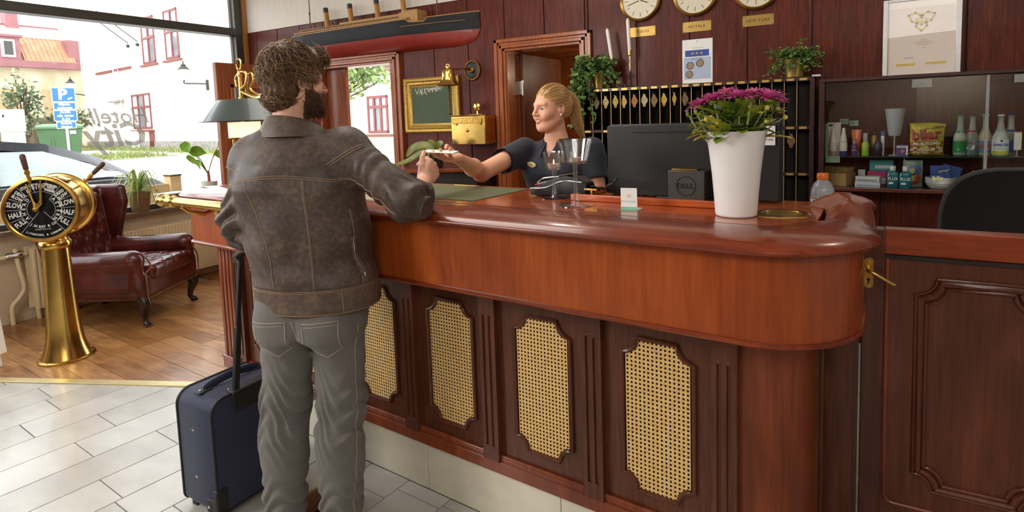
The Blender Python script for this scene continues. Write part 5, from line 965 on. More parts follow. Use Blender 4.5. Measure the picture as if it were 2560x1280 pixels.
for sg in (1, -1):
    pts = curve_pts([(sg * .315, .385, .535), (sg * .30, .402, .49), (sg * .315, .412, .45), (sg * .355, .402, .42), (sg * .362, .405, .36), (sg * .355, .405, .24)], 9)
    for q in pts: nail.sphere((q.x, q.y, q.z), .0065, 6, 4)
    for i in range(58): nail.sphere((sg * (.368 - .002 * max(0, (18 - i)) * .4), .38 - i * .0125, .222), .006, 6, 4)
for i in range(56): nail.sphere((-.345 + i * .0125, .394, .222), .006, 6, 4)
build('nail_trim', nail, pm('antique nail heads', (120, 88, 62), .35, .8, var=.2), ac, local=True, kind='stuff')
dleg = wood('dark polished legs', (26, 14, 11), (40, 22, 17), (58, 34, 26), rough=.25, coat=.4)
for sg in (1, -1):
    c_ = curve_pts([(sg * .325, .345, .225), (sg * .335, .365, .17), (sg * .320, .345, .10), (sg * .312, .342, .045), (sg * .325, .362, .016), (sg * .335, .378, .008)], 5); rr = list(np.interp(np.linspace(0, 1, len(c_)), [0, .2, .45, .65, .8, 1], [.046, .042, .024, .019, .024, .02]))
    build('leg', MB().tube(c_, rr, 12).lathe([(.026, 0), (.031, .008), (.024, .018), (.001, .02)], (sg * .328, .366, 0), n=16), dleg, ac, local=True, smooth=60)
    build('leg', MB().loft([[(sg * .30 + a * w_, y + b * w_, z) for a, b in ((-1, -1), (1, -1), (1, 1), (-1, 1))] for y, z, w_ in ((-.335, .23, .030), (-.345, .15, .028), (-.37, .07, .024), (-.405, .0, .020))]), dleg, ac, local=True, bevel=.004)
# radiator under the window, pipes at its left end
rd = thing('radiator', 'cream ribbed radiator under the shop window', 'radiator', (-5.70, 3.2, .08))
sec = []; y = 2.05
n_r = 62; y0, y1 = 2.05, 3.98; st_ = (y1 - y0) / n_r
for i in range(n_r): a = y0 + i * st_; sec += [(-5.650, a), (-5.650, a + st_ * .28), (-5.636, a + st_ * .42), (-5.636, a + st_ * .86)]
sec += [(-5.650, y1), (-5.672, y1), (-5.672, y0)]
build('front_panel', MB().prism(sec, .10, .585), M['cream_metal'], rd, smooth=25)
build('rear_panel', MB().box(-5.772, -5.752, y0, y1, .10, .585), M['cream_metal'], rd)
gr = MB()
for i in range(70): gr.box(-5.75, -5.66, y0 + .01 + i * .0277, y0 + .026 + i * .0277, .588, .596)
build('top_grille', gr, M['cream_metal'], rd, smooth=None, kind='stuff'); build('grille_rails', MB().box(-5.775, -5.752, y0, y1, .585, .60).box(-5.66, -5.642, y0, y1, .585, .60), M['cream_metal'], rd)
for y in (2.3, 3.7): build('bracket', MB().box(-5.80, -5.66, y, y + .03, .0, .5), M['cream_metal'], rd)
struct('baseboard_left', MB().box(-5.80, -5.785, -.6, 4.24, 0, .07), M['beige_wall'])
pp = thing('heating_pipes', 'cream painted heating pipes and valve at the left end of the radiator', 'pipe', (-5.74, 1.95, 0))
build('pipe', MB().tube(curve_pts([(-5.74, 1.985, .60), (-5.74, 2.0, .45), (-5.74, 2.02, .28), (-5.74, 1.98, .20), (-5.74, 1.93, .14), (-5.74, 1.925, .0)], 6), .017, 10), M['cream_metal'], pp)
build('pipe', MB().tube(curve_pts([(-5.74, 2.10, .0), (-5.74, 2.10, .12), (-5.73, 2.14, .15), (-5.72, 2.24, .155)], 6), .017, 10).lathe([(.022, -.02), (.024, 0), (.022, .02)], (-5.74, 2.10, .115), n=12), M['cream_metal'], pp)
build('pipe', MB().tube([(-5.74, 1.6, .535), (-5.74, 2.06, .545)], .016, 10), M['cream_metal'], pp)
build('valve', MB().lathe([(.020, -.03), (.026, -.02), (.026, .03), (.030, .035), (.030, .07), (.022, .075)], (-5.74, 1.95, .545), (0, 1, 0), 14), M['chrome'], pp)
wb2 = thing('white_board_stand', 'white painted slatted board standing at the left edge of the room', 'board', (-4.80, 1.50, 0))
for i, (dy, z0, z1) in enumerate(((0, .0, .62), (.028, .09, .60))): build('slat', MB().obox((-4.80 + .02 * i, 1.475 + dy, (z0 + z1) / 2), (.012, .004, 0), (-.012, .035, 0) if i == 0 else (-.01, .03, 0), (-.02, -.012, (z1 - z0) / 2)), M['white'], wb2, bevel=.004)
bo = MB()
for i in range(9): bo.sphere((-4.786 - .004 * i, 1.494 - .0025 * i, .03 + .06 * i), .004, 6, 4)
build('nail_heads', bo, M['chrome'], wb2, kind='stuff')
# things on the sill
SZ = .7452
sp_ = thing('spider_plant', 'spider plant with arching pale leaves in a brown pot on the sill', 'plant', (-5.78, 2.975, SZ))
potb = pm('woven brown pot', (150, 120, 86), .55, .2, var=.25, scale=60, bump=.4)
build('pot', MB().lathe([(.070, 0), (.073, .004), (.095, .178), (.098, .184), (.092, .184), (.088, .165), (.001, .165)], (-5.78, 2.975, SZ), n=28), potb, sp_, smooth=40)
spm = [pm('spider leaf %d' % i, c, .45, var=.2, scale=20) for i, c in enumerate(((150, 178, 84), (186, 198, 120), (112, 150, 60)))]
def blade(root, pts, w_, mi, nm='leaf', mats=spm, cup=.3):
    c_ = curve_pts(pts, 5); mb = MB(); n = len(c_); rr = []
    for i, q in enumerate(c_):
        t = c_[min(i + 1, n - 1)] - c_[max(i - 1, 0)]; s_ = t.cross(ZV); s_ = s_.normalized() if s_.length > 1e-5 else Vector((1, 0, 0)); up = s_.cross(t).normalized(); f_ = w_ * (.35 + .65 * min(1, i / n * 4)) * (1 - (i / (n - 1)) ** 3 * .93); rr.append([q + s_ * f_ + up * f_ * cup, q, q - s_ * f_ + up * f_ * cup])
    mb.loft(rr, False, False); return build(nm, mb, mats[mi], root, smooth=60, recalc=False)
R1 = np.random.default_rng(11)
for i in range(64):
    a = R1.uniform(0, 2 * math.pi); L_ = R1.uniform(.16, .40); p = Vector((-5.78, 2.975, SZ + .165)); d_ = Vector((math.cos(a) * .55 + .1, math.sin(a), 0)); h_ = R1.uniform(.05, .20)
    e = p + d_ * L_ * .85 + Vector((0, 0, R1.uniform(-.16, .10))); e.x = max(e.x, -5.855); m_ = p + d_ * L_ * .45 + Vector((0, 0, h_ + .03)); m_.x = max(m_.x, -5.855)
    blade(sp_, [p, m_, e], R1.uniform(.005, .009), int(R1.choice([0, 1, 1, 2])))
for yy, zz in ((3.13, .62), (3.17, .72), (3.21, .78)): blade(sp_, [(-5.78, 2.99, SZ + .17), (-5.70, 3.07, SZ + .20), (-5.66, yy - .02, SZ + .08), (-5.655, yy, zz)], .007, 2)
al = thing('alocasia', 'broad leaved plant on a stem in a white pot on the sill', 'plant', (-5.76, 3.66, SZ))
build('pot', MB().lathe([(.06, 0), (.064, .004), (.078, .20), (.080, .206), (.074, .206), (.07, .18), (.001, .18)], (-5.76, 3.66, SZ), n=24), M['white'], al, smooth=40)
alm = [pm('bright broad leaf', (112, 166, 40), .35, var=.15, scale=10, coat=.2, col2=(150, 196, 70)), pm('pale leaf stalk', (150, 160, 70), .45), pm('reddish stem', (150, 84, 50), .6)]
build('stem', MB().tube([(-5.76, 3.66, SZ + .18), (-5.76, 3.66, 1.0), (-5.76, 3.655, 1.06)], [.016, .014, .012], 8), alm[2], al)
for i, (y_, z_, dy, dz, L_, W_) in enumerate(((3.50, 1.28, .11, -.02, .15, .10), (3.42, 1.35, .05, -.08, .12, .09), (3.80, 1.33, .10, .02, .13, .09), (3.46, 1.22, .07, -.07, .14, .05), (3.76, 1.245, .10, -.06, .15, .07), (3.55, 1.17, .03, -.09, .10, .04))):
    st_p = curve_pts([(-5.76, 3.655, 1.03), (-5.755, (3.655 + y_) / 2 - .0, (1.06 + z_) / 2 + .02), (-5.75, y_, z_)], 6); build('stalk', MB().tube(st_p, .0045, 6), alm[1], al)
    mb = MB(); d_ = Vector((.03, dy, dz)).normalized(); s_ = Vector((.45, -dz * .5, .85)); s_ = (s_ - d_ * s_.dot(d_)).normalized(); nn = d_.cross(s_); P0 = Vector((-5.75, y_, z_)); rr = []
    for k_ in range(13): t = k_ / 12; w_ = W_ * (math.sin(math.pi * min(1, t * .85 + .15)) ** .7) * (1 - t ** 4) * .62 + .0008; q = P0 + d_ * (L_ * (t - .12)) + nn * (.03 * t * t); rr.append([q + s_ * w_ * u + nn * (.010 * abs(u)) for u in (1, .5, 0, -.5, -1)])
    build('leaf', mb.loft(rr, False, False), alm[0], al, smooth=70, recalc=False)
bkc = [((246, 240, 230), .022), ((60, 92, 70), .016), ((150, 44, 40), .022), ((44, 36, 34), .042), ((40, 34, 32), .018), ((226, 220, 206), .012)]
z = SZ; names = ['thin pale book at the bottom of the stack on the sill', 'green book second from the bottom of the stack', 'red book third from the bottom of the stack', 'thick black book in the middle of the stack', 'black book second from the top of the stack', 'white topped book lying on top of the stack']
pg = pm('book pages', (232, 222, 196), .7, var=.06, scale=300, stretch=(1, 1, 8))
for i, (c, h_) in enumerate(bkc):
    dx = R1.uniform(-.012, .012); w_ = R1.uniform(.105, .13); t = thing('book', names[i], 'book', (-5.80, 3.29 + dx, z), R1.uniform(-.05, .05), 'stacked books on the sill')
    cv = pm('book cover %d' % i, c, .5, var=.08); build('cover', MB().box(-.085, .085, -w_, w_, 0, .0025).box(-.085, .085, -w_, w_, h_ - .0025, h_).box(.0825, .085, -w_, w_, .0025, h_ - .0025), cv, t, local=True, smooth=None); build('pages', MB().box(-.08, .0825, -w_ + .004, w_ - .004, .0025, h_ - .0025), pg, t, local=True, smooth=None); z += h_ + .0002
# desk lamp at the far end of the counter
dk = thing('desk_lamp', 'brass horn desk lamp with a grey metal oval shade at the counter end', 'lamp', (-2.95, 2.10, 1.189)); lx, ly = -2.95, 2.10
build('base', MB().lathe([(.085, 0), (.088, .008), (.07, .018), (.03, .028), (.014, .05), (.012, .07)], (lx, ly, 1.189), n=32), M['brass'], dk); build('stem', MB().tube([(lx, ly, 1.24), (lx, ly, 1.80)], .0085, 12).lathe([(.013, 0), (.016, .01), (.012, .02)], (lx, ly, 1.645), n=12).lathe([(.012, 0), (.014, .012), (.008, .03), (.012, .04)], (lx, ly, 1.775), n=12), M['brass'], dk)
build('ring', MB().tube([(lx + .022 * math.cos(a), ly + .008 * math.sin(a * 0), 1.842 + .030 * math.sin(a)) for a in [2 * math.pi * i / 20 for i in range(20)]], .005, 8, loop=True), M['brass'], dk)
shm = pm('grey green lacquered metal', (56, 63, 60), .38, .3, var=.06, scale=14, coat=.3)
sd = MB().lathe([(.170, .115), (.176, .117), (.320, .0), (.316, -.002), (.170, .112)], (lx + .0, ly, 1.532), n=56, cap=False, sx=1, sy=.52); build('shade', sd, shm, dk, smooth=50)
build('shade_top', MB().lathe([(.172, .116), (.02, .118), (.02, .113), (.168, .112)], (lx, ly, 1.532), n=48, sy=.52), shm, dk)
glow = pm('lit parchment sleeve', (255, 222, 168), .6, var=.03, emit=1.6)
for dx in (-.085, 0.02, .10):
    build('bulb_sleeve', MB().lathe([(.030, 0), (.030, .085)], (lx + dx, ly, 1.44), n=20), glow, dk); build('drip_pan', MB().lathe([(.005, -.006), (.040, 0), (.042, .004), (.012, .005)], (lx + dx, ly, 1.435), n=20).lathe([(.011, -.10), (.012, 0)], (lx + dx, ly, 1.432), n=10), M['brass'], dk); build('arm', MB().tube(curve_pts([(lx + dx, ly, 1.35), (lx + dx * .8, ly, 1.32), (lx + dx * .3, ly, 1.31), (lx, ly, 1.33)], 4), .006, 8), M['brass'], dk)
hn = MB(); hp = [(lx - .03 + .0, ly, 1.72), (lx - .035, ly, 1.77), (lx + .02, ly, 1.80), (lx + .06, ly, 1.785), (lx + .05, ly, 1.73), (lx + .0, ly, 1.70), (lx + .06, ly, 1.675), (lx + .13, ly, 1.655), (lx + .20, ly, 1.65)]
c_ = curve_pts(hp, 6); hn.tube(c_, list(np.interp(np.linspace(0, 1, len(c_)), [0, .7, .9, 1], [.006, .009, .014, .03])), 10)
c_ = curve_pts([(lx + .02, ly + .02, 1.69), (lx + .03, ly + .02, 1.765), (lx + .075, ly + .02, 1.79), (lx + .09, ly + .02, 1.75), (lx + .06, ly + .02, 1.71), (lx + .10, ly + .02, 1.68), (lx + .16, ly + .02, 1.665)], 6); hn.tube(c_, .007, 10)
build('horn', hn, M['brass'], dk, kind='stuff' if False else None)
# ------------------------------------------------------------------ things standing on the counter
CT = 1.1887; CR = -AD
def cthing(name, label, cat, u, v, z=CT, group=None, rz=0): return thing(name, label, cat, CW(u, v, z), CR + rz, group)
B = lambda nm, mb, m_, t, **k: build(nm, mb, m_, t, local=True, **k)
M['holder_glass'] = glass('clear candle holder glass', (.96, .97, .97), .16)
def holder(u, v, rb, hs, rb2, rt2, hb, label, lab2):
    t = cthing('glass_candle_holder', label, 'candle holder', u, v, group=None)
    B('foot', MB().lathe([(rb, 0), (rb, .0025), (rb * .6, .005), (.012, .009), (.008, .016), (.001, .016)], n=40), M['holder_glass'], t, smooth=50)
    B('stem', MB().lathe([(.011, .0155), (.0085, .03), (.0065, hs * .45), (.008, hs * .8), (.0095, hs - .002), (.001, hs - .002)], n=24), M['holder_glass'], t, smooth=60)
    B('bowl', MB().lathe([(.001, hs - .001), (rb2 * .7, hs), (rb2, hs + .006), (rt2, hs + hb), (rt2 - .0022, hs + hb), (rb2 - .0025, hs + .009), (rb2 * .7, hs + .005), (.001, hs + .0048)], n=40), M['holder_glass'], t, smooth=50)
    q = cthing('tea_light', lab2, 'candle', u, v, CT + hs + .0052, 'tea lights'); B('cup', MB().lathe([(.0195, 0), (.0205, .002), (.0205, .0165), (.0195, .0165), (.0195, .014), (.001, .014)], n=28), pm('tea light tin', (206, 196, 186), .3, .7), q); B('wax', MB().lathe([(.0194, .0135), (.001, .0138)], n=24), pm('warm wax', (246, 214, 178), .5, emit=.25), q)
    B('flame', MB().lathe([(.0006, .016), (.0026, .020), (.0022, .026), (.0002, .034)], n=10), pm('candle flame', (255, 226, 150), .5, var=0, emit=9), q, smooth=60)
holder(-1.156, .258, .050, .110, .030, .043, .068, 'shorter glass candle holder behind, on the counter', 'lit tea light in the shorter glass holder')
holder(-.997, .139, .064, .145, .044, .062, .083, 'taller glass candle holder with a wide bowl nearer the counter edge', 'lit tea light in the taller glass holder')
# payment terminal with a twisted cable
t = cthing('card_terminal', 'black card payment terminal with coloured keys behind the glass holders', 'payment terminal', -1.16, .32)
sec = lambda u, z0, z1, w_: [(u, -w_, z0), (u, -w_ * 1.0, z0 + (z1 - z0) * .7), (u, -w_ * .8, z1), (u, w_ * .8, z1), (u, w_, z0 + (z1 - z0) * .7), (u, w_, z0)]
B('body', MB().loft([sec(-.125, .012, .024, .036), sec(-.118, .006, .034, .040), (sec(-.075, .004, .046, .042)), sec(-.035, .008, .066, .042), sec(.03, .014, .082, .042), sec(.09, .012, .078, .040), sec(.125, .014, .058, .036)]), M['black'], t, bevel=.005, seg=3)
B('silver_trim', MB().tube(curve_pts([(-.122, -.037, .03), (-.05, -.0435, .036), (.03, -.044, .064), (.11, -.041, .062)], 5), .0022, 6).tube(curve_pts([(-.10, -.02, .05), (-.075, -.02, .068), (-.04, -.02, .074), (.0, -.02, .078)], 5), .0028, 6), M['chrome'], t)
kc = [((226, 60, 50), (-.104, -.018)), ((232, 210, 60), (-.104, .004)), ((60, 170, 90), (-.104, .026))]
for r_ in range(3):
    for c_ in range(3): kc.append(((206, 210, 216), (-.09 + .013 * r_, -.018 + .022 * c_)))
for i, (c, (x, y)) in enumerate(kc): B('key', MB().obox((x, y, .042 + (x + .11) * .28), (.005, 0, .0014), (0, .008, 0), (-.0007, 0, .0025)), pm('key %d%d%d' % c, c, .4) if i < 4 else bpy.data.materials['key 206210216'], t, bevel=.001, seg=1)
B('paper_cover', MB().obox((.02, 0, .0845), (.045, 0, .008), (0, .022, 0), (-.0004, 0, .002)), pm('translucent brown cover', (120, 100, 90), .3), t, bevel=.001, seg=1)
B('cable', MB().tube(curve_pts([(.115, .0, .03), (.14, -.01, .045), (.155, .012, .03), (.165, -.012, .042), (.185, .006, .035), (.20, -.006, .05), (.215, 0, .056), (.228, -.004, .070), (.235, .0, .078)], 6), .0045, 8), M['black'], t); B('cable_clip', MB().box(.147, .155, -.045, -.037, .0, .035).box(.12, .175, -.046, -.038, .033, .041), M['brass_dark'], t, bevel=.002)
# wooden rim around the monitor place
t = cthing('monitor_tray', 'raised orange wooden rim framing the monitor place on the counter', 'tray', -.80, .40); rimw = wood('orange wooden rim', (150, 62, 28), (186, 86, 42), (206, 108, 58), axis=0, rough=.28, fine=60, figure=.3, coat=.5)
B('front_rail', MB().box(-.255, .250, -.165, -.145, .0, .023), rimw, t, bevel=.003); B('left_rail', MB().box(-.275, -.255, -.165, .10, .0, .023), rimw, t, bevel=.003); B('right_rail', MB().box(.250, .268, -.165, .10, .0, .023), rimw, t, bevel=.003)
# monitor seen from behind
t = cthing('monitor', 'black computer monitor seen from behind', 'monitor', -.70, .46)
B('housing', MB().prism([(-.312, .006), (.298, .006), (.302, .01), (.302, .262), (.298, .266), (-.308, .266), (-.312, .262)], -.04, -.005, 'y'), pm('satin black monitor shell', (30, 31, 33), .38, var=.08, scale=300), t, bevel=.006, seg=3)
B('screen_bezel', MB().box(-.316, .306, -.006, .008, .002, .27), M['black'], t, bevel=.003); B('vent_slot', MB().box(-.205, .09, -.0415, -.0395, .238, .2405), pm('deep black slot', (6, 6, 6), .9), t)
st2 = B('stand', MB().box(-.054, .075, -.090, -.042, .0, .106), pm('dark titanium plastic', (82, 80, 78), .4, .4, var=.05, scale=200), t, bevel=.003); B('stand_cap', MB().box(-.042, .048, -.085, -.05, .106, .111), M['brass_dark'], t, bevel=.001)
lg = MB(); cx_, cz_ = .0105, .052
lg.tube([(cx_ + .0335 * math.cos(a), -.0905, cz_ + .0335 * math.sin(a)) for a in [2 * math.pi * i / 40 for i in range(40)]], .0016, 6, loop=True)
Mx = lambda x, z, r_=0: face_y(x, -.0905, z) @ Matrix.Rotation(r_, 4, 'Z')
text_mb('D', .024, Mx(cx_ - .0215, cz_), .0008, bold=.0012, mb=lg); text_mb('E', .022, Mx(cx_ - .0065, cz_, .5), .0008, bold=.0012, mb=lg); text_mb('LL', .024, Mx(cx_ + .0140, cz_), .0008, bold=.0012, mb=lg)
B('logo', lg, M['black'], t, smooth=None); B('foot', MB().box(-.11, .13, -.06, .10, -.0, .006), M['black'], t, bevel=.003); 
nt = cthing('note_slip', 'white paper note stuck on the monitor behind the flowers', 'note', -.414, .425, CT + .18); B('slip', MB().box(-.035, .005, -.012, -.011, .012, .075).add([(.005, -.0115, .012)], []), M['paper'], nt, smooth=None); B('print', text_mb('CASE', .009, face_y(-.012, -.0125, .03), .0002), ink, nt, smooth=None)
# little folded sign
t = cthing('table_sign', 'small white folded sign with a mint green foot on the counter', 'sign', -.795, .128, rz=.06); B('card', MB().obox((0, 0, .034), (.0265, .004, 0), (-.0001, .0006, .0), (-.005, .012, .034)), M['white'], t, bevel=.003, seg=2)
B('foot_strip', MB().obox((.0036, -.0106, .0045), (.0268, .004, 0), (-.0001, .0009, 0), (-.0007, .0016, .0048)), pm('mint green strip', (130, 196, 176), .4), t); B('foot_tab', MB().box(-.018, .034, -.004, .035, 0, .0015), M['white'], t)
em = MB().prism([(.006 * math.cos(a), .044 + .006 * math.sin(a)) for a in [2 * math.pi * i / 14 for i in range(14)]], -.0085 + .012, -.0080 + .012, 'y'); B('emblem', MB().lathe([(.0062, 0), (.0062, .0008)], (-.002, .002, .044), (0.1, -1, .35), 14), pm('peach emblem', (240, 206, 186), .5), t)
B('lettering', text_mb('CITY HOTELL', .0085, Matrix.Translation((.0, -.0042, .026)) @ Matrix.Rotation(.15, 4, 'Z') @ Matrix.Rotation(-.34, 4, 'X') @ face_y(0, 0, 0), .0002), pm('pale mint ink', (176, 206, 196), .6), t, smooth=None)
# vase with pink chrysanthemums
t = cthing('flower_vase', 'tall white flared vase on the counter', 'vase', -.463, .146)
B('vase', MB().lathe([(.053, 0), (.0575, .003), (.0585, .008), (.062, .06), (.068, .13), (.0765, .20), (.085, .245), (.0865, .250), (.084, .250), (.079, .235), (.07, .20), (.001, .20)], n=56), pm('matt white ceramic', (244, 243, 242), .38, var=.01, coat=.15), t, smooth=50)
fl = cthing('chrysanthemum', 'pink chrysanthemums with green leaves in the white vase', 'flowers', -.463, .146, CT + .202)
lf_m = [pm('chrysanthemum leaf %d' % i, c, .42, var=.2, scale=30, col2=c2, coat=.05) for i, (c, c2) in enumerate((((66, 96, 32), (104, 132, 46)), ((116, 140, 44), (158, 172, 60)), ((192, 184, 60), (218, 208, 104))))]
pet = [pm('magenta petal %d' % i, c, .45, var=.2, scale=60, col2=c2) for i, (c, c2) in enumerate((((210, 72, 152), (232, 130, 190)), ((218, 96, 146), (240, 160, 192)), ((190, 92, 184), (220, 148, 212))))]
stm = pm('downy pale stem', (150, 166, 112), .6)
R2 = np.random.default_rng(5)
blooms = [(-.088, -.05, .128, .036, 0), (-.045, -.065, .142, .038, 0), (-.02, .0, .158, .036, 1), (.025, -.055, .145, .042, 0), (.055, .005, .150, .038, 1), (.10, -.03, .138, .044, 0), (-.075, .03, .135, .034, 2), (.065, .05, .146, .036, 0), (-.005, .06, .144, .034, 2), (.10, .04, .128, .034, 0), (-.137, -.02, .105, .016, 2), (-.095, -.075, .112, .017, 2), (.058, -.075, .122, .02, 2)]
stems = MB()
for (x, y, z, r_, mi) in blooms:
    base = Vector((x * .35, y * .35, -.02)); head = Vector((x, y, z)); stems.tube(curve_pts([base, base * .4 + head * .6 + Vector((0, 0, -.01)), head], 5), .0028, 6); up = (head - base).normalized() * .5 + ZV * .7; up.normalize(); mb = MB(); sx = up.orthogonal().normalized(); sy = up.cross(sx)
    mb.lathe([(.001, -.014), (r_ * .3, -.010), (r_ * .36, -.002), (.001, .002)], head, up, 10, 1)
    rings_ = ((1.0, .10, 17), (.90, .45, 15), (.72, .85, 12), (.48, 1.2, 8)) if r_ > .03 else ((.7, 1.15, 10), (.5, 1.35, 7))
    for (L_, el, n) in rings_:
        for i in range(n):
            a = 2 * math.pi * (i + R2.uniform(-.2, .2)) / n + el; e_ = el + R2.uniform(-.15, .15); h_ = sx * math.cos(a) + sy * math.sin(a); d_ = h_ * math.cos(e_) + up * math.sin(e_); s_ = up.cross(h_).normalized(); n_ = d_.cross(s_); p0 = head + h_ * r_ * .12; LL = r_ * L_ * R2.uniform(.9, 1.12); w_ = r_ * .15
            P = [p0 - s_ * w_ * .4, p0 + s_ * w_ * .4, p0 + d_ * LL * .6 - s_ * w_ + n_ * LL * .06, p0 + d_ * LL * .6 + s_ * w_ + n_ * LL * .06, p0 + d_ * LL + n_ * LL * -.10 * math.cos(e_), p0 + d_ * LL * .55 - n_ * LL * .03]
            mb.add(P, [(0, 1, 5), (0, 5, 2), (1, 3, 5), (2, 5, 4), (5, 3, 4)])
    B('bloom', mb, [pet[mi], lf_m[1]], fl, smooth=50, recalc=False)
for i in range(16):
    a = R2.uniform(0, 6.28); r_ = R2.uniform(.06, .14); head = Vector((r_ * math.cos(a), r_ * math.sin(a) * .7 - .01, R2.uniform(.07, .115))); stems.tube(curve_pts([head * .35 + Vector((0, 0, -.02)), head * .75, head], 4), .002, 5); B('bud', MB().lathe([(.001, -.006), (.006, -.004), (.0075, .002), (.005, .006), (.001, .007)], head, head + ZV * .1, 10), [lf_m[2]], fl, smooth=60)
B('stems', stems, stm, fl, kind='stuff')
for i in range(135):
    a = R2.uniform(0, 6.28); lay = R2.uniform(0, 1); r0 = R2.uniform(.015, .07); z = .022 + .085 * lay; p = Vector((r0 * math.cos(a), r0 * math.sin(a), z)); el = R2.uniform(.0, .85) - .10 * (1 - lay); d_ = Vector((math.cos(a) * math.cos(el), math.sin(a) * math.cos(el), math.sin(el))); L_ = R2.uniform(.055, .10); W = L_ * .52
    s_ = d_.cross(ZV).normalized(); n_ = s_.cross(d_); o_ = [(0, .05), (.2, .22), (.3, .52), (.42, .34), (.58, .56), (.68, .32), (.86, .30), (1, 0)]
    cen = [p + d_ * (L_ * t_) - n_ * (L_ * (.22 * t_ * t_)) for t_, _ in o_]; mb = MB(); rr = []
    for (t_, w_), c_ in zip(o_, cen): rr.append([c_ + s_ * W * w_ + n_ * W * w_ * .25, c_ + s_ * W * w_ * .5 + n_ * W * w_ * .05, c_, c_ - s_ * W * w_ * .5 + n_ * W * w_ * .05, c_ - s_ * W * w_ + n_ * W * w_ * .25])
    B('leaf', mb.loft(rr, False, False), lf_m[int(R2.choice([0, 0, 1, 1, 1, 2]))], fl, smooth=70, recalc=False)
# brass dish let into the counter, water bottle behind the end moulding
t = cthing('brass_dish', 'round brass dish let into the counter top beside the vase', 'dish', -.352, .215); B('rim', MB().lathe([(.052, .0), (.056, .004), (.070, .0045), (.079, .002), (.080, 0)], n=48, cap=False), M['brass'], t, smooth=40)
dd = MB(); dd.lathe([(.054, .003), (.050, .0012), (.02, .0008), (.001, .0010)], n=40); B('hammered_bowl', dd, pm('hammered brass', (206, 176, 92), .25, 1, var=.15, scale=120, bump=.8), t)
build('work_shelf', MB().box(-2.9, -.20, .51, .70, 1.075, 1.10), M['post_wood'], ctr, local=True, bevel=.003)
t = cthing('water_bottle', 'plastic water bottle with an orange cap behind the end of the counter', 'bottle', -.292, .585, 1.1003); clearp = pm('clear thin plastic', (222, 226, 232), .05, var=.03, alpha=.42, spec=.8)
B('bottle', MB().lathe([(.030, 0), (.036, .006), (.037, .03), (.035, .045), (.037, .06), (.037, .105), (.0355, .120), (.028, .140), (.019, .150), (.0165, .153), (.0165, .160)], n=32), clearp, t, smooth=50)
B('water', MB().lathe([(.028, .003), (.034, .008), (.0355, .09), (.001, .09)], n=28), pm('still water', (150, 156, 166), .03, alpha=.35, var=0), t, smooth=50)
cp = MB(); n_ = 36; B('cap', cp.loft([[(r_ * (1 + (.025 if (i % 2 and 0 < k_ < 3) else 0)) * math.cos(2 * math.pi * i / n_), r_ * (1 + (.025 if (i % 2 and 0 < k_ < 3) else 0)) * math.sin(2 * math.pi * i / n_), z) for i in range(n_)] for k_, (r_, z) in enumerate(((.0178, .155), (.0182, .157), (.0182, .172), (.0165, .1755)))]), pm('orange screw cap', (236, 118, 36), .4), t, smooth=40)
B('label', MB().loft([[(.0376 * math.sin(a), -.0376 * math.cos(a), z) for z in (.060, .094)] for a in [-2.2 + 4.4 * i / 24 for i in range(25)]], False, False), pm('white paper label', (236, 234, 236), .5), t, smooth=60)
B('label_edge', MB().loft([[(.0379 * math.sin(a), -.0379 * math.cos(a), z) for z in (.0895, .094)] for a in [-2.2 + 4.4 * i / 24 for i in range(25)]], False, False), pm('orange label edge', (236, 140, 90), .5), t, smooth=60)
wl_ = wrap(text_mb('RAMLÖSA', .018, face_y(.012, -.0381, .079), .0002, bold=.0004), 0, 0, .0378); B('lettering', wl_, pm('navy lettering', (40, 50, 92), .5), t, smooth=None)
# orchid in a glass pot and papers on the low desk behind
oz = 1.1052
t = thing('orchid', 'leafy orchid in a dark glass pot below the chalkboard', 'plant', (-2.98, 3.87, oz)); build('pot', MB().lathe([(.045, 0), (.05, .004), (.064, .115), (.066, .12), (.060, .12), (.055, .02), (.001, .015)], (-2.98, 3.87, oz), n=28), pm('dark smoked glass', (44, 38, 34), .1, alpha=.85, coat=.6), t, smooth=40); build('bark', MB().lathe([(.058, .10), (.03, .118), (.001, .12)], (-2.98, 3.87, oz), n=14), pm('orchid bark', (96, 66, 40), .9, var=.4, scale=60, bump=.8), t)
orl = pm('waxy orchid leaf', (92, 106, 34), .4, var=.2, scale=8, coat=.1, col2=(136, 140, 62))
for pts, w_ in (([(-2.98, 3.87, oz + .12), (-3.06, 3.84, oz + .19), (-3.16, 3.80, oz + .17), (-3.22, 3.78, oz + .10)], .032), ([(-2.98, 3.87, oz + .12), (-3.08, 3.83, oz + .14), (-3.20, 3.78, oz + .07), (-3.32, 3.74, oz + .03)], .022), ([(-2.98, 3.87, oz + .12), (-2.93, 3.85, oz + .19), (-2.87, 3.83, oz + .21)], .032), ([(-2.98, 3.87, oz + .12), (-3.04, 3.90, oz + .20), (-3.10, 3.93, oz + .23)], .028)):
    c_ = curve_pts(pts, 6); n = len(c_); rr = []
    for i, q in enumerate(c_): t_ = c_[min(i + 1, n - 1)] - c_[max(i - 1, 0)]; s_ = t_.normalized().cross(Vector((.58, -.72, .38))).normalized(); f_ = w_ * math.sin(math.pi * (.08 + .90 * i / (n - 1))) ** .6; up = s_.cross(t_).normalized(); rr.append([q + s_ * f_ + up * f_ * .2, q, q - s_ * f_ + up * f_ * .2])
    build('leaf', MB().loft(rr, False, False), orl, t, smooth=80, recalc=False)
ro = MB()
for i in range(6): a = i * 1.05; ro.tube(curve_pts([(-2.98, 3.87, oz + .12), (-2.98 + .05 * math.cos(a), 3.87 + .05 * math.sin(a), oz + .135), (-2.98 + .075 * math.cos(a), 3.87 + .075 * math.sin(a), oz + .09)], 4), .004, 6)
build('aerial_roots', ro, pm('yellow green roots', (186, 176, 70), .6), t, kind='stuff')
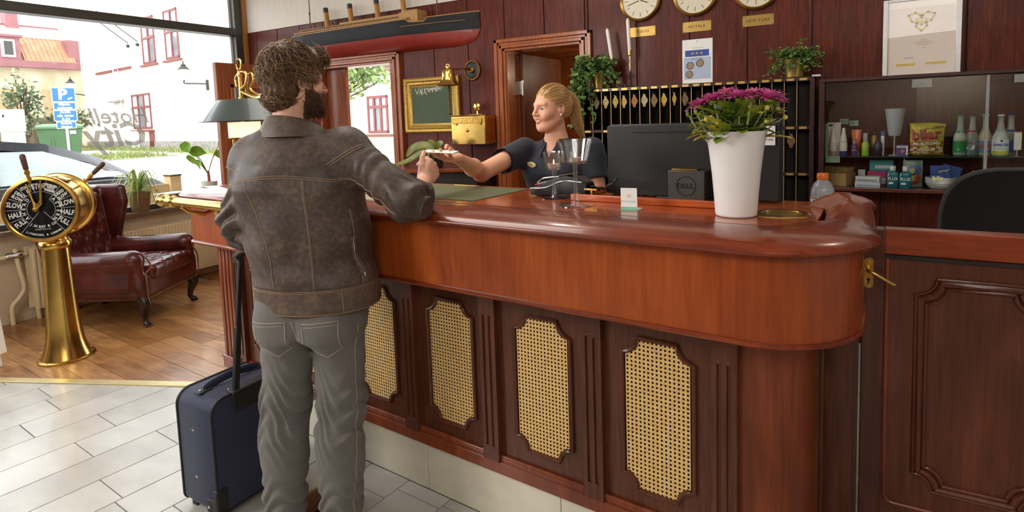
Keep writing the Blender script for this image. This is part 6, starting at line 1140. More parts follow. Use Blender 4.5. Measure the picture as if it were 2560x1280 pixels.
ld = thing('back_desk', 'low brown desk edge with papers in the gap behind the counter', 'desk', (-2.0, 3.2, 0)); build('top', MB().obox((-2.05, 3.22, .985), (.50, -.0, 0), (0, .20, 0), (0, 0, .015)), M['frame_wood'], ld, bevel=.003)
for dx in (-.45, .45): build('leg', MB().box(-2.05 + dx - .03, -2.05 + dx + .03, 3.06, 3.38, 0, .97), M['dark_panel'], ld)
for i, (x, y, rz) in enumerate(((-2.12, 3.15, .2), (-1.92, 3.20, -.3))): t = thing('paper_sheet', ('white paper sheet lying on the low desk, left of the pair', 'white paper sheet lying on the low desk, nearer the receptionist')[i], 'paper', (x, y, 1.0003), rz); build('sheet', MB().box(-.105, .105, -.148, .148, 0, .003), M['paper'], t, local=True, smooth=None)
# ------------------------------------------------------------------ the street outside
def gz(x): return -.1 + .65 * (1 - math.exp(-max(0, -x - 7) / 9))
asph = pm('pale asphalt', (188, 180, 176), .9, var=.08, scale=1.2, bump=.1, bscale=30)
gm = MB(); gxs = [-5.97, -7, -8.5, -10, -12, -14, -17, -20, -23, -26, -29, -33, -38, -45, -60, -90]; gys = [-40, -20, -5, 2, 4.6, 8, 12, 16, 20, 40, 80]
for i, x in enumerate(gxs): gm.v += [(x, y, gz(x)) for y in gys]
n_ = len(gys)
for i in range(len(gxs) - 1): gm.f += [(i * n_ + j, i * n_ + j + 1, (i + 1) * n_ + j + 1, (i + 1) * n_ + j) for j in range(n_ - 1)]
gm.m = [0] * len(gm.f); struct('road', gm, asph, smooth=60)
struct('pavement', MB().box(-5.965, -3.42, 4.41, 60, -.25, -.1), asph)
E_ = Vector((.9908, -.1354, 0)); EN = Vector((-.1354, -.9908, 0))
def fac(P0, s, z, out=0.0): return Vector((P0[0], P0[1], 0)) + E_ * s + EN * out + ZV * z
def slab(mb, P0, s0, s1, z0, z1, o0, o1, mi=0): c = fac(P0, (s0 + s1) / 2, (z0 + z1) / 2, (o0 + o1) / 2); return mb.obox(c, E_ * ((s1 - s0) / 2), EN * ((o1 - o0) / 2), ZV * ((z1 - z0) / 2), mi)
cream = pm('cream render', (240, 232, 208), .85, var=.04, scale=1.5); redp = pm('red painted joinery', (130, 72, 70), .55, var=.1, scale=4); dimg = pm('dim window glass', (120, 132, 138), .1, var=.25, scale=1.5, coat=.5); curt = pm('pale curtain', (206, 210, 208), .8, var=.1, scale=8, stretch=(1, 1, .05)); plin = pm('rough grey plinth', (150, 144, 140), .95, var=.3, scale=6, bump=.6)
irn = pm('dark wrought iron', (60, 58, 56), .5, .4)
def house_window(root, P0, s0, s1, z0, z1, cols=2, split=.7, sill=True, name='window'):
    f_ = MB(); w_ = .09; slab(f_, P0, s0, s0 + w_, z0, z1, -.02, .05); slab(f_, P0, s1 - w_, s1, z0, z1, -.02, .05); slab(f_, P0, s0, s1, z0, z0 + w_, -.02, .05); slab(f_, P0, s0, s1, z1 - w_, z1, -.02, .05)
    for i in range(1, cols): c = s0 + (s1 - s0) * i / cols; slab(f_, P0, c - .05, c + .05, z0, z1, -.02, .055)
    if split: zz = z0 + (z1 - z0) * split; slab(f_, P0, s0, s1, zz - .05, zz + .05, -.02, .06)
    w = build(name, f_, redp, root, smooth=None)
    for i in range(cols):
        a, b = s0 + (s1 - s0) * i / cols, s0 + (s1 - s0) * (i + 1) / cols
        for c, d_ in ((z0, z0 + (z1 - z0) * split), (z0 + (z1 - z0) * split, z1)): build('pane', slab(MB(), P0, a + .06, b - .06, c + .06, d_ - .06, -.01, .01), curt if i % 2 == 0 else dimg, w, smooth=None)
    if sill: build('sill', slab(MB(), P0, s0 - .2, s1 + .2, z0 - .14, z0 - .05, -.02, .14), redp, w)
def lantern(P, label, arm):
    t = thing('wall_lantern', label, 'lantern', P, 0, None); P = Vector(P); wh = pm('milky lantern glass', (246, 246, 240), .3)
    build('glass', MB().lathe([(.10, -.42), (.20, 0), (.19, .02), (.001, .02)], P, n=6), wh, t, smooth=None); build('cap', MB().lathe([(.24, 0), (.15, .10), (.10, .14), (.10, .20), (.03, .24), (.02, .36)], P + ZV * .01, n=12), irn, t)
    build('arm', MB().tube(curve_pts([P - ZV * .42, P - ZV * .56, P - ZV * .58 + Vector(arm) * .5, P - ZV * .60 + Vector(arm)], 4), .03, 6).obox(P - ZV * .65 + Vector(arm), E_ * .05, EN * .04, ZV * .22), irn, t)
PW = (-39.2, 17.6); wbld = thing('white_building', 'pale plastered house with red joinery across the street', 'building', (PW[0], PW[1], 0))
build('wall', slab(MB(), PW, 0, 17, -.4, 11, -8, 0), pm('white plaster front', (246, 240, 226), .85, var=.03, scale=.8), wbld, smooth=None); build('plinth', slab(MB(), PW, -.02, 17, -.4, .93, -.5, .05), plin, wbld, smooth=None)
house_window(wbld, PW, 9.0, 10.45, 4.7, 6.9, 2, .55); house_window(wbld, PW, 11.6, 13.0, 4.7, 6.9, 2, .55)
house_window(wbld, PW, 7.1, 9.35, 1.55, 3.3, 3, .62); build('door', slab(MB(), PW, 8.95, 9.5, .45, 1.5, -.02, .05), redp, wbld); build('step', slab(MB(), PW, 8.5, 9.9, .2, .45, 0, .5), plin, wbld)
for s0, s1 in ((2.6, 4.8), (5.3, 7.4)): build('string_course', slab(MB(), PW, s0, s1, 4.62, 4.74, -.01, .12), redp, wbld)
build('downpipe', MB().tube([fac(PW, 5.85, 1.2, .08), fac(PW, 5.85, 9, .08)], .05, 6), pm('white pipe', (236, 230, 220), .5), wbld)
for s0, s1, z0, z1 in ((4.54, 7.34, 7.5, 5.9), (6.43, 8.54, 7.2, 5.85)): build('awning_rod', MB().tube([fac(PW, s0, z0 + .3, 1.0), fac(PW, s1, z1, .05)], .025, 6).sphere(fac(PW, s1, z1 - .15, .06), .09, 8, 5), irn, wbld)
build('vent_box', slab(MB(), PW, 4.4, 6.0, 3.12, 3.6, 0, .10), cream, wbld); build('vent_hood', slab(MB(), PW, 4.6, 6.1, 3.0, 3.08, 0, .3), plin, wbld); build('drain_head', slab(MB(), PW, 7.35, 7.75, .4, 1.45, .05, .3), pm('white drain', (230, 228, 224), .5), wbld, bevel=.03)
lantern(fac(PW, 15.05, 3.95, .8), 'white wall lantern on the pale house beside the wooden entrance leaf', fac(PW, .5, 0, -.7) - fac(PW, 0, 0, 0))
PD = (-17.6, 16.9); cb2 = thing('cream_building', 'cream house with a red framed window seen through the open doorway', 'building', (PD[0], PD[1], 0))
build('wall', slab(MB(), PD, -.3, 12, -.3, 7, -6, 0), cream, cb2, smooth=None); build('plinth', slab(MB(), PD, -.32, 12, -.3, .78, -.5, .04), pm('grey beige plinth', (184, 176, 160), .9, var=.1, scale=5), cb2, smooth=None)
house_window(cb2, PD, 1.66, 2.82, 1.09, 2.47, 3, .70); house_window(cb2, PD, 2.15, 3.2, 3.45, 4.6, 3, .7); build('cellar_vent', slab(MB(), PD, 2.2, 2.5, .5, .68, .03, .05), curt, cb2); build('corner_board', slab(MB(), PD, -.2, .22, .8, 1.75, .0, .05), redp, cb2)
# red roofed building, planks, shrub
X = -41.0
rb = thing('red_roof_building', 'low old house with a red tiled mansard roof and boarded windows', 'building', (X, 14, 0)); ppk = pm('dusty red sheet metal', (146, 98, 104), .6, var=.1, scale=2)
def xs_(mb, y0, y1, z0, z1, o0, o1, mi=0): return mb.box(X + o0, X + o1, y0, y1, z0, z1, mi)
build('wall', xs_(MB(), 4, 18.42, -.3, 5.3, -8, 0), pm('stained yellow plaster', (186, 172, 142), .9, var=.3, scale=.9, col2=(216, 208, 186)), rb, smooth=None)
build('eave', xs_(MB(), 4, 18.45, 5.25, 5.62, -.3, .45), ppk, rb)
build('mansard', MB().prism([(X + .2, 5.6), (X - .75, 7.0), (X - .75, 5.6)], 4, 18.42, 'y') , ppk, rb, smooth=None)
oran = pm('orange roof tile', (190, 130, 100), .7, var=.2, scale=3); tl = MB()
for r_ in range(7):
    for c in range(22): f0 = r_ / 7; y = 15.55 + c * .1165; z = 5.6 + 1.38 * f0; x = X + .24 - .95 * f0; tl.obox((x - .05, y, z + .10), (-.085, 0, .125), (0, .052, 0), (.05 + .02 * (c % 2), 0, .035))
build('roof_tile', tl, oran, rb, smooth=None, kind='stuff')
t2 = MB()
for r_ in range(6):
    for c in range(44): f0 = r_ / 6; y = 13.4 + c * .115; t2.obox((X - .8 - 1.6 * f0, y, 7.08 + .82 * f0), (-.15, 0, .077), (0, .05, 0), (.03 + .015 * (c % 2), 0, .05))
build('upper_roof_tile', t2, pm('pink grey roof tile', (206, 160, 150), .7, var=.15, scale=3), rb, smooth=None, kind='stuff'); build('ridge', MB().box(X - 2.6, X - 2.3, 4, 18.4, 7.85, 8.0), ppk, rb); build('upper_deck', MB().prism([(X - .7, 7.0), (X - 2.4, 7.9), (X - 2.4, 7.0)], 4, 18.4, 'y'), ppk, rb, smooth=None)
build('chimney', MB().box(X - 2.6, X - 1.9, 15.6, 16.2, 7.6, 9.2), ppk, rb); build('dormer', MB().box(X - .9, X + .3, 13.2, 15.35, 5.6, 6.95).box(X - 1, X + .42, 13.1, 15.45, 6.9, 7.02), ppk, rb); dw = build('window', MB().box(X + .3, X + .36, 14.45, 15.08, 5.78, 6.75), M['white'], rb); build('pane', MB().box(X + .36, X + .38, 14.58, 14.98, 5.9, 6.65), pm('charcoal pane', (70, 70, 74), .3), dw)
build('dormer', MB().box(X - .9, X + .1, 17.75, 18.4, 5.6, 7.0), ppk, rb)
bd_ = pm('weathered chipboard', (186, 160, 124), .9, var=.15, scale=4)
for y0, y1 in ((13.2, 15.15), (16.28, 17.5)): build('boarded_window', xs_(MB(), y0, y1, 2.5, 4.02, -.02, .04), bd_, rb)
fn = thing('plank_fence', 'weathered grey plank fence behind the green container', 'fence', (-38, 12, 0)); fm = MB(); R3 = np.random.default_rng(2)
for i in range(58): y = 5.0 + i * .19; x = -36.6; fm.box(x, x + .03, y, y + .175, gz(x) - .1, 2.35 + R3.uniform(-.05, .08))
build('plank', fm, pm('grey weathered boards', (140, 124, 104), .9, var=.3, scale=3, stretch=(1, 1, .1)), fn, smooth=None, kind='stuff'); build('rail', MB().box(-36.68, -36.6, 5, 16, .9, 1.0).box(-36.68, -36.6, 5, 16, 2.0, 2.1), bd_, fn)
build('red_gate_board', MB().box(-36.6, -36.5, 15.4, 16.1, .5, 2.5), ppk, fn)
def shrub(name, label, c, rx, ry, rz_, n, L_, mats, trunk, seed, wt=(1, 1, 1), dirs=7):
    t = thing(name, label, 'tree' if 'tree' in name else 'shrub', (c[0], c[1], trunk[2])); Rr = np.random.default_rng(seed); mb = MB(); br = MB()
    for i in range(dirs + 7): a = Rr.normal(size=3); a /= np.linalg.norm(a); e = Vector((c[0] + a[0] * rx * .75, c[1] + a[1] * ry * .75, c[2] + a[2] * rz_ * .7)); m_ = (Vector(trunk) * .45 + Vector(c) * .55); br.tube(curve_pts([trunk, m_, e], 5), [(.035 if 'tree' in name else .07) * (1 - .06 * k_) for k_ in range(11)], 5)
    for i in range(n):
        a = Rr.normal(size=3); a /= np.linalg.norm(a); rr = Rr.uniform(.25, 1) ** .5 * (.8 + .25 * math.sin(5 * a[0] + 3 * a[1] + 4 * a[2])); p = Vector((c[0] + a[0] * rx * rr, c[1] + a[1] * ry * rr, c[2] + a[2] * rz_ * rr)); d_ = Vector(Rr.normal(size=3)); n_ = Vector((Rr.normal() * .6, Rr.normal() * .6, 1)); leaf_geo(mb, p, d_, n_, L_ * Rr.uniform(.6, 1.2), L_ * .6, int(Rr.integers(0, 2)))
    build('branches', br, pm('bark ' + name, (96, 80, 62), .9), t, kind='stuff'); build('foliage', mb, mats, t, smooth=None, kind='stuff', recalc=False)
gm1 = pm('street leaf dark', (92, 108, 80), .6, var=.2, scale=2); gm2 = pm('street leaf light', (134, 148, 110), .6, var=.2, scale=2)
shrub('tall_shrub', 'tall pale green shrub leaning over the plank fence', (-35.5, 13.2, 2.9), .8, 1.1, 1.9, 620, .24, [gm1, gm2], (-35.6, 13.3, .4), 4); shrub('low_shrub', 'low dark shrub at the foot of the plank fence', (-35.4, 14.4, 1.3), .5, .9, .9, 260, .2, [gm1, gm1], (-35.5, 14.5, .4), 5)
shrub('spreading_shrub', 'spreading shrub between the tall shrub and the parking sign', (-35.3, 15.2, 2.2), .6, 1.2, .75, 330, .22, [gm1, gm2], (-35.5, 15.2, .4), 8)
tr1 = pm('linden leaf light', (146, 168, 100), .5, var=.2, scale=3); tr2 = pm('linden leaf', (118, 144, 82), .5, var=.2, scale=3)
shrub('street_tree', 'leafy street tree seen through the open doorway', (-8.75, 8.95, 2.75), 1.0, .75, .78, 1500, .12, [tr1, tr2], (-10.4, 7.2, .0), 6)
gs = MB()
for i in range(2600):
    k_ = i % 3
    if k_ == 0: s = R3.uniform(0, 24); p = fac(PW, s, 0, R3.uniform(.1, .9))
    elif k_ == 1: p = Vector((R3.uniform(-26.5, -23.5), R3.uniform(8.0, 13.5), 0))
    else: p = Vector((R3.uniform(-36.3, -34), R3.uniform(8, 16.3), 0))
    p.z = gz(p.x); h_ = R3.uniform(.12, .32); d_ = Vector((R3.normal() * .08, R3.normal() * .08, h_)); gs.add([p + Vector((.02, -.02, -.02)), p + Vector((-.02, .02, -.02)), p + d_], [(0, 1, 2)])
    gs.add([p + Vector((.02, .02, -.02)), p + Vector((-.02, -.02, -.02)), p + d_ * .8 + Vector((.05, 0, 0))], [(0, 1, 2)])
go = build('roadside_grass', gs, pm('roadside grass', (142, 150, 96), .8, var=.25, scale=1), None, smooth=None, recalc=False); tag(go, 'short grass along the verges across the street', 'grass'); go['kind'] = 'stuff'
gb = MB()
for i in range(30): gb.v += [tuple(fac(PW, i, gz(fac(PW, i, 0).x) + .012, o_)) for o_ in (.03, 1.0)]
gb.f = [(2 * i, 2 * i + 2, 2 * i + 3, 2 * i + 1) for i in range(29)]; gb.m = [0] * 29; gvx = [-23.3, -24.5, -25.5, -26.7]; b0 = len(gb.v)
for x in gvx: gb.v += [(x, y, gz(x) + .012) for y in (2, 8, 13.8)]
for i in range(3): gb.f += [(b0 + i * 3 + j, b0 + i * 3 + j + 1, b0 + i * 3 + j + 4, b0 + i * 3 + j + 3) for j in range(2)]
gb.m = [0] * len(gb.f); vg = struct('verge', gb, pm('mossy verge', (150, 160, 104), .95, var=.3, scale=1.5), smooth=None, recalc=False)
# green wheeled container
dm = thing('waste_container', 'green four wheeled waste container behind the parking sign', 'container', (-27.75, 11.5, gz(-27.75))); g0 = gz(-27.75); gp_ = pm('green container plastic', (82, 116, 82), .5, var=.06, scale=2)
Dx = Vector((.42, .91, 0)).normalized(); Dy = Vector((-Dx.y, Dx.x, 0)); cC = Vector((-27.75, 11.5, 0))
def dr(w_, d_, z): return [cC + Dx * (a * w_) + Dy * (b * d_) + ZV * z for a, b in ((-1, -1), (1, -1), (1, 1), (-1, 1))]
build('body', MB().loft([dr(.62, .42, g0 + .17), dr(.66, .46, g0 + .6), dr(.72, .54, g0 + 1.18)]), gp_, dm, bevel=.04, seg=3); build('rim', MB().loft([dr(.78, .60, g0 + 1.16), dr(.78, .60, g0 + 1.24)]), gp_, dm, bevel=.02)
build('lid', MB().loft([dr(.77, .59, g0 + 1.24), dr(.74, .50, g0 + 1.34), dr(.5, .2, g0 + 1.38)]), pm('lighter green lid', (106, 138, 104), .5), dm, bevel=.02)
for a in (-1, 1):
    build('ridge', MB().obox(cC + Dx * (.24 * a) - Dy * .50 + ZV * (g0 + .75), Dx * .02, Dy * .02, ZV * .45), gp_, dm)
    for b in (-1, 1): p = cC + Dx * (.5 * a) + Dy * (.34 * b) + ZV * (g0 + .10); build('wheel', MB().lathe([(.06, -.025), (.10, -.02), (.10, .02), (.06, .025)], p, Dx, 14), M['black'], dm); build('caster_fork', MB().obox(p + ZV * .07, Dx * .03, Dy * .02, ZV * .06), irn, dm)
build('sticker', MB().obox(cC + Dx * .42 - Dy * .545 + ZV * (g0 + 1.02), Dx * .10, Dy * .004, ZV * .07), M['white'], dm)
# parking sign
P = Vector((-24.05, 10.17, 0)); gP = gz(P.x); ps = thing('parking_sign', 'blue parking sign with three smaller plates on a grey pole', 'sign', (P.x, P.y, gP)); sd_ = Vector((.39, .92, 0)).normalized(); sn = Vector((sd_.y, -sd_.x, 0)); blue = pm('sign blue', (40, 104, 186), .45, var=.03)
build('pole', MB().tube([P + ZV * gP, P + ZV * 2.9], .045, 10), pm('galvanised pole', (176, 184, 190), .4, .5), ps)
def sM(a, z, off=.075): q = P + sn * off + sd_ * a + ZV * z; return Matrix(((sd_.x, 0, sn.x, q.x), (sd_.y, 0, sn.y, q.y), (0, 1, 0, q.z), (0, 0, 0, 1)))
zt = 3.08
for i, (h_, hw, lines) in enumerate(((.52, .335, None), (.27, .32, ('Biljett-', 'automat')), (.40, .335, ('Avgift', 'alla dagar', '0-24')), (.26, .28, ('Boende', 'tillstånd')))):
    zc = zt - h_ / 2; pw = build('plate', MB().obox(P + sn * .05 + ZV * zc, sd_ * hw, sn * .01, ZV * (h_ / 2 - .008)), M['white'], ps); build('field', MB().obox(P + sn * .062 + ZV * zc, sd_ * (hw - .022), sn * .003, ZV * (h_ / 2 - .03)), blue, pw)
    lt = MB()
    if lines is None: text_mb('P', .5, sM(-.03, zc, .067), .002, bold=.02, mb=lt); lt.obox(P + sn * .067 + sd_ * .17 + ZV * (zc - .13), (sd_ * .9 + ZV * .45) * .07, sn * .002, (ZV * .9 - sd_ * .45) * .025)
    else:
        for k_, s in enumerate(lines): text_mb(s, .125 if i < 3 else .10, sM(0, zt - (k_ + .62) * h_ / (len(lines) + .25), .067), .002, bold=.004, mb=lt)
    build('lettering', lt, M['white'], pw, smooth=None); zt -= h_
P2 = Vector((-28.3, 9.3, 0)); 
# parking meter and its pole
mt = thing('parking_meter', 'white boxy parking ticket machine across the street', 'ticket machine', (-27.2, 9.75, gz(-27.2))); gM = gz(-27.2); MC = Vector((-27.2, 9.75, 0)); wm = pm('white machine paint', (238, 238, 238), .4)
build('cabinet', MB().obox(MC + ZV * (gM + .55), sd_ * .34, sn * .22, ZV * .55), wm, mt, bevel=.03); build('head', MB().obox(MC + ZV * (gM + 1.52), sd_ * .38, sn * .25, ZV * .42), pm('light grey machine head', (206, 208, 210), .4), mt, bevel=.03); build('slot', MB().obox(MC + sn * .252 - sd_ * .22 + ZV * (gM + 1.7), sd_ * .03, sn * .003, ZV * .05), M['black'], mt)
P3 = Vector((-27.6, 9.35, 0)); p3 = thing('notice_pole', 'slim grey pole with a small blue notice left of the ticket machine', 'sign', (P3.x, P3.y, gz(P3.x))); build('pole', MB().tube([P3 + ZV * gz(P3.x), P3 + ZV * 3.9], .06, 10), bpy.data.materials['galvanised pole'], p3); build('plate', MB().obox(P3 + sn * .08 + ZV * 3.35, sd_ * .20, sn * .01, ZV * .36), M['white'], p3); build('field', MB().obox(P3 + sn * .093 + ZV * 3.45, sd_ * .17, sn * .003, ZV * .22), blue, p3); build('box', MB().obox(P3 + sn * .08 - sd_ * .12 + ZV * 2.25, sd_ * .22, sn * .05, ZV * .32), wm, p3)
lantern((-39.0, 16.9, 4.3), 'wall lantern at the corner above the parking sign', (.0, .9, -.1))
# car parked under the window
cr = thing('parked_car', 'dark grey car parked close under the shop window', 'car', (-8.5, 2.2, gz(-8.5))); g0 = gz(-8.5); carp = pm('dark grey car paint', (52, 54, 58), .3, .4, coat=.8)
def csec(y, zb, zs, zr, wb_, wr): return [(-8.5 + a, y, g0 + z) for a, z in ((-wb_, zb), (-wb_ * 1.02, zb + .3), (-wb_, zs), (-wr, zr), (wr, zr), (wb_, zs), (wb_ * 1.02, zb + .3), (wb_, zb))]
build('body', MB().loft([csec(y, .22, zs, zs + .02, .80 if abs(y - 2.2) > 2.0 else .86, .74) for y, zs in ((-.1, .62), (.05, .78), (.6, .86), (1.4, .92), (2.4, .94), (3.6, .93), (4.1, .90), (4.3, .80), (4.36, .5))]), carp, cr, bevel=.03, smooth=60)
cab = [(1.25, .96, .02), (1.75, 1.30, .12), (2.1, 1.40, .16), (2.7, 1.43, .17), (3.1, 1.38, .17), (3.6, 1.20, .12), (4.0, .98, .03)]
build('roof', MB().loft([[(-8.5 + a, y, g0 + z) for a, z in ((-.80 + k_, max(.9, z0 - .10)), (-.66 - .0 * k_ + k_ * .3, z0), (0, z0 + .02), (.66 - k_ * .3, z0), (.80 - k_, max(.9, z0 - .10)))] for y, z0, k_ in cab], False, False), carp, cr, smooth=60)
cgl = pm('tinted car glass', (190, 206, 206), .05, .0, coat=.8, var=.1, scale=2)
for sg in (1, -1): build('side_window', MB().add([(-8.5 + sg * (.80 - k_ * .9), y, g0 + z) for y, z, k_ in ((1.45, .96, 0), (1.85, 1.26, .12), (2.25, 1.33, .14), (3.05, 1.30, .14), (3.5, 1.12, .1), (3.72, .96, 0))], [tuple(range(6))]), cgl, cr, smooth=None); build('pillar', MB().obox((-8.5 + sg * .75, 2.55, g0 + 1.14), (.02, 0, 0), (0, .045, 0), (-.05 * sg, 0, .19)), M['black'], cr)
build('windscreen', MB().add([(-9.2, 1.28, g0 + .97), (-7.8, 1.28, g0 + .97), (-7.92, 1.74, g0 + 1.29), (-9.08, 1.74, g0 + 1.29)], [(0, 1, 2, 3)]), cgl, cr, smooth=None); build('rear_window', MB().add([(-9.15, 4.0, g0 + .98), (-7.85, 4.0, g0 + .98), (-7.95, 3.55, g0 + 1.23), (-9.05, 3.55, g0 + 1.23)], [(0, 1, 2, 3)]), cgl, cr, smooth=None)
for y in (.75, 3.5):
    for x in (-9.3, -7.7): build('wheel', MB().lathe([(.2, -.10), (.31, -.09), (.32, 0), (.31, .09), (.2, .10)], (x, y, g0 + .32), (1, 0, 0), 24).lathe([(.19, -.11), (.001, -.1)], (x, y, g0 + .32), (1, 0, 0), 16), M['black'], cr)
# timber planter edge outside the pane
te = thing('timber_edging', 'pale timber post and board just outside the window', 'fence', (-6.25, 3.3, 0)); tm2 = pm('pale planed timber', (206, 176, 130), .6, var=.12, scale=12, stretch=(1, .1, 1)); build('post', MB().box(-6.32, -6.20, 3.515, 3.63, -.15, 1.005), tm2, te, bevel=.004); build('post_cap', MB().box(-6.325, -6.195, 3.51, 3.635, 1.005, 1.02), M['alu'], te); build('board', MB().box(-6.27, -6.24, 1.2, 3.515, .72, .93), tm2, te, bevel=.004); build('board', MB().box(-6.27, -6.24, 1.2, 3.515, .40, .66), tm2, te, bevel=.004); build('post', MB().box(-6.32, -6.20, 1.1, 1.21, -.15, 1.0), tm2, te)
# ------------------------------------------------------------------ the two people
def frame(f):
    """columns right, forward, up of something facing f"""
    f = Vector(f).normalized(); r_ = f.cross(ZV).normalized(); u = r_.cross(f); return np.array([[r_.x, f.x, u.x], [r_.y, f.y, u.y], [r_.z, f.z, u.z]], np.float32)
def near(P, c, rad, fn, far=.02):
    """evaluate a detailed field only near its place"""
    dist = np.linalg.norm(P - np.array(c, np.float32), axis=1); out = dist - rad + far; m = dist < rad + .05
    if m.any(): out[m] = fn(P[m])
    return out
def head_sdf(Q, fem, smile=False):
    """Q in head space: x right, y to the face, z up, origin mid head"""
    S = np.stack([np.abs(Q[:, 0]), Q[:, 1], Q[:, 2]], 1); w_ = .95 if fem else 1.0
    d = ell(Q, (0, -.014, .032), (.073 * w_, .093, .086)); d = smin(d, ell(Q, (0, .028, -.022), (.062 * w_, .062, .085)), .03)
    d = smin(d, ell(Q, (0, .036, -.076), (.046 * w_, .046, .036)), .022); d = smin(d, ell(Q, (0, .070, -.098), (.020, .016, .015)), .022)
    d = smin(d, cap(S, (.050 * w_, .0, -.055), (.030, .05, -.088), .018, .014), .025)
    d = smin(d, ell(S, (.040 * w_, .054, -.026), (.024, .024, .020)), .022)
    d = smin(d, cap(S, (.008, .084, .022), (.038, .070, .022), .010, .009), .014)
    d = smax(d, -ell(S, (.031, .098, .004), (.019, .018, .0125)), .010)
    d = smin(d, cap(S, (.0175, .0800, .0062), (.0455, .0705, .0045), .0050, .0044), .004); d = smin(d, cap(S, (.018, .0795, -.0066), (.044, .0715, -.0058), .0040, .0036), .004)
    d = smin(d, cap(Q, (0, .086, .014), (0, .108 if fem else .112, -.024), .0075, .0095), .010); d = smin(d, ell(S, (.0105, .096, -.028), (.008, .010, .0075)), .005); d = smax(d, -ell(S, (.0065, .101, -.0365), (.0036, .005, .004)), .003)
    z0 = -.055
    if smile:
        d = smin(d, ell(S, (.034, .064, -.040), (.018, .020, .017)), .012)
        d = smax(d, -ell(S, (0, .097, z0 - .003), (.0255, .017, .0062)), .004)
        d = smin(d, cap(S, (0, .0945, z0 + .0055), (.024, .081, z0 + .0075), .0036, .0026), .004); d = smin(d, cap(S, (0, .0925, z0 - .0125), (.023, .080, z0 + .003), .0046, .003), .004)
    else:
        d = smin(d, cap(S, (0, .0945, z0 + .003), (.023, .082, z0), .0038, .003), .005); d = smin(d, cap(S, (0, .093, z0 - .0085), (.020, .083, z0 - .004), .0045, .003), .005)
    ear = ell(S, (.073 * w_, -.010, -.006), (.0085, .0185, .031), rotm('Z', 18)); ear = smax(ear, -ell(S, (.081 * w_, -.006, .001), (.0075, .0105, .018)), .005); ear = smin(ear, ell(S, (.074 * w_, .000, -.012), (.006, .006, .008)), .006)
    d = smin(d, ear, .006)
    return d
def finger_chain(base, y, z, lens, curls):
    pts = [Vector(base)]; a = 0
    for L_, c in zip(lens, curls): a += math.radians(c); pts.append(pts[-1] + (Vector(y) * math.cos(a) - Vector(z) * math.sin(a)) * L_)
    return pts
def hand_prims(O, x, y, z, curls, thumb, s=1.0):
    """capsules (a, b, ra, rb) of a hand: O wrist, x thumb side, y along the fingers, z back of the hand"""
    O, x, y, z = map(Vector, (O, x, y, z)); y.normalize(); x = (x - y * x.dot(y)).normalized(); z = (z - y * z.dot(y) - x * z.dot(x)).normalized(); W = lambda a, b, c: O + x * (a * s) + y * (b * s) + z * (c * s)
    palm = []; fing = []
    kn = [(.030, .086, .004), (.009, .090, .006), (-.012, .086, .004), (-.031, .077, .0)]; L_ = [(.041, .025, .021), (.045, .029, .022), (.041, .027, .021), (.033, .020, .019)]
    for k_, ln, cu, rr in zip(kn, L_, curls, (.0094, .0096, .0090, .0080)):
        palm.append((W(k_[0] * .55, .008, 0), W(*k_), .0150 * s, .0118 * s)); palm.append((W(k_[0] * .6, .02, -.006), W(k_[0], k_[1] - .012, -.006), .014 * s, .011 * s))
        p_ = finger_chain(W(*k_), y, z, [q * s for q in ln], cu)
        for i in range(3): fing.append((p_[i], p_[i + 1], rr * s * (1 - .07 * i), rr * s * (.95 - .08 * i)))
    t = [W(*q) for q in thumb]; fing += [(t[0], t[1], .0165 * s, .0125 * s), (t[1], t[2], .0118 * s, .0102 * s), (t[2], t[3], .0102 * s, .0085 * s)]
    return palm, fing
def hand_field(P, prim):
    palm, fing = prim; d = np.full(len(P), 9., np.float32)
    for a, b, r1, r2 in palm: d = smin(d, cap(P, a, b, r1, r2), .014)
    f_ = np.full(len(P), 9., np.float32)
    for a, b, r1, r2 in fing: f_ = np.minimum(f_, cap(P, a, b, r1, r2)) if False else smin(f_, cap(P, a, b, r1, r2), .0025)
    return smin(d, f_, .006)
def ripple(P, k=1.0): return (np.sin(P[:, 0] * 31 * k + 1.7 * np.sin(P[:, 2] * 19 * k)) * np.sin(P[:, 2] * 27 * k + 1.3 * np.sin(P[:, 1] * 23 * k + 2)) + .6 * np.sin(P[:, 1] * 47 * k + P[:, 2] * 39 * k + 2 * np.sin(P[:, 0] * 21 * k)))
skin_m = pm('fair ruddy skin', (224, 168, 142), .5, var=.06, scale=60, col2=(234, 184, 160), sss=.12, bump=.05, bscale=900); skin_w = pm('fair warm skin', (226, 164, 130), .45, var=.05, scale=50, col2=(234, 178, 148), sss=.12)
eyew = pm('eye white', (236, 232, 226), .15, var=.02, coat=.5); iris = pm('blue grey iris', (84, 108, 124), .1, var=.2, scale=400, coat=.8); pup = pm('pupil', (12, 12, 14), .1, coat=.8)
def eyes(root, Hc, F, look=(0, 0)):
    for sg in (1, -1):
        c = np.array(Hc) + F @ np.array((.031 * sg, .0705, .0)); g = F @ np.array((.10 * sg + look[0], 1, look[1])); g = Vector(g.tolist()).normalized()
        mb = MB().lathe([(.0122 * math.sin(a), .0122 * math.cos(a)) for a in [math.pi * (.001 + k_ / 20 * .998) for k_ in range(21)]], c.tolist(), g, 20); fz_ = [i for i in range(len(mb.f))]; n = 20
        mb.m = [0] * len(mb.f)
        for i in range(len(mb.f)):
            ring = i // n
            if ring < 1.5: mb.m[i] = 2
            elif ring < 4 and i < n * 20: mb.m[i] = 1
        build('eye', mb, [eyew, iris, pup], root, smooth=180)
def strands(rootname, root, items, mats, n=3, label=None):
    mb = MB()
    for pts, r_, mi in items: mb.tube(pts, [r_ * (1 - .8 * (k_ / (len(pts) - 1)) ** 1.5) for k_ in range(len(pts))], n, False, mi)
    return build(rootname, mb, mats, root, smooth=180, recalc=False, label=label)
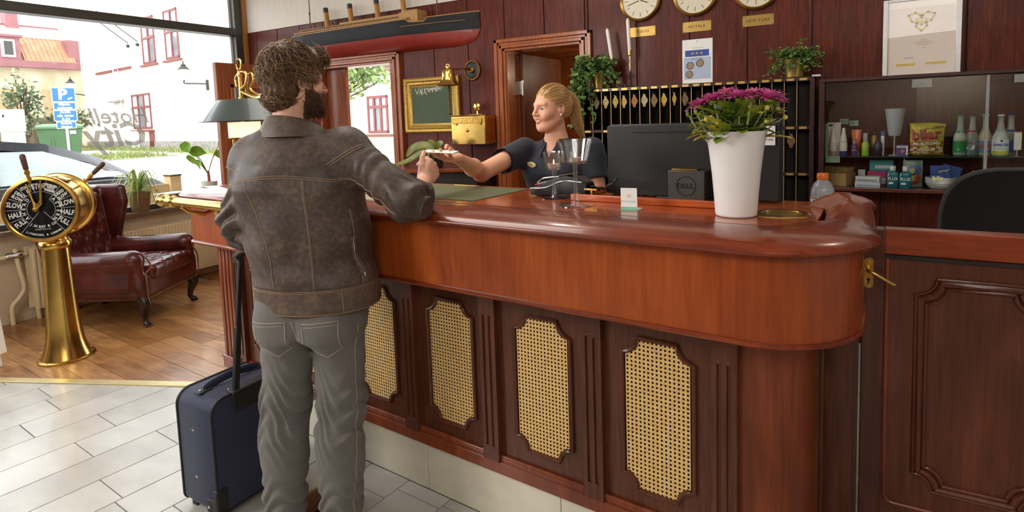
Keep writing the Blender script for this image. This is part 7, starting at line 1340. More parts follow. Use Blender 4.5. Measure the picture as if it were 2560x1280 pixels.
def march(fn, o, d_, tmax, t0=0.0, first=False):
    """outermost surface point of a field along rays"""
    ts = np.linspace(t0, tmax, 260); P = (np.array(o)[None] + np.array(d_)[None] * ts[:, None]).astype(np.float32); v = fn(P); i = np.where(v < 0)[0]
    if first: j = np.where(v > 0)[0]; return Vector(P[j[0] - 1].tolist()) if len(j) and j[0] > 0 else None
    return Vector(P[i[-1]].tolist()) if len(i) else None
# ============ the guest: worn leather jacket, grey jeans
mx, my = -1.735, 1.44
BA = math.radians(25); CB, SB = math.cos(BA), math.sin(BA)      # his torso is turned a little to the left of the counter's normal
def turn(P, c=(-1.735, 1.437)):
    x, y = P[:, 0] - c[0], P[:, 1] - c[1]; return np.stack([c[0] + x * CB + y * SB, c[1] - x * SB + y * CB, P[:, 2]], 1)
man = thing('person', 'bearded man in a worn brown leather jacket and grey jeans at the counter', 'person', (mx, my, 0))
HcM = np.array((-1.728, 1.452, 1.650), np.float32); FM = frame((.27, .96, -.05))
SR, ER, WR = (-1.568, 1.515, 1.402), (-1.310, 1.545, 1.222), (-1.450, 1.80, 1.262); SL, EL, WL = (-1.882, 1.372, 1.385), (-1.948, 1.345, 1.160), (-2.060, 1.465, 1.030)
handR = hand_prims(WR, (-.15, -.55, .82), (-.06, .80, .60), (.98, .0, .12), [(52, 68, 40), (66, 76, 45), (74, 80, 45), (80, 80, 45)], [(.020, .018, -.010), (.044, .046, -.008), (.060, .078, -.012), (.064, .108, -.016)])
handL = hand_prims(WL, (.2, .9, .25), (-.15, .55, -.75), (-.95, .1, -.1), [(70, 80, 50)] * 4, [(.022, .02, -.012), (.040, .045, -.025), (.034, .070, -.038), (.020, .085, -.042)])
trow_in = [(.74, -1.705, 1.445, .16, .115), (.95, -1.71, 1.445, .15, .11), (1.25, -1.735, 1.44, .17, .11), (1.40, -1.74, 1.435, .16, .09), (1.46, -1.74, 1.432, .09, .07), (1.50, -1.738, 1.432, .058, .058)]
def man_body(P):
    d = near(P, HcM, .16, lambda q: head_sdf((q - HcM) @ FM, False)); d = smin(d, cap(P, HcM + FM @ np.array((0, -.022, -.07), np.float32), (-1.74, 1.425, 1.47), .056, .064), .025)
    d = smin(d, column(turn(P), trow_in), .03); d = smin(d, cap(P, SR, ER, .055, .045), .03); d = smin(d, cap(P, ER, WR, .043, .029), .02); d = smin(d, near(P, np.array(WR) + (0, .05, .05), .14, lambda q: hand_field(q, handR)), .014)
    d = smin(d, cap(P, SL, EL, .05, .042), .03); d = smin(d, cap(P, EL, WL, .041, .029), .02); d = smin(d, near(P, np.array(WL) + (0, .03, -.04), .14, lambda q: hand_field(q, handL)), .014)
    return d
beard_m = pm('dark brown beard', (98, 66, 46), .6, var=.3, scale=300)
def man_pick(c):
    q = (c - HcM) @ FM; b = (q[:, 2] < -.026 - .50 * np.maximum(0, q[:, 1] - .025)) & (q[:, 1] > .002) & (q[:, 2] > -.135) & (np.abs(q[:, 0]) < .09) & (q[:, 1] < .12); b &= ~((np.abs(q[:, 0]) < .024) & (np.abs(q[:, 2] + .0575) < .008) & (q[:, 1] > .07))
    return b.astype(int)
sdf_obj('body', man_body, (-2.20, 1.22, .76), (-1.20, 2.02, 1.79), .0034, [skin_m, beard_m], man, man_pick)
eyes(man, HcM, FM)
# hair: a soft mass with loose locks over it
def man_hair(P):
    def f_(q_):
        q = (q_ - HcM) @ FM; d = ell(q, (0, -.020, .040), (.086, .108, .100)); d = smin(d, ell(q, (0, -.055, -.025), (.070, .060, .075)), .03); d = smin(d, ell(q, (.0, .056, .086), (.062, .042, .034)), .03)
        face = q[:, 1] - (.030 + .55 * (q[:, 2] - .03)); d = smax(d, np.where(q[:, 2] < .055, q[:, 1] - (.018 + .0 * q[:, 2]), -1) , .012)
        earz = ell(np.stack([np.abs(q[:, 0]), q[:, 1], q[:, 2]], 1), (.085, -.002, -.012), (.032, .028, .038)); d = smax(d, -earz, .008); d = smax(d, -(q[:, 2] + .088 + .35 * np.maximum(0, q[:, 1] + .05)), .012)
        return d - .0035 * np.sin(q[:, 0] * 210 + 30 * q[:, 2] + 4 * np.sin(q[:, 2] * 60)) * np.sin(q[:, 1] * 160 + 70 * q[:, 2])
    return near(P, HcM, .17, f_)
hair_ms = [pm('brown hair dark', (92, 66, 44), .55, var=.25, scale=160), pm('brown hair', (128, 97, 66), .5, var=.2, scale=160), pm('brown hair light', (158, 124, 86), .5, var=.2, scale=160)]
hb_ = sdf_obj('hair', man_hair, tuple(HcM - .19), tuple(HcM + .19), .0035, [hair_ms[0]], man)
RH = np.random.default_rng(21); it = []
def toW(q): return Vector((HcM + FM @ np.array(q, np.float32)).tolist())
for i in range(2600):
    a = RH.normal(size=3); a /= np.linalg.norm(a); q = np.array((0, -.020, .036)) + a * np.array((.088, .110, .102))
    if a[2] < -.35: q = np.array((0, -.055, -.025)) + a * np.array((.071, .061, .075))
    if i % 5 == 0: q = np.array((0, .056, .086)) + np.array((a[0], abs(a[1]), abs(a[2]))) * np.array((.063, .043, .035)); a = np.array((a[0], abs(a[1]), abs(a[2])))
    v = man_hair(np.array([toW(q)], np.float32))[0]
    if abs(v) > .02: continue
    crown = np.array((.012, -.055, .115)); fl_ = q - crown; fl_ /= np.linalg.norm(fl_) + 1e-6; sw = np.cross(a, fl_); d_ = fl_ * .75 + sw * .35 + RH.normal(size=3) * .30
    if q[1] > .02 and q[2] > .05: d_ = np.array((.25, .9, .15)) + RH.normal(size=3) * .3
    d_ -= a * d_.dot(a); d_ /= np.linalg.norm(d_); L_ = RH.uniform(.03, .065); cv = RH.normal() * .35; s_ = np.cross(a, d_); pts = []
    for k_ in range(6): t = k_ / 5; pts.append(toW(q + a * (.001 + .010 * math.sin(math.pi * t) * RH.uniform(.4, 1.1)) + d_ * L_ * t + s_ * cv * L_ * t * t - a * (L_ * L_ * t * t * 4.2)))
    it.append((pts, RH.uniform(.0010, .0024), int(RH.choice([0, 0, 1, 1, 2]))))
strands('hair_locks', man, it, hair_ms)['kind'] = 'stuff'
it = []
for i in range(1500):
    q = np.array((RH.uniform(-.075, .075), RH.uniform(.0, .10), RH.uniform(-.115, -.02)))
    if q[2] > -.030 - .50 * max(0, q[1] - .025) or (abs(q[0]) < .026 and abs(q[2] + .0575) < .010 and q[1] > .06): continue
    o = np.array((0, .02, -.055)); d0 = q - o; d0 /= np.linalg.norm(d0); p = march(lambda P: head_sdf((P - HcM) @ FM, False), np.array(toW(o)), FM @ d0.astype(np.float32), .13)
    if p is None: continue
    dw = Vector((FM @ (d0 * .7 + np.array((0, .1, -.75)) + RH.normal(size=3) * .25).astype(np.float32)).tolist()).normalized(); L_ = RH.uniform(.012, .026); n0 = Vector((FM @ d0.astype(np.float32)).tolist()); it.append(([p, p + n0 * .005 + dw * L_ * .5, p + n0 * .007 + dw * L_], RH.uniform(.0007, .0014), 0))
strands('beard', man, it, [beard_m])['kind'] = 'stuff'
for sg in (1, -1):
    mb = MB(); mb.tube([toW((sg * (.014 + .030 * t), .0885 - .018 * t * t, .0225 + .006 * math.sin(2.4 * t))) for t in (0, .3, .6, .85, 1)], [.0028, .0038, .0036, .0026, .001], 6); build('eyebrow', mb, hair_ms[0], man)
# jacket
lj = bpy.data.materials.new('worn brown leather'); lj.use_nodes = True
def leather(m, base, wear, dark):
    nt = m.node_tree; N = nt.nodes; L = nt.links; b = N['Principled BSDF']; tc = N.new('ShaderNodeTexCoord'); n1 = N.new('ShaderNodeTexNoise'); n1.inputs['Scale'].default_value = 9; n1.inputs['Detail'].default_value = 9; n1.inputs['Roughness'].default_value = .68; L.new(tc.outputs['Object'], n1.inputs['Vector'])
    n2 = N.new('ShaderNodeTexNoise'); n2.inputs['Scale'].default_value = 70; n2.inputs['Detail'].default_value = 5; L.new(tc.outputs['Object'], n2.inputs['Vector']); n3 = N.new('ShaderNodeTexNoise'); n3.inputs['Scale'].default_value = 330; n3.inputs['Detail'].default_value = 3; L.new(tc.outputs['Object'], n3.inputs['Vector'])
    mx = N.new('ShaderNodeMix'); mx.inputs['Factor'].default_value = .4; L.new(n1.outputs['Fac'], mx.inputs['A']); L.new(n2.outputs['Fac'], mx.inputs['B']); cr = N.new('ShaderNodeValToRGB'); e = cr.color_ramp.elements; e[0].position = .36; e[0].color = srgb(*dark); e[1].position = .68; e[1].color = srgb(*wear); k_ = e.new(.50); k_.color = srgb(*base); L.new(mx.outputs['Result'], cr.inputs[0]); L.new(cr.outputs[0], b.inputs['Base Color'])
    rr = N.new('ShaderNodeMapRange'); rr.inputs['From Min'].default_value = .35; rr.inputs['From Max'].default_value = .65; rr.inputs['To Min'].default_value = .42; rr.inputs['To Max'].default_value = .62; L.new(n1.outputs['Fac'], rr.inputs[0]); L.new(rr.outputs[0], b.inputs['Roughness'])
    ad_ = N.new('ShaderNodeMath'); ad_.operation = 'ADD'; L.new(n2.outputs['Fac'], ad_.inputs[0]); L.new(n3.outputs['Fac'], ad_.inputs[1]); bu = N.new('ShaderNodeBump'); bu.inputs['Strength'].default_value = .22; bu.inputs['Distance'].default_value = .003; L.new(ad_.outputs[0], bu.inputs['Height']); L.new(bu.outputs[0], b.inputs['Normal'])
leather(lj, (76, 62, 53), (112, 92, 77), (56, 46, 40))
lj2 = bpy.data.materials.new('paler worn leather band'); lj2.use_nodes = True; leather(lj2, (96, 79, 67), (126, 105, 88), (76, 62, 53))
jrow = [(.848, -1.684, 1.44, .220, .170), (.862, -1.684, 1.44, .226, .175), (.930, -1.687, 1.44, .222, .172), (.945, -1.688, 1.44, .227, .175), (1.03, -1.696, 1.44, .223, .168), (1.15, -1.712, 1.438, .228, .168), (1.28, -1.732, 1.435, .234, .168), (1.37, -1.732, 1.432, .210, .148), (1.43, -1.738, 1.430, .178, .120), (1.475, -1.748, 1.428, .125, .094), (1.50, -1.745, 1.43, .082, .080)]
cuffR = tuple(np.array(ER) + (np.array(WR) - np.array(ER)) * .26); cuffL = tuple(np.array(EL) + (np.array(WL) - np.array(EL)) * .45)
def jacket_core(P):
    d = column(turn(P), jrow, 2.15); d = smin(d, ell(P, SR, (.082, .086, .080)), .05); d = smin(d, ell(P, SL, (.070, .072, .072)), .05)
    d = smin(d, cap(P, SR, ER, .080, .066), .035); d = smin(d, cap(P, ER, cuffR, .066, .058), .02); d = smin(d, cap(P, SL, EL, .072, .062), .03); d = smin(d, cap(P, EL, cuffL, .062, .056), .02)
    return d
def sleeve_w(P, a, b):
    a = np.array(a, np.float32); b = np.array(b, np.float32); ab = b - a; t = np.clip((P - a) @ ab / (ab @ ab), -.2, 1.3); dist = np.linalg.norm(P - a - t[:, None] * ab, axis=1); return t, np.clip(1 - (dist - .07) / .05, 0, 1)
def jacket(P):
    d = jacket_core(P); z = P[:, 2]
    for a, b in ((SR, ER), (SL, EL)): t, w_ = sleeve_w(P, a, b); d = d - w_ * .0085 * np.clip((t - .25) * 1.6, 0, 1) * np.sin(t * 26 + 9 * P[:, 2] + 5 * np.sin(P[:, 0] * 26)) * (np.clip(t, 0, 1) < 1.2)
    for a, b in ((ER, cuffR), (EL, cuffL)): t, w_ = sleeve_w(P, a, b); d = d - w_ * .007 * np.sin(t * 12 + 14 * P[:, 2])
    wst = np.exp(-((z - 1.0) / .10) ** 2); d = d - (.0045 + .005 * wst) * ripple(P, .62) * np.clip((z - .94) / .05, 0, 1) * np.clip((1.46 - z) / .1, 0, 1)
    fold = (P[:, 0] + 1.70) * 5.5 + (z - 1.0) * 3.6; d = d - .010 * np.exp(-((np.sin(fold * 2.1)) / .35) ** 2) * np.clip(1 - np.abs(z - 1.02) / .16, 0, 1) * (P[:, 1] < 1.45)
    # open underside, arm openings and neck
    inner = column(turn(P), [(q[0] - .03 if i == 0 else q[0], q[1], q[2], q[3] - .016, q[4] - .016) for i, q in enumerate(jrow)], 2.15); d = smax(d, -np.where(z < .92, inner, 9), .004)
    for c, e in ((cuffR, ER), (cuffL, EL)):
        c = np.array(c, np.float32); ax = c - np.array(e, np.float32); ax /= np.linalg.norm(ax); d = smax(d, -cap(P, c - ax * .02, c + ax * .12, .050), .004); d = smax(d, np.where(np.linalg.norm(P - c, axis=1) < .12, (P - c) @ ax - .004, -9), .004)
    return d
jk_pick = lambda c: ((c[:, 2] < .936) & (c[:, 0] > -1.95)).astype(int)
jk = sdf_obj('leather_jacket', jacket, (-2.20, 1.20, .80), (-1.18, 1.86, 1.56), .0052, [lj, lj2], man, jk_pick)
# collar: a turned-down leaf round the neck; rolled cuffs; seams, pocket
def ring_loft(cx, cy, rows, n=40, a0=0, a1=2 * math.pi, closed=True): return [[(cx + a * math.sin(t), cy - b * math.cos(t), z + tz * math.cos(t)) for t in [a0 + (a1 - a0) * i / (n if closed else n - 1) for i in range(n)]] for a, b, z, tz in rows]
col = MB().loft(ring_loft(-1.738, 1.437, [(.076, .074, 1.478, .004), (.079, .079, 1.506, .020), (.086, .086, 1.514, .022), (.098, .098, 1.502, .018), (.122, .120, 1.466, .004), (.126, .123, 1.459, .002), (.120, .116, 1.460, .002), (.092, .092, 1.482, .006)], 44, -2.35, 2.35, False), True, False)
co = build('collar', col, lj2, jk, smooth=60); 
sh = MB().loft(ring_loft(-1.728, 1.450, [(.066, .062, 1.47, 0), (.070, .066, 1.512, .012), (.074, .071, 1.514, .012), (.086, .086, 1.47, 0)], 40), False, True)
plaid = bpy.data.materials.new('dark plaid shirt'); plaid.use_nodes = True; nt = plaid.node_tree; ck = nt.nodes.new('ShaderNodeTexChecker'); ck.inputs['Scale'].default_value = 70; ck.inputs['Color1'].default_value = srgb(30, 34, 66); ck.inputs['Color2'].default_value = srgb(124, 38, 52); tcx = nt.nodes.new('ShaderNodeTexCoord'); nt.links.new(tcx.outputs['Object'], ck.inputs['Vector']); nt.links.new(ck.outputs['Color'], nt.nodes['Principled BSDF'].inputs['Base Color']); nt.nodes['Principled BSDF'].inputs['Roughness'].default_value = .8
build('shirt_collar', sh, plaid, man, smooth=60, label='dark blue and red plaid shirt collar')
for c, e, nm in ((cuffR, ER, 1), (cuffL, EL, 2)):
    c = Vector(c); ax = (c - Vector(e)).normalized(); s_ = ax.orthogonal().normalized(); u = ax.cross(s_); wv = lambda t: 1 + .05 * math.sin(3 * t) + .03 * math.sin(7 * t)
    build('cuff', MB().loft([[c + ax * (h_ + .006 * math.sin(2 * t)) + (s_ * math.cos(t) + u * math.sin(t)) * r_ * wv(t) for t in [2 * math.pi * i / 32 for i in range(32)]] for r_, h_ in ((.052, -.012), (.066, -.052), (.073, -.048), (.0735, -.02), (.072, .004), (.066, .010), (.054, .006))], False), lj, jk, smooth=60)
seamm = pm('pale leather seam', (146, 120, 98), .6, var=.15, scale=200)
def on_j(ang, z, lift=.001):
    ang = ang + BA
    o = np.array((tab(np.array([z]), jrow, 1)[0], tab(np.array([z]), jrow, 2)[0], z)); p = march(jacket_core if z < .93 else jacket, o, (math.sin(ang), -math.cos(ang), 0), .30, 0, True); return None if p is None else p + Vector((math.sin(ang), -math.cos(ang), 0)) * lift
def seam(pts, r_=.0016, nm='seam', dbl=0):
    pts = [p for p in pts if p is not None]
    if len(pts) > 2: build(nm, MB().tube(pts, r_, 5), seamm, jk, smooth=180)
D_ = math.radians
zs = [.945 + .37 * i / 24 for i in range(25)]
seam([on_j(D_(-24 - 14 * ((z - .945) / .37) ** 1.5), z) for z in zs]); seam([on_j(D_(24 + 6 * ((z - .945) / .37)), z) for z in zs])
seam([on_j(D_(24 + 6 * ((z - .945) / .37)) + .022, z) for z in zs], .001); seam([on_j(D_(72 - 4 * ((z - .945) / .37)), z) for z in zs[:18]])
for dz in (0, .007): seam([on_j(D_(a), 1.312 - dz + .020 * math.cos(D_(a * 1.6))) for a in range(-68, 62, 4)], .0016)
for dz in (.0, .006): seam([on_j(D_(a), .938 - dz, .0012) for a in range(-95, 100, 4)], .0015)
seam([on_j(D_(a), .856, .0012) for a in range(-95, 100, 4)], .0016); seam([on_j(D_(52), z) for z in (.858, .87, .89, .91, .925, .936)])
def on_sleeve(a, b, t, ang, up):
    a, b = Vector(a), Vector(b); ax = (b - a).normalized(); s_ = Vector(up); s_ = (s_ - ax * s_.dot(ax)).normalized(); u = ax.cross(s_); d_ = s_ * math.cos(ang) + u * math.sin(ang); o = a + (b - a) * t; p = march(jacket, np.array(o), np.array(d_), .13); return None if p is None else p + d_ * .001
for off_ in (0, .05): seam([on_sleeve(SR, ER, t / 20, 2.0 + off_ + .2 * t / 20, (0, 0, 1)) for t in range(4, 21)] + [on_sleeve(ER, cuffR, t / 6, 2.2 + off_, (0, 0, 1)) for t in range(1, 4)], .0017)
for off_ in (0, .08): seam([on_sleeve(SR, ER, .12 + .10 * math.cos(a) + off_ * .35, a, (0, 0, 1)) for a in [.3 + 3.3 * i / 20 for i in range(21)]], .0019)
seam([on_sleeve(SL, EL, .16 + .05 * math.cos(a), a, (0, 0, 1)) for a in [-3.4 + 3.3 * i / 20 for i in range(21)]], .0019)
zp = [on_j(D_(66 + 6 * t), 1.11 - .135 * t, .0015) for t in [i / 10 for i in range(11)]]; zp2 = [on_j(D_(71 + 6 * t), 1.11 - .135 * t, .0015) for t in [i / 10 for i in range(11)]]
pk_ = build('pocket_welt', MB().tube(zp, .0035, 6).tube(zp2, .0035, 6), lj2, jk, smooth=180, kind='stuff'); build('zip', MB().tube([(a + b) * .5 for a, b in zip(zp, zp2)], .0022, 6).sphere(tuple((zp[-1] + zp2[-1]) * .5), (.006, .005, .009), 8, 6), M['chrome'], pk_)
# jeans
den = pm('washed grey denim', (92, 89, 86), .85, var=.18, scale=420, col2=(124, 121, 117), bump=.25, bscale=700, sheen=.15)
KL, KR, AL, AR = (-1.814, 1.388, .50), (-1.614, 1.470, .50), (-1.808, 1.342, .075), (-1.606, 1.425, .075); HLp, HRp = (-1.782, 1.405, .88), (-1.622, 1.480, .88)
def jeans(P):
    d = column(turn(P, (-1.705, 1.441)), [(.76, -1.705, 1.437, .190, .148), (.84, -1.705, 1.44, .188, .145), (.93, -1.705, 1.445, .182, .138), (.99, -1.705, 1.445, .178, .13)], 2.2)
    d = smin(d, ell(P, (-1.754, 1.345, .80), (.092, .088, .105)), .05); d = smin(d, ell(P, (-1.604, 1.415, .80), (.092, .088, .105)), .05)
    for K_, A_2, H_ in ((KL, AL, HLp), (KR, AR, HRp)):
        l1 = cap(P, H_, K_, .105, .083); l2 = cap(P, K_, A_2, .083, .073); l3 = cap(P, tuple(np.array(K_) * .5 + np.array(A_2) * .5 + (0, -.012, .08)), tuple(np.array(K_) * .4 + np.array(A_2) * .6), .080, .072); lg_ = smin(smin(l1, l2, .03), l3, .03)
        z = P[:, 2]; kn_ = np.exp(-((z - .47) / .13) ** 2); an = np.exp(-((z - .13) / .09) ** 2); lg_ = lg_ - .0065 * kn_ * np.sin(z * 78 + 8 * np.sin(P[:, 0] * 30 + K_[0] * 9) + P[:, 1] * 20) - .008 * an * np.sin(z * 95 + 5 * np.sin(P[:, 0] * 33) + P[:, 1] * 26)
        d = smin(d, lg_, .028)
    d = d - .0028 * ripple(P, .8) * np.clip((P[:, 2] - .1) / .1, 0, 1); crease = (P[:, 0] + 1.705) * CB + (P[:, 1] - 1.441) * SB; d = d + .010 * np.exp(-(crease / .012) ** 2) * np.clip((.86 - P[:, 2]) / .1, 0, 1) * (P[:, 2] > .68) * ((P[:, 1] - 1.441) * CB - (P[:, 0] + 1.705) * SB < 0)
    for A_2 in (AL, AR): d = smax(d, -cap(P, (A_2[0], A_2[1], -.1), (A_2[0], A_2[1], .05), .058), .004)
    return smax(smax(d, P[:, 2] - .985, .004), .03 - P[:, 2], .004)
jn = sdf_obj('jeans', jeans, (-2.0, 1.20, .02), (-1.44, 1.66, 1.0), .0052, [den], man)
sd_m = pm('pale denim stitching', (166, 158, 146), .8, var=.1, scale=200)
def on_leg(x, z, ang, o0):
    ang = ang + BA; p = march(jeans, np.array((x, o0, z)), np.array((math.sin(ang), -math.cos(ang), 0)), .22); return None if p is None else p + Vector((math.sin(ang), -math.cos(ang), 0)) * .0008
def jseam(pts, r_=.0015, nm='seam', m_=sd_m):
    pts = [p for p in pts if p is not None]
    if len(pts) > 2: build(nm, MB().tube(pts, r_, 5), m_, jn, smooth=180)
zz = [.80 - .70 * i / 26 for i in range(27)]
jseam([on_leg(float(np.interp(z, [.075, .5, .88], [AR[0], KR[0], HRp[0]])), z, D_(58), float(np.interp(z, [.075, .5, .88], [AR[1], KR[1], HRp[1]]))) for z in zz]); jseam([on_leg(float(np.interp(z, [.075, .5, .88], [AL[0], KL[0], HLp[0]])), z, D_(80), float(np.interp(z, [.075, .5, .88], [AL[1], KL[1], HLp[1]]))) for z in zz[8:]], .0014)
def bum(x, z): p = march(jeans, np.array((-1.705 + x * CB, 1.441 + x * SB, z)), np.array((SB, -CB, 0)), .25); return None if p is None else p + Vector((SB, -CB, 0)) * .001
for sg, cx in ((1, .088), (-1, -.092)):
    pts = [(-.060, .825), (.060, .832), (.060, .728), (.004, .690), (-.054, .722), (-.060, .825)]; full = []
    for (a, b), (c, e) in zip(pts, pts[1:]): full += [(a + (c - a) * k_ / 8, b + (e - b) * k_ / 8) for k_ in range(8)]
    jseam([bum(cx + a, z) for a, z in full], .0019, 'back_pocket'); jseam([bum(cx + a * .9, z - .012) for a, z in full[:9]], .0012)
jseam([bum(.012 * math.sin(z * 20), z) for z in [.835 - .012 * i for i in range(12)]], .0018); 
# shoes
shm_ = pm('brown leather shoe', (104, 62, 40), .4, var=.2, scale=30, coat=.2)
for (ax_, ay, rot) in ((AL[0] + .012, AL[1], .12), (AR[0], AR[1], .72)):
    f_ = Vector((-math.sin(rot), math.cos(rot), 0)); Rf = np.array([[math.cos(rot), -math.sin(rot), 0], [math.sin(rot), math.cos(rot), 0], [0, 0, 1]], np.float32); o = np.array((ax_, ay, 0), np.float32)
    def shoe(P):
        q = (P - o) @ Rf; d = smin(ell(q, (0, -.02, .055), (.043, .062, .055)), ell(q, (0, .09, .040), (.047, .11, .040)), .04); d = smin(d, cap(q, (0, -.005, .06), (0, -.005, .13), .048, .046), .02); d = smax(d, .012 - q[:, 2], .004); return d
    sh_ = sdf_obj('shoe', shoe, (ax_ - .16, ay - .14, -.01), (ax_ + .18, ay + .26, .2), .005, [shm_], man)
    build('sole', MB().loft([[(ax_ + f_.y * a * .05 * (1 + .1 * math.cos(t)) + f_.x * b, ay - f_.x * a * .05 + f_.y * b, z) for t in [2 * math.pi * i / 24 for i in range(24)] for a, b in ((math.cos(t), .055 + .145 * math.sin(t)),)] for z in (.0, .014)]), pm('dark rubber sole', (40, 32, 28), .7), sh_, smooth=40)
# ============ the receptionist
HcW = np.array((-1.330, 2.688, 1.538), np.float32); FWm = frame((-.455, -.89, -.03)); wx, wy = -1.315, 2.715
wom = thing('person', 'smiling blonde woman in a navy polo shirt handing over a card', 'person', (wx, wy, 0))
SRw, ERw, WRw = (-1.475, 2.660, 1.330), (-1.560, 2.375, 1.240), (-1.478, 2.075, 1.330); SLw, ELw, WLw = (-1.135, 2.73, 1.325), (-1.075, 2.665, 1.075), (-1.10, 2.44, 1.125)
handRw = hand_prims(WRw, (-.95, -.05, .22), (-.02, -.99, .12), (-.22, -.10, -.96), [(8, 10, 4), (8, 14, 8), (14, 22, 14), (26, 34, 20)], [(.016, .018, -.018), (.032, .044, -.040), (.026, .072, -.050), (.010, .096, -.044)], .93)
handLw = hand_prims(WLw, (.9, 0, .2), (-.2, -.95, -.05), (0, 0, .98), [(15, 20, 10)] * 4, [(.02, .02, -.01), (.045, .045, -.014), (.05, .07, -.018), (.046, .095, -.02)], .9)
wrow = [(.90, wx, wy, .135, .10), (1.08, wx, wy, .13, .095), (1.22, wx, wy - .005, .145, .10), (1.32, wx, wy, .13, .075), (1.365, wx - .002, wy - .002, .08, .06), (1.40, wx - .004, wy - .006, .05, .05)]
def wom_body(P):
    d = near(P, HcW, .16, lambda q: head_sdf((q - HcW) @ FWm, True, True)); d = smin(d, cap(P, HcW + FWm @ np.array((0, -.020, -.07), np.float32), (wx - .002, wy + .004, 1.36), .047, .055), .022)
    d = smin(d, column(P, wrow), .03); d = smin(d, cap(P, SRw, ERw, .050, .042), .03); d = smin(d, cap(P, ERw, tuple(np.array(ERw) * .6 + np.array(WRw) * .4), .042, .039), .02); d = smin(d, cap(P, tuple(np.array(ERw) * .6 + np.array(WRw) * .4), WRw, .039, .025), .02); d = smin(d, near(P, np.array(WRw) + (0, -.06, .0), .14, lambda q: hand_field(q, handRw)), .012)
    d = smin(d, cap(P, SLw, ELw, .050, .040), .03); d = smin(d, cap(P, ELw, WLw, .040, .026), .02); d = smin(d, near(P, np.array(WLw) + (0, -.06, 0), .14, lambda q: hand_field(q, handLw)), .012)
    return d
lipm = pm('rosy lips', (212, 138, 118), .35, var=.06, scale=200, coat=.2)
def wom_pick(c):
    q = (c - HcW) @ FWm; ax = np.abs(q[:, 0]); zu = -.0485 + .10 * np.maximum(0, ax - .008) ** 1.0; l = (ax < .0265) & (q[:, 1] > .076) & (((q[:, 2] < zu + .0045) & (q[:, 2] > zu - .0065)) | ((q[:, 2] < -.0615 + .55 * np.maximum(0, ax - .004)) & (q[:, 2] > -.0725 + .55 * np.maximum(0, ax - .004))))
    return l.astype(int)
sdf_obj('body', wom_body, (-1.70, 1.84, .88), (-.98, 2.84, 1.68), .0030, [skin_w, lipm], wom, wom_pick)
eyes(wom, HcW, FWm, (.0, -.03))
def tW(q): return Vector((HcW + FWm @ np.array(q, np.float32)).tolist())
tm_ = MB().loft([[tW((.0215 * math.sin(a) * (1 - .0 * k_), 0.0715 + .0165 * math.cos(a), z + .004 * math.sin(a) ** 2)) for a in [-1.25 + 2.5 * i / 18 for i in range(19)]] for k_, z in enumerate((-.0655, -.062, -.054, -.050))], False, False); build('teeth', tm_, pm('teeth', (238, 232, 220), .25, var=.02, coat=.3), wom, smooth=60)
blond = [pm('blonde hair shade', (150, 108, 64), .45, var=.2, scale=120), pm('blonde hair', (196, 152, 96), .42, var=.18, scale=120), pm('blonde hair light', (222, 186, 130), .42, var=.15, scale=120)]
browm = pm('light brown brow', (140, 98, 64), .6)
for sg in (1, -1):
    build('eyebrow', MB().tube([tW((sg * (.014 + .032 * t), .0882 - .019 * t * t, .0205 + .0065 * math.sin(2.5 * t))) for t in (0, .3, .6, .85, 1)], [.0018, .0026, .0024, .0018, .0006], 6), browm, wom)
    build('eyelash', MB().tube([tW((sg * (.031 + .0125 * math.cos(a)), .0852 - .005 * math.cos(a) * 1.0, .0012 + .0040 * math.sin(a))) for a in [math.pi * k_ / 8 for k_ in range(9)]], .0009, 5), pm('dark lash', (60, 40, 32), .6), wom)
    build('ear_stud', MB().sphere(tuple(tW((sg * .0765, .000, -.034))), .0058, 12, 8), pm('pearl stud', (240, 238, 236), .2, coat=.6), wom)
tail = curve_pts([tW((0, -.098, .055)), tW((.006, -.128, .050)), tW((.008, -.150, .005)), tW((.0, -.158, -.06)), tW((-.012, -.170, -.125)), tW((-.030, -.185, -.18))], 6); tr_ = list(np.interp(np.linspace(0, 1, len(tail)), [0, .12, .35, .7, 1], [.015, .027, .033, .026, .006]))
def wom_hair(P):
    def f_(q_):
        q = (q_ - HcW) @ FWm; S = np.stack([np.abs(q[:, 0]), q[:, 1], q[:, 2]], 1); d = ell(q, (0, -.018, .036), (.0755, .098, .0905)); d = smin(d, ell(q, (0, -.06, -.0), (.056, .05, .07)), .03)
        hl = (q[:, 1] * .80 + (.045 - q[:, 2]) * .62) - .047 + .35 * np.maximum(0, S[:, 0] - .045); d = smax(d, hl, .006); d = smax(d, -ell(S, (.082, -.002, -.012), (.022, .022, .034)), .006); d = smax(d, -(q[:, 2] + .062 + .25 * (q[:, 1] + .03)), .01)
        return d - .0012 * np.sin(np.arctan2(q[:, 0], q[:, 2] - .03) * 46 + 20 * q[:, 1])
    return near(P, HcW, .15, f_)
sdf_obj('hair', wom_hair, tuple(HcW - .16), tuple(HcW + .16), .003, [blond[1]], wom)
pt = MB(); pt.tube(tail, tr_, 14); build('ponytail', pt, blond[1], wom, smooth=180); build('hair_tie', MB().tube([tW((.017 * math.cos(a), -.104, .054 + .017 * math.sin(a))) for a in [2 * math.pi * k_ / 16 for k_ in range(16)]], .006, 6, loop=True), pm('dark hair tie', (60, 44, 34), .7), wom)
it = []
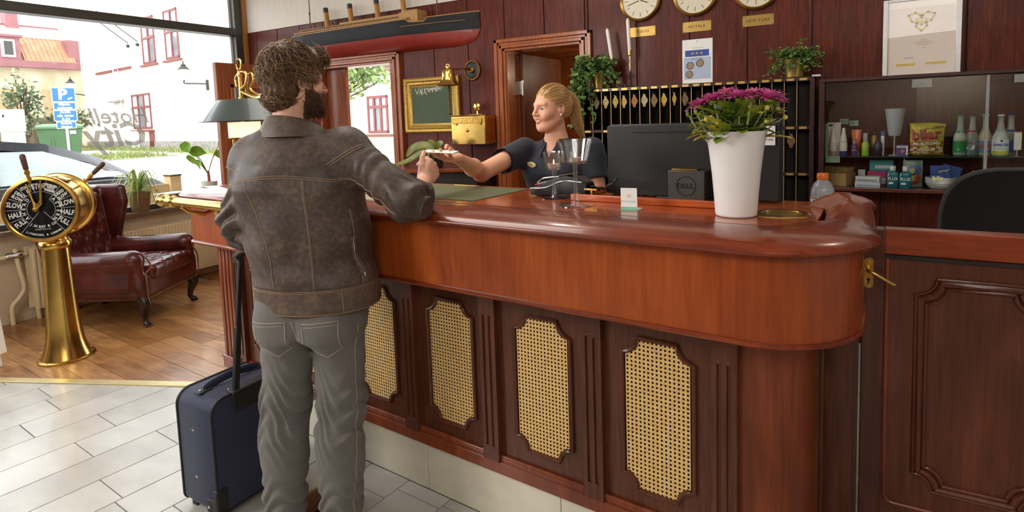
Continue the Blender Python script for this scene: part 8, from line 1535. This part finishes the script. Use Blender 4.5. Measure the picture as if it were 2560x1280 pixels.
for i in range(700):
    a = RH.normal(size=3); a /= np.linalg.norm(a); q = np.array((0, -.018, .036)) + a * np.array((.076, .0985, .091)); 
    if abs(wom_hair(np.array([tW(q)], np.float32))[0]) > .004: continue
    tgt = np.array((0, -.10, .055)); pts = []; p = q.copy()
    for k_ in range(7): pts.append(tW(p)); d_ = tgt - p; n_ = (p - np.array((0, -.018, .036))) / np.array((.076, .0985, .091)) ; n_ /= np.linalg.norm(n_); d_ -= n_ * d_.dot(n_); d_ /= np.linalg.norm(d_) + 1e-6; p = p + d_ * .013; e = (p - np.array((0, -.018, .036))) / np.array((.077, .0995, .092)); p = np.array((0, -.018, .036)) + e / np.linalg.norm(e) * np.array((.0768, .0993, .0918))
    it.append((pts, RH.uniform(.0008, .0016), int(RH.choice([0, 1, 1, 2]))))
for i in range(420):
    a = RH.uniform(0, 6.28); rr = RH.uniform(.75, 1.08); k0 = int(RH.integers(0, 6)); pts = []; s_ = Vector((.84, -.5, 0)); 
    for k_ in range(k0, len(tail), 3): t_ = tail[min(k_ + 1, len(tail) - 1)] - tail[max(k_ - 1, 0)]; x = t_.orthogonal().normalized() if False else Vector((.85, -.5, 0)); x = (x - t_.normalized() * x.dot(t_.normalized())).normalized(); y = t_.normalized().cross(x); pts.append(tail[k_] + (x * math.cos(a) + y * math.sin(a)) * tr_[k_] * rr)
    if len(pts) > 3: it.append((pts, RH.uniform(.0010, .0022), int(RH.choice([0, 1, 1, 2, 2]))))
strands('hair_strands', wom, it, blond)['kind'] = 'stuff'
navy = pm('navy pique polo', (24, 28, 40), .8, var=.2, scale=500, col2=(34, 38, 52), bump=.25, bscale=900, sheen=.12)
prow = [(.86, wx, wy, .175, .14), (1.0, wx, wy, .162, .125), (1.12, wx, wy, .163, .122), (1.215, wx, wy - .004, .176, .126), (1.30, wx, wy, .172, .100), (1.35, wx, wy, .135, .078), (1.375, wx - .002, wy, .09, .066), (1.385, wx - .003, wy - .002, .07, .060)]
endR = tuple(np.array(SRw) * .42 + np.array(ERw) * .58); endL = tuple(np.array(SLw) * .42 + np.array(ELw) * .58)
def polo(P):
    d = column(P, prow, 2.1); S = np.stack([np.abs(P[:, 0] - wx), P[:, 1], P[:, 2]], 1); d = smin(d, ell(S, (.075, wy - .085, 1.215), (.068, .055, .062)), .035)
    d = smin(d, cap(P, SRw, endR, .066, .064), .035); d = smin(d, cap(P, SLw, endL, .066, .063), .035); d = d - .0028 * ripple(P, .9) * np.clip((1.36 - P[:, 2]) / .06, 0, 1)
    for s_, e in ((SRw, endR), (SLw, endL)):
        e = np.array(e, np.float32); ax = e - np.array(s_, np.float32); ax /= np.linalg.norm(ax); d = smax(d, np.where(np.linalg.norm(P - e, axis=1) < .11, (P - e) @ ax, -9), .004); d = smax(d, -cap(P, e - ax * .02, e + ax * .1, .0555), .003)
    neckV = smax(np.abs(P[:, 0] - (wx - .008)) - .040 * np.clip((P[:, 2] - 1.285) / .09, 0, 1), P[:, 1] - (wy - .03), .004); d = smax(d, -smax(neckV, 1.285 - P[:, 2], .004), .004)
    return d
po_ = sdf_obj('polo_shirt', polo, (-1.62, 2.50, .86), (-1.02, 2.88, 1.42), .0048, [navy], wom)
cl = []
for sg in (1, -1):
    mb = MB(); rr = []
    for k_ in range(15):
        t = k_ / 14; a = math.pi * (1 - t * .87); nx, ny = math.sin(a) * sg, -math.cos(a); zt = 1.398 - .030 * t ** 2; rr.append([(wx - .003 + nx * .058, wy + .002 + ny * .060, zt - .012), (wx - .003 + nx * .063, wy + .002 + ny * .066, zt + .004), (wx - .003 + nx * (.082 + .012 * t), wy + .002 + ny * (.084 + .020 * t), zt - .022 - .018 * t), (wx - .003 + nx * (.084 + .020 * t), wy + .0 + ny * (.088 + .028 * t), zt - .034 - .034 * t), (wx - .003 + nx * (.074 + .02 * t), wy + ny * (.078 + .022 * t), zt - .034 - .03 * t)])
    build('collar', mb.loft(rr, True, False), navy, po_, smooth=60)
for s_, e in ():
    e = Vector(e); ax = (e - Vector(s_)).normalized(); x = ax.orthogonal().normalized(); y = ax.cross(x); build('sleeve_hem', MB().tube([e - ax * .016 + (x * math.cos(t) + y * math.sin(t)) * .0612 for t in [2 * math.pi * k_ / 28 for k_ in range(28)]], .0035, 6, loop=True), navy, po_)
ng = march(polo, np.array((wx - .072, wy, 1.262)), np.array((-.10, -1, 0)), .2); nM = Matrix.Translation(ng + Vector((0, -.003, 0))) @ Matrix.Rotation(math.radians(-16), 4, 'Z') @ Matrix.Rotation(math.radians(7), 4, 'Y')
nb = build('name_badge', MB().prism([(.032 * math.cos(a), .0135 * math.sin(a)) for a in [2 * math.pi * i / 32 for i in range(32)]], -.003, .001, 'y').xf(nM), pm('pale gold badge', (232, 206, 150), .35, .3), po_, bevel=.0008, seg=1); build('lettering', text_mb('Julia', .015, nM @ face_y(0, -.0034, 0), .0002, shear=.3), pm('brown badge ink', (110, 80, 40), .5), po_, smooth=None)
def trou(P):
    d = column(P, [(.78, wx, wy, .18, .14), (.90, wx, wy, .165, .13), (1.0, wx, wy, .15, .115)]); 
    for sx_ in (-1, 1): d = smin(d, cap(P, (wx + sx_ * .085, wy, .80), (wx + sx_ * .09, wy - .01, .46), .098, .07), .03); d = smin(d, cap(P, (wx + sx_ * .09, wy - .01, .46), (wx + sx_ * .095, wy + .01, .06), .07, .055), .03)
    return smax(d, .03 - P[:, 2], .004)
sdf_obj('trousers', trou, (wx - .24, wy - .2, 0), (wx + .24, wy + .2, 1.02), .010, [M['black_matte']], wom)
for sx_ in (-1, 1):
    o = np.array((wx + sx_ * .095, wy, 0), np.float32); sdf_obj('shoe', lambda P: smax(smin(ell(P - o, (0, .0, .05), (.04, .06, .05)), ell(P - o, (0, -.09, .03), (.042, .10, .035)), .03), .0 - P[:, 2], .003), (o[0] - .08, wy - .24, -.01), (o[0] + .08, wy + .1, .13), .006, [M['black']], wom)
# the card between their hands
cd = thing('key_card_sheet', 'white folded card passing from the woman to the man', 'card', (-1.465, 1.935, 1.368)); cM = Matrix.Translation((-1.468, 1.935, 1.3685)) @ Matrix.Rotation(math.radians(20), 4, 'Z') @ Matrix.Rotation(math.radians(4), 4, 'Y')
build('card', MB().box(-.066, .066, -.045, .045, -.0008, .0008).xf(cM), M['paper'], cd, smooth=None); build('fold', MB().obox((0, 0, .003), (.066, 0, 0), (0, .044, .0022), (0, -.00003, .0006)).xf(cM), M['paper'], cd, smooth=None)
# ------------------------------------------------------------------ the guest's trolley case
sc_ = thing('suitcase', 'small navy blue trolley suitcase standing left of the man', 'suitcase', (-2.175, 1.42, 0)); nav = pm('navy nylon', (30, 36, 62), .7, var=.12, scale=600, col2=(40, 47, 76), bump=.2, bscale=900, sheen=.15); trim_k = pm('black piping', (24, 24, 26), .5, var=.1)
def shell_sec(x, g=0.0, n=8):
    y0, y1, z0, z1, r_ = 1.248 + g, 1.592 - g, .028 + g, .475 - g, .055; out = []
    for cy_, cz, a0 in ((y1 - r_, z1 - r_, 0), (y0 + r_, z1 - r_, 90), (y0 + .03, z0 + .03, 180), (y1 - .03, z0 + .03, 270)):
        rr = r_ if a0 < 180 else .03
        out += [(x, cy_ + rr * math.cos(math.radians(a0 + 90 * i / n)), cz + rr * math.sin(math.radians(a0 + 90 * i / n))) for i in range(n + 1)]
    return out
build('shell', MB().loft([shell_sec(-2.292, .006), shell_sec(-2.285), shell_sec(-2.18, -.004), shell_sec(-2.075), shell_sec(-2.066, .006)]), nav, sc_, bevel=.004, smooth=40)
for x in (-2.290, -2.071): build('piping', MB().tube(shell_sec(x, .001), .0065, 8, loop=True), trim_k, sc_)
for z in (.155, .345): build('stud', MB().lathe([(.007, 0), (.0065, .004), (.003, .006), (.001, .006)], (-2.19, 1.248, z), (0, -1, 0), 12), M['chrome'], sc_)
bp = build('corner_guard', MB().box(-2.135, -2.066, 1.240, 1.252, .03, .085).box(-2.085, -2.060, 1.238, 1.285, .03, .13), trim_k, sc_, bevel=.006); build('rivet', MB().sphere((-2.115, 1.2385, .055), (.006, .004, .006), 8, 5), M['chrome'], bp)
bp = build('corner_guard', MB().box(-2.085, -2.060, 1.555, 1.602, .03, .13), trim_k, sc_, bevel=.006)
for y in (1.262, 1.578): build('wheel', MB().lathe([(.016, -.011), (.024, -.010), (.026, 0), (.024, .010), (.016, .011)], (-2.072, y, .0262), (0, 1, 0), 18), M['black'], sc_)
build('foot', MB().box(-2.28, -2.25, 1.27, 1.30, 0, .03), trim_k, sc_); build('foot', MB().box(-2.28, -2.25, 1.54, 1.57, 0, .03), trim_k, sc_)
build('handle_plate', MB().box(-2.105, -2.060, 1.335, 1.515, .472, .482).box(-2.066, -2.058, 1.335, 1.515, .40, .48), trim_k, sc_, bevel=.006)
for y in (1.36, 1.49):
    for (z0, z1, r_) in ((.475, .72, .0115), (.71, .985, .0090)): t0, t1 = (z0 - .475) / .5, (z1 - .475) / .5; build('pull_tube', MB().loft([[(-2.078 - .020 * t + r_ * .8 * a, y + .075 * t * 1.0 + r_ * b, .475 + .5 * t) for a, b in ((-1, -1), (1, -1), (1, 1), (-1, 1))] for t in (t0, t1)]), trim_k, sc_, bevel=.003)
build('pull_grip', MB().tube([(-2.10, 1.415, .985), (-2.10, 1.43, .998), (-2.10, 1.57, .998), (-2.10, 1.583, .985)], .014, 10), trim_k, sc_)
build('top_strap', MB().tube(curve_pts([(-2.185, 1.30, .480), (-2.185, 1.33, .492), (-2.185, 1.42, .500), (-2.185, 1.51, .492), (-2.185, 1.54, .480)], 5), .016, 10, flat=.35, up=(1, 0, 0)), nav, sc_); 
for y in (1.295, 1.545): tb = build('strap_tab', MB().box(-2.205, -2.165, y - .028, y + .028, .477, .484), trim_k, sc_, bevel=.003); build('rivet', MB().sphere((-2.185, y - .012, .4855), (.006, .006, .004), 8, 5), M['chrome'], tb)
for x, y in ((-2.098, 1.345), (-2.098, 1.505)): build('screw', MB().sphere((x, y, .483), (.004, .004, .003), 8, 5), M['chrome'], sc_)
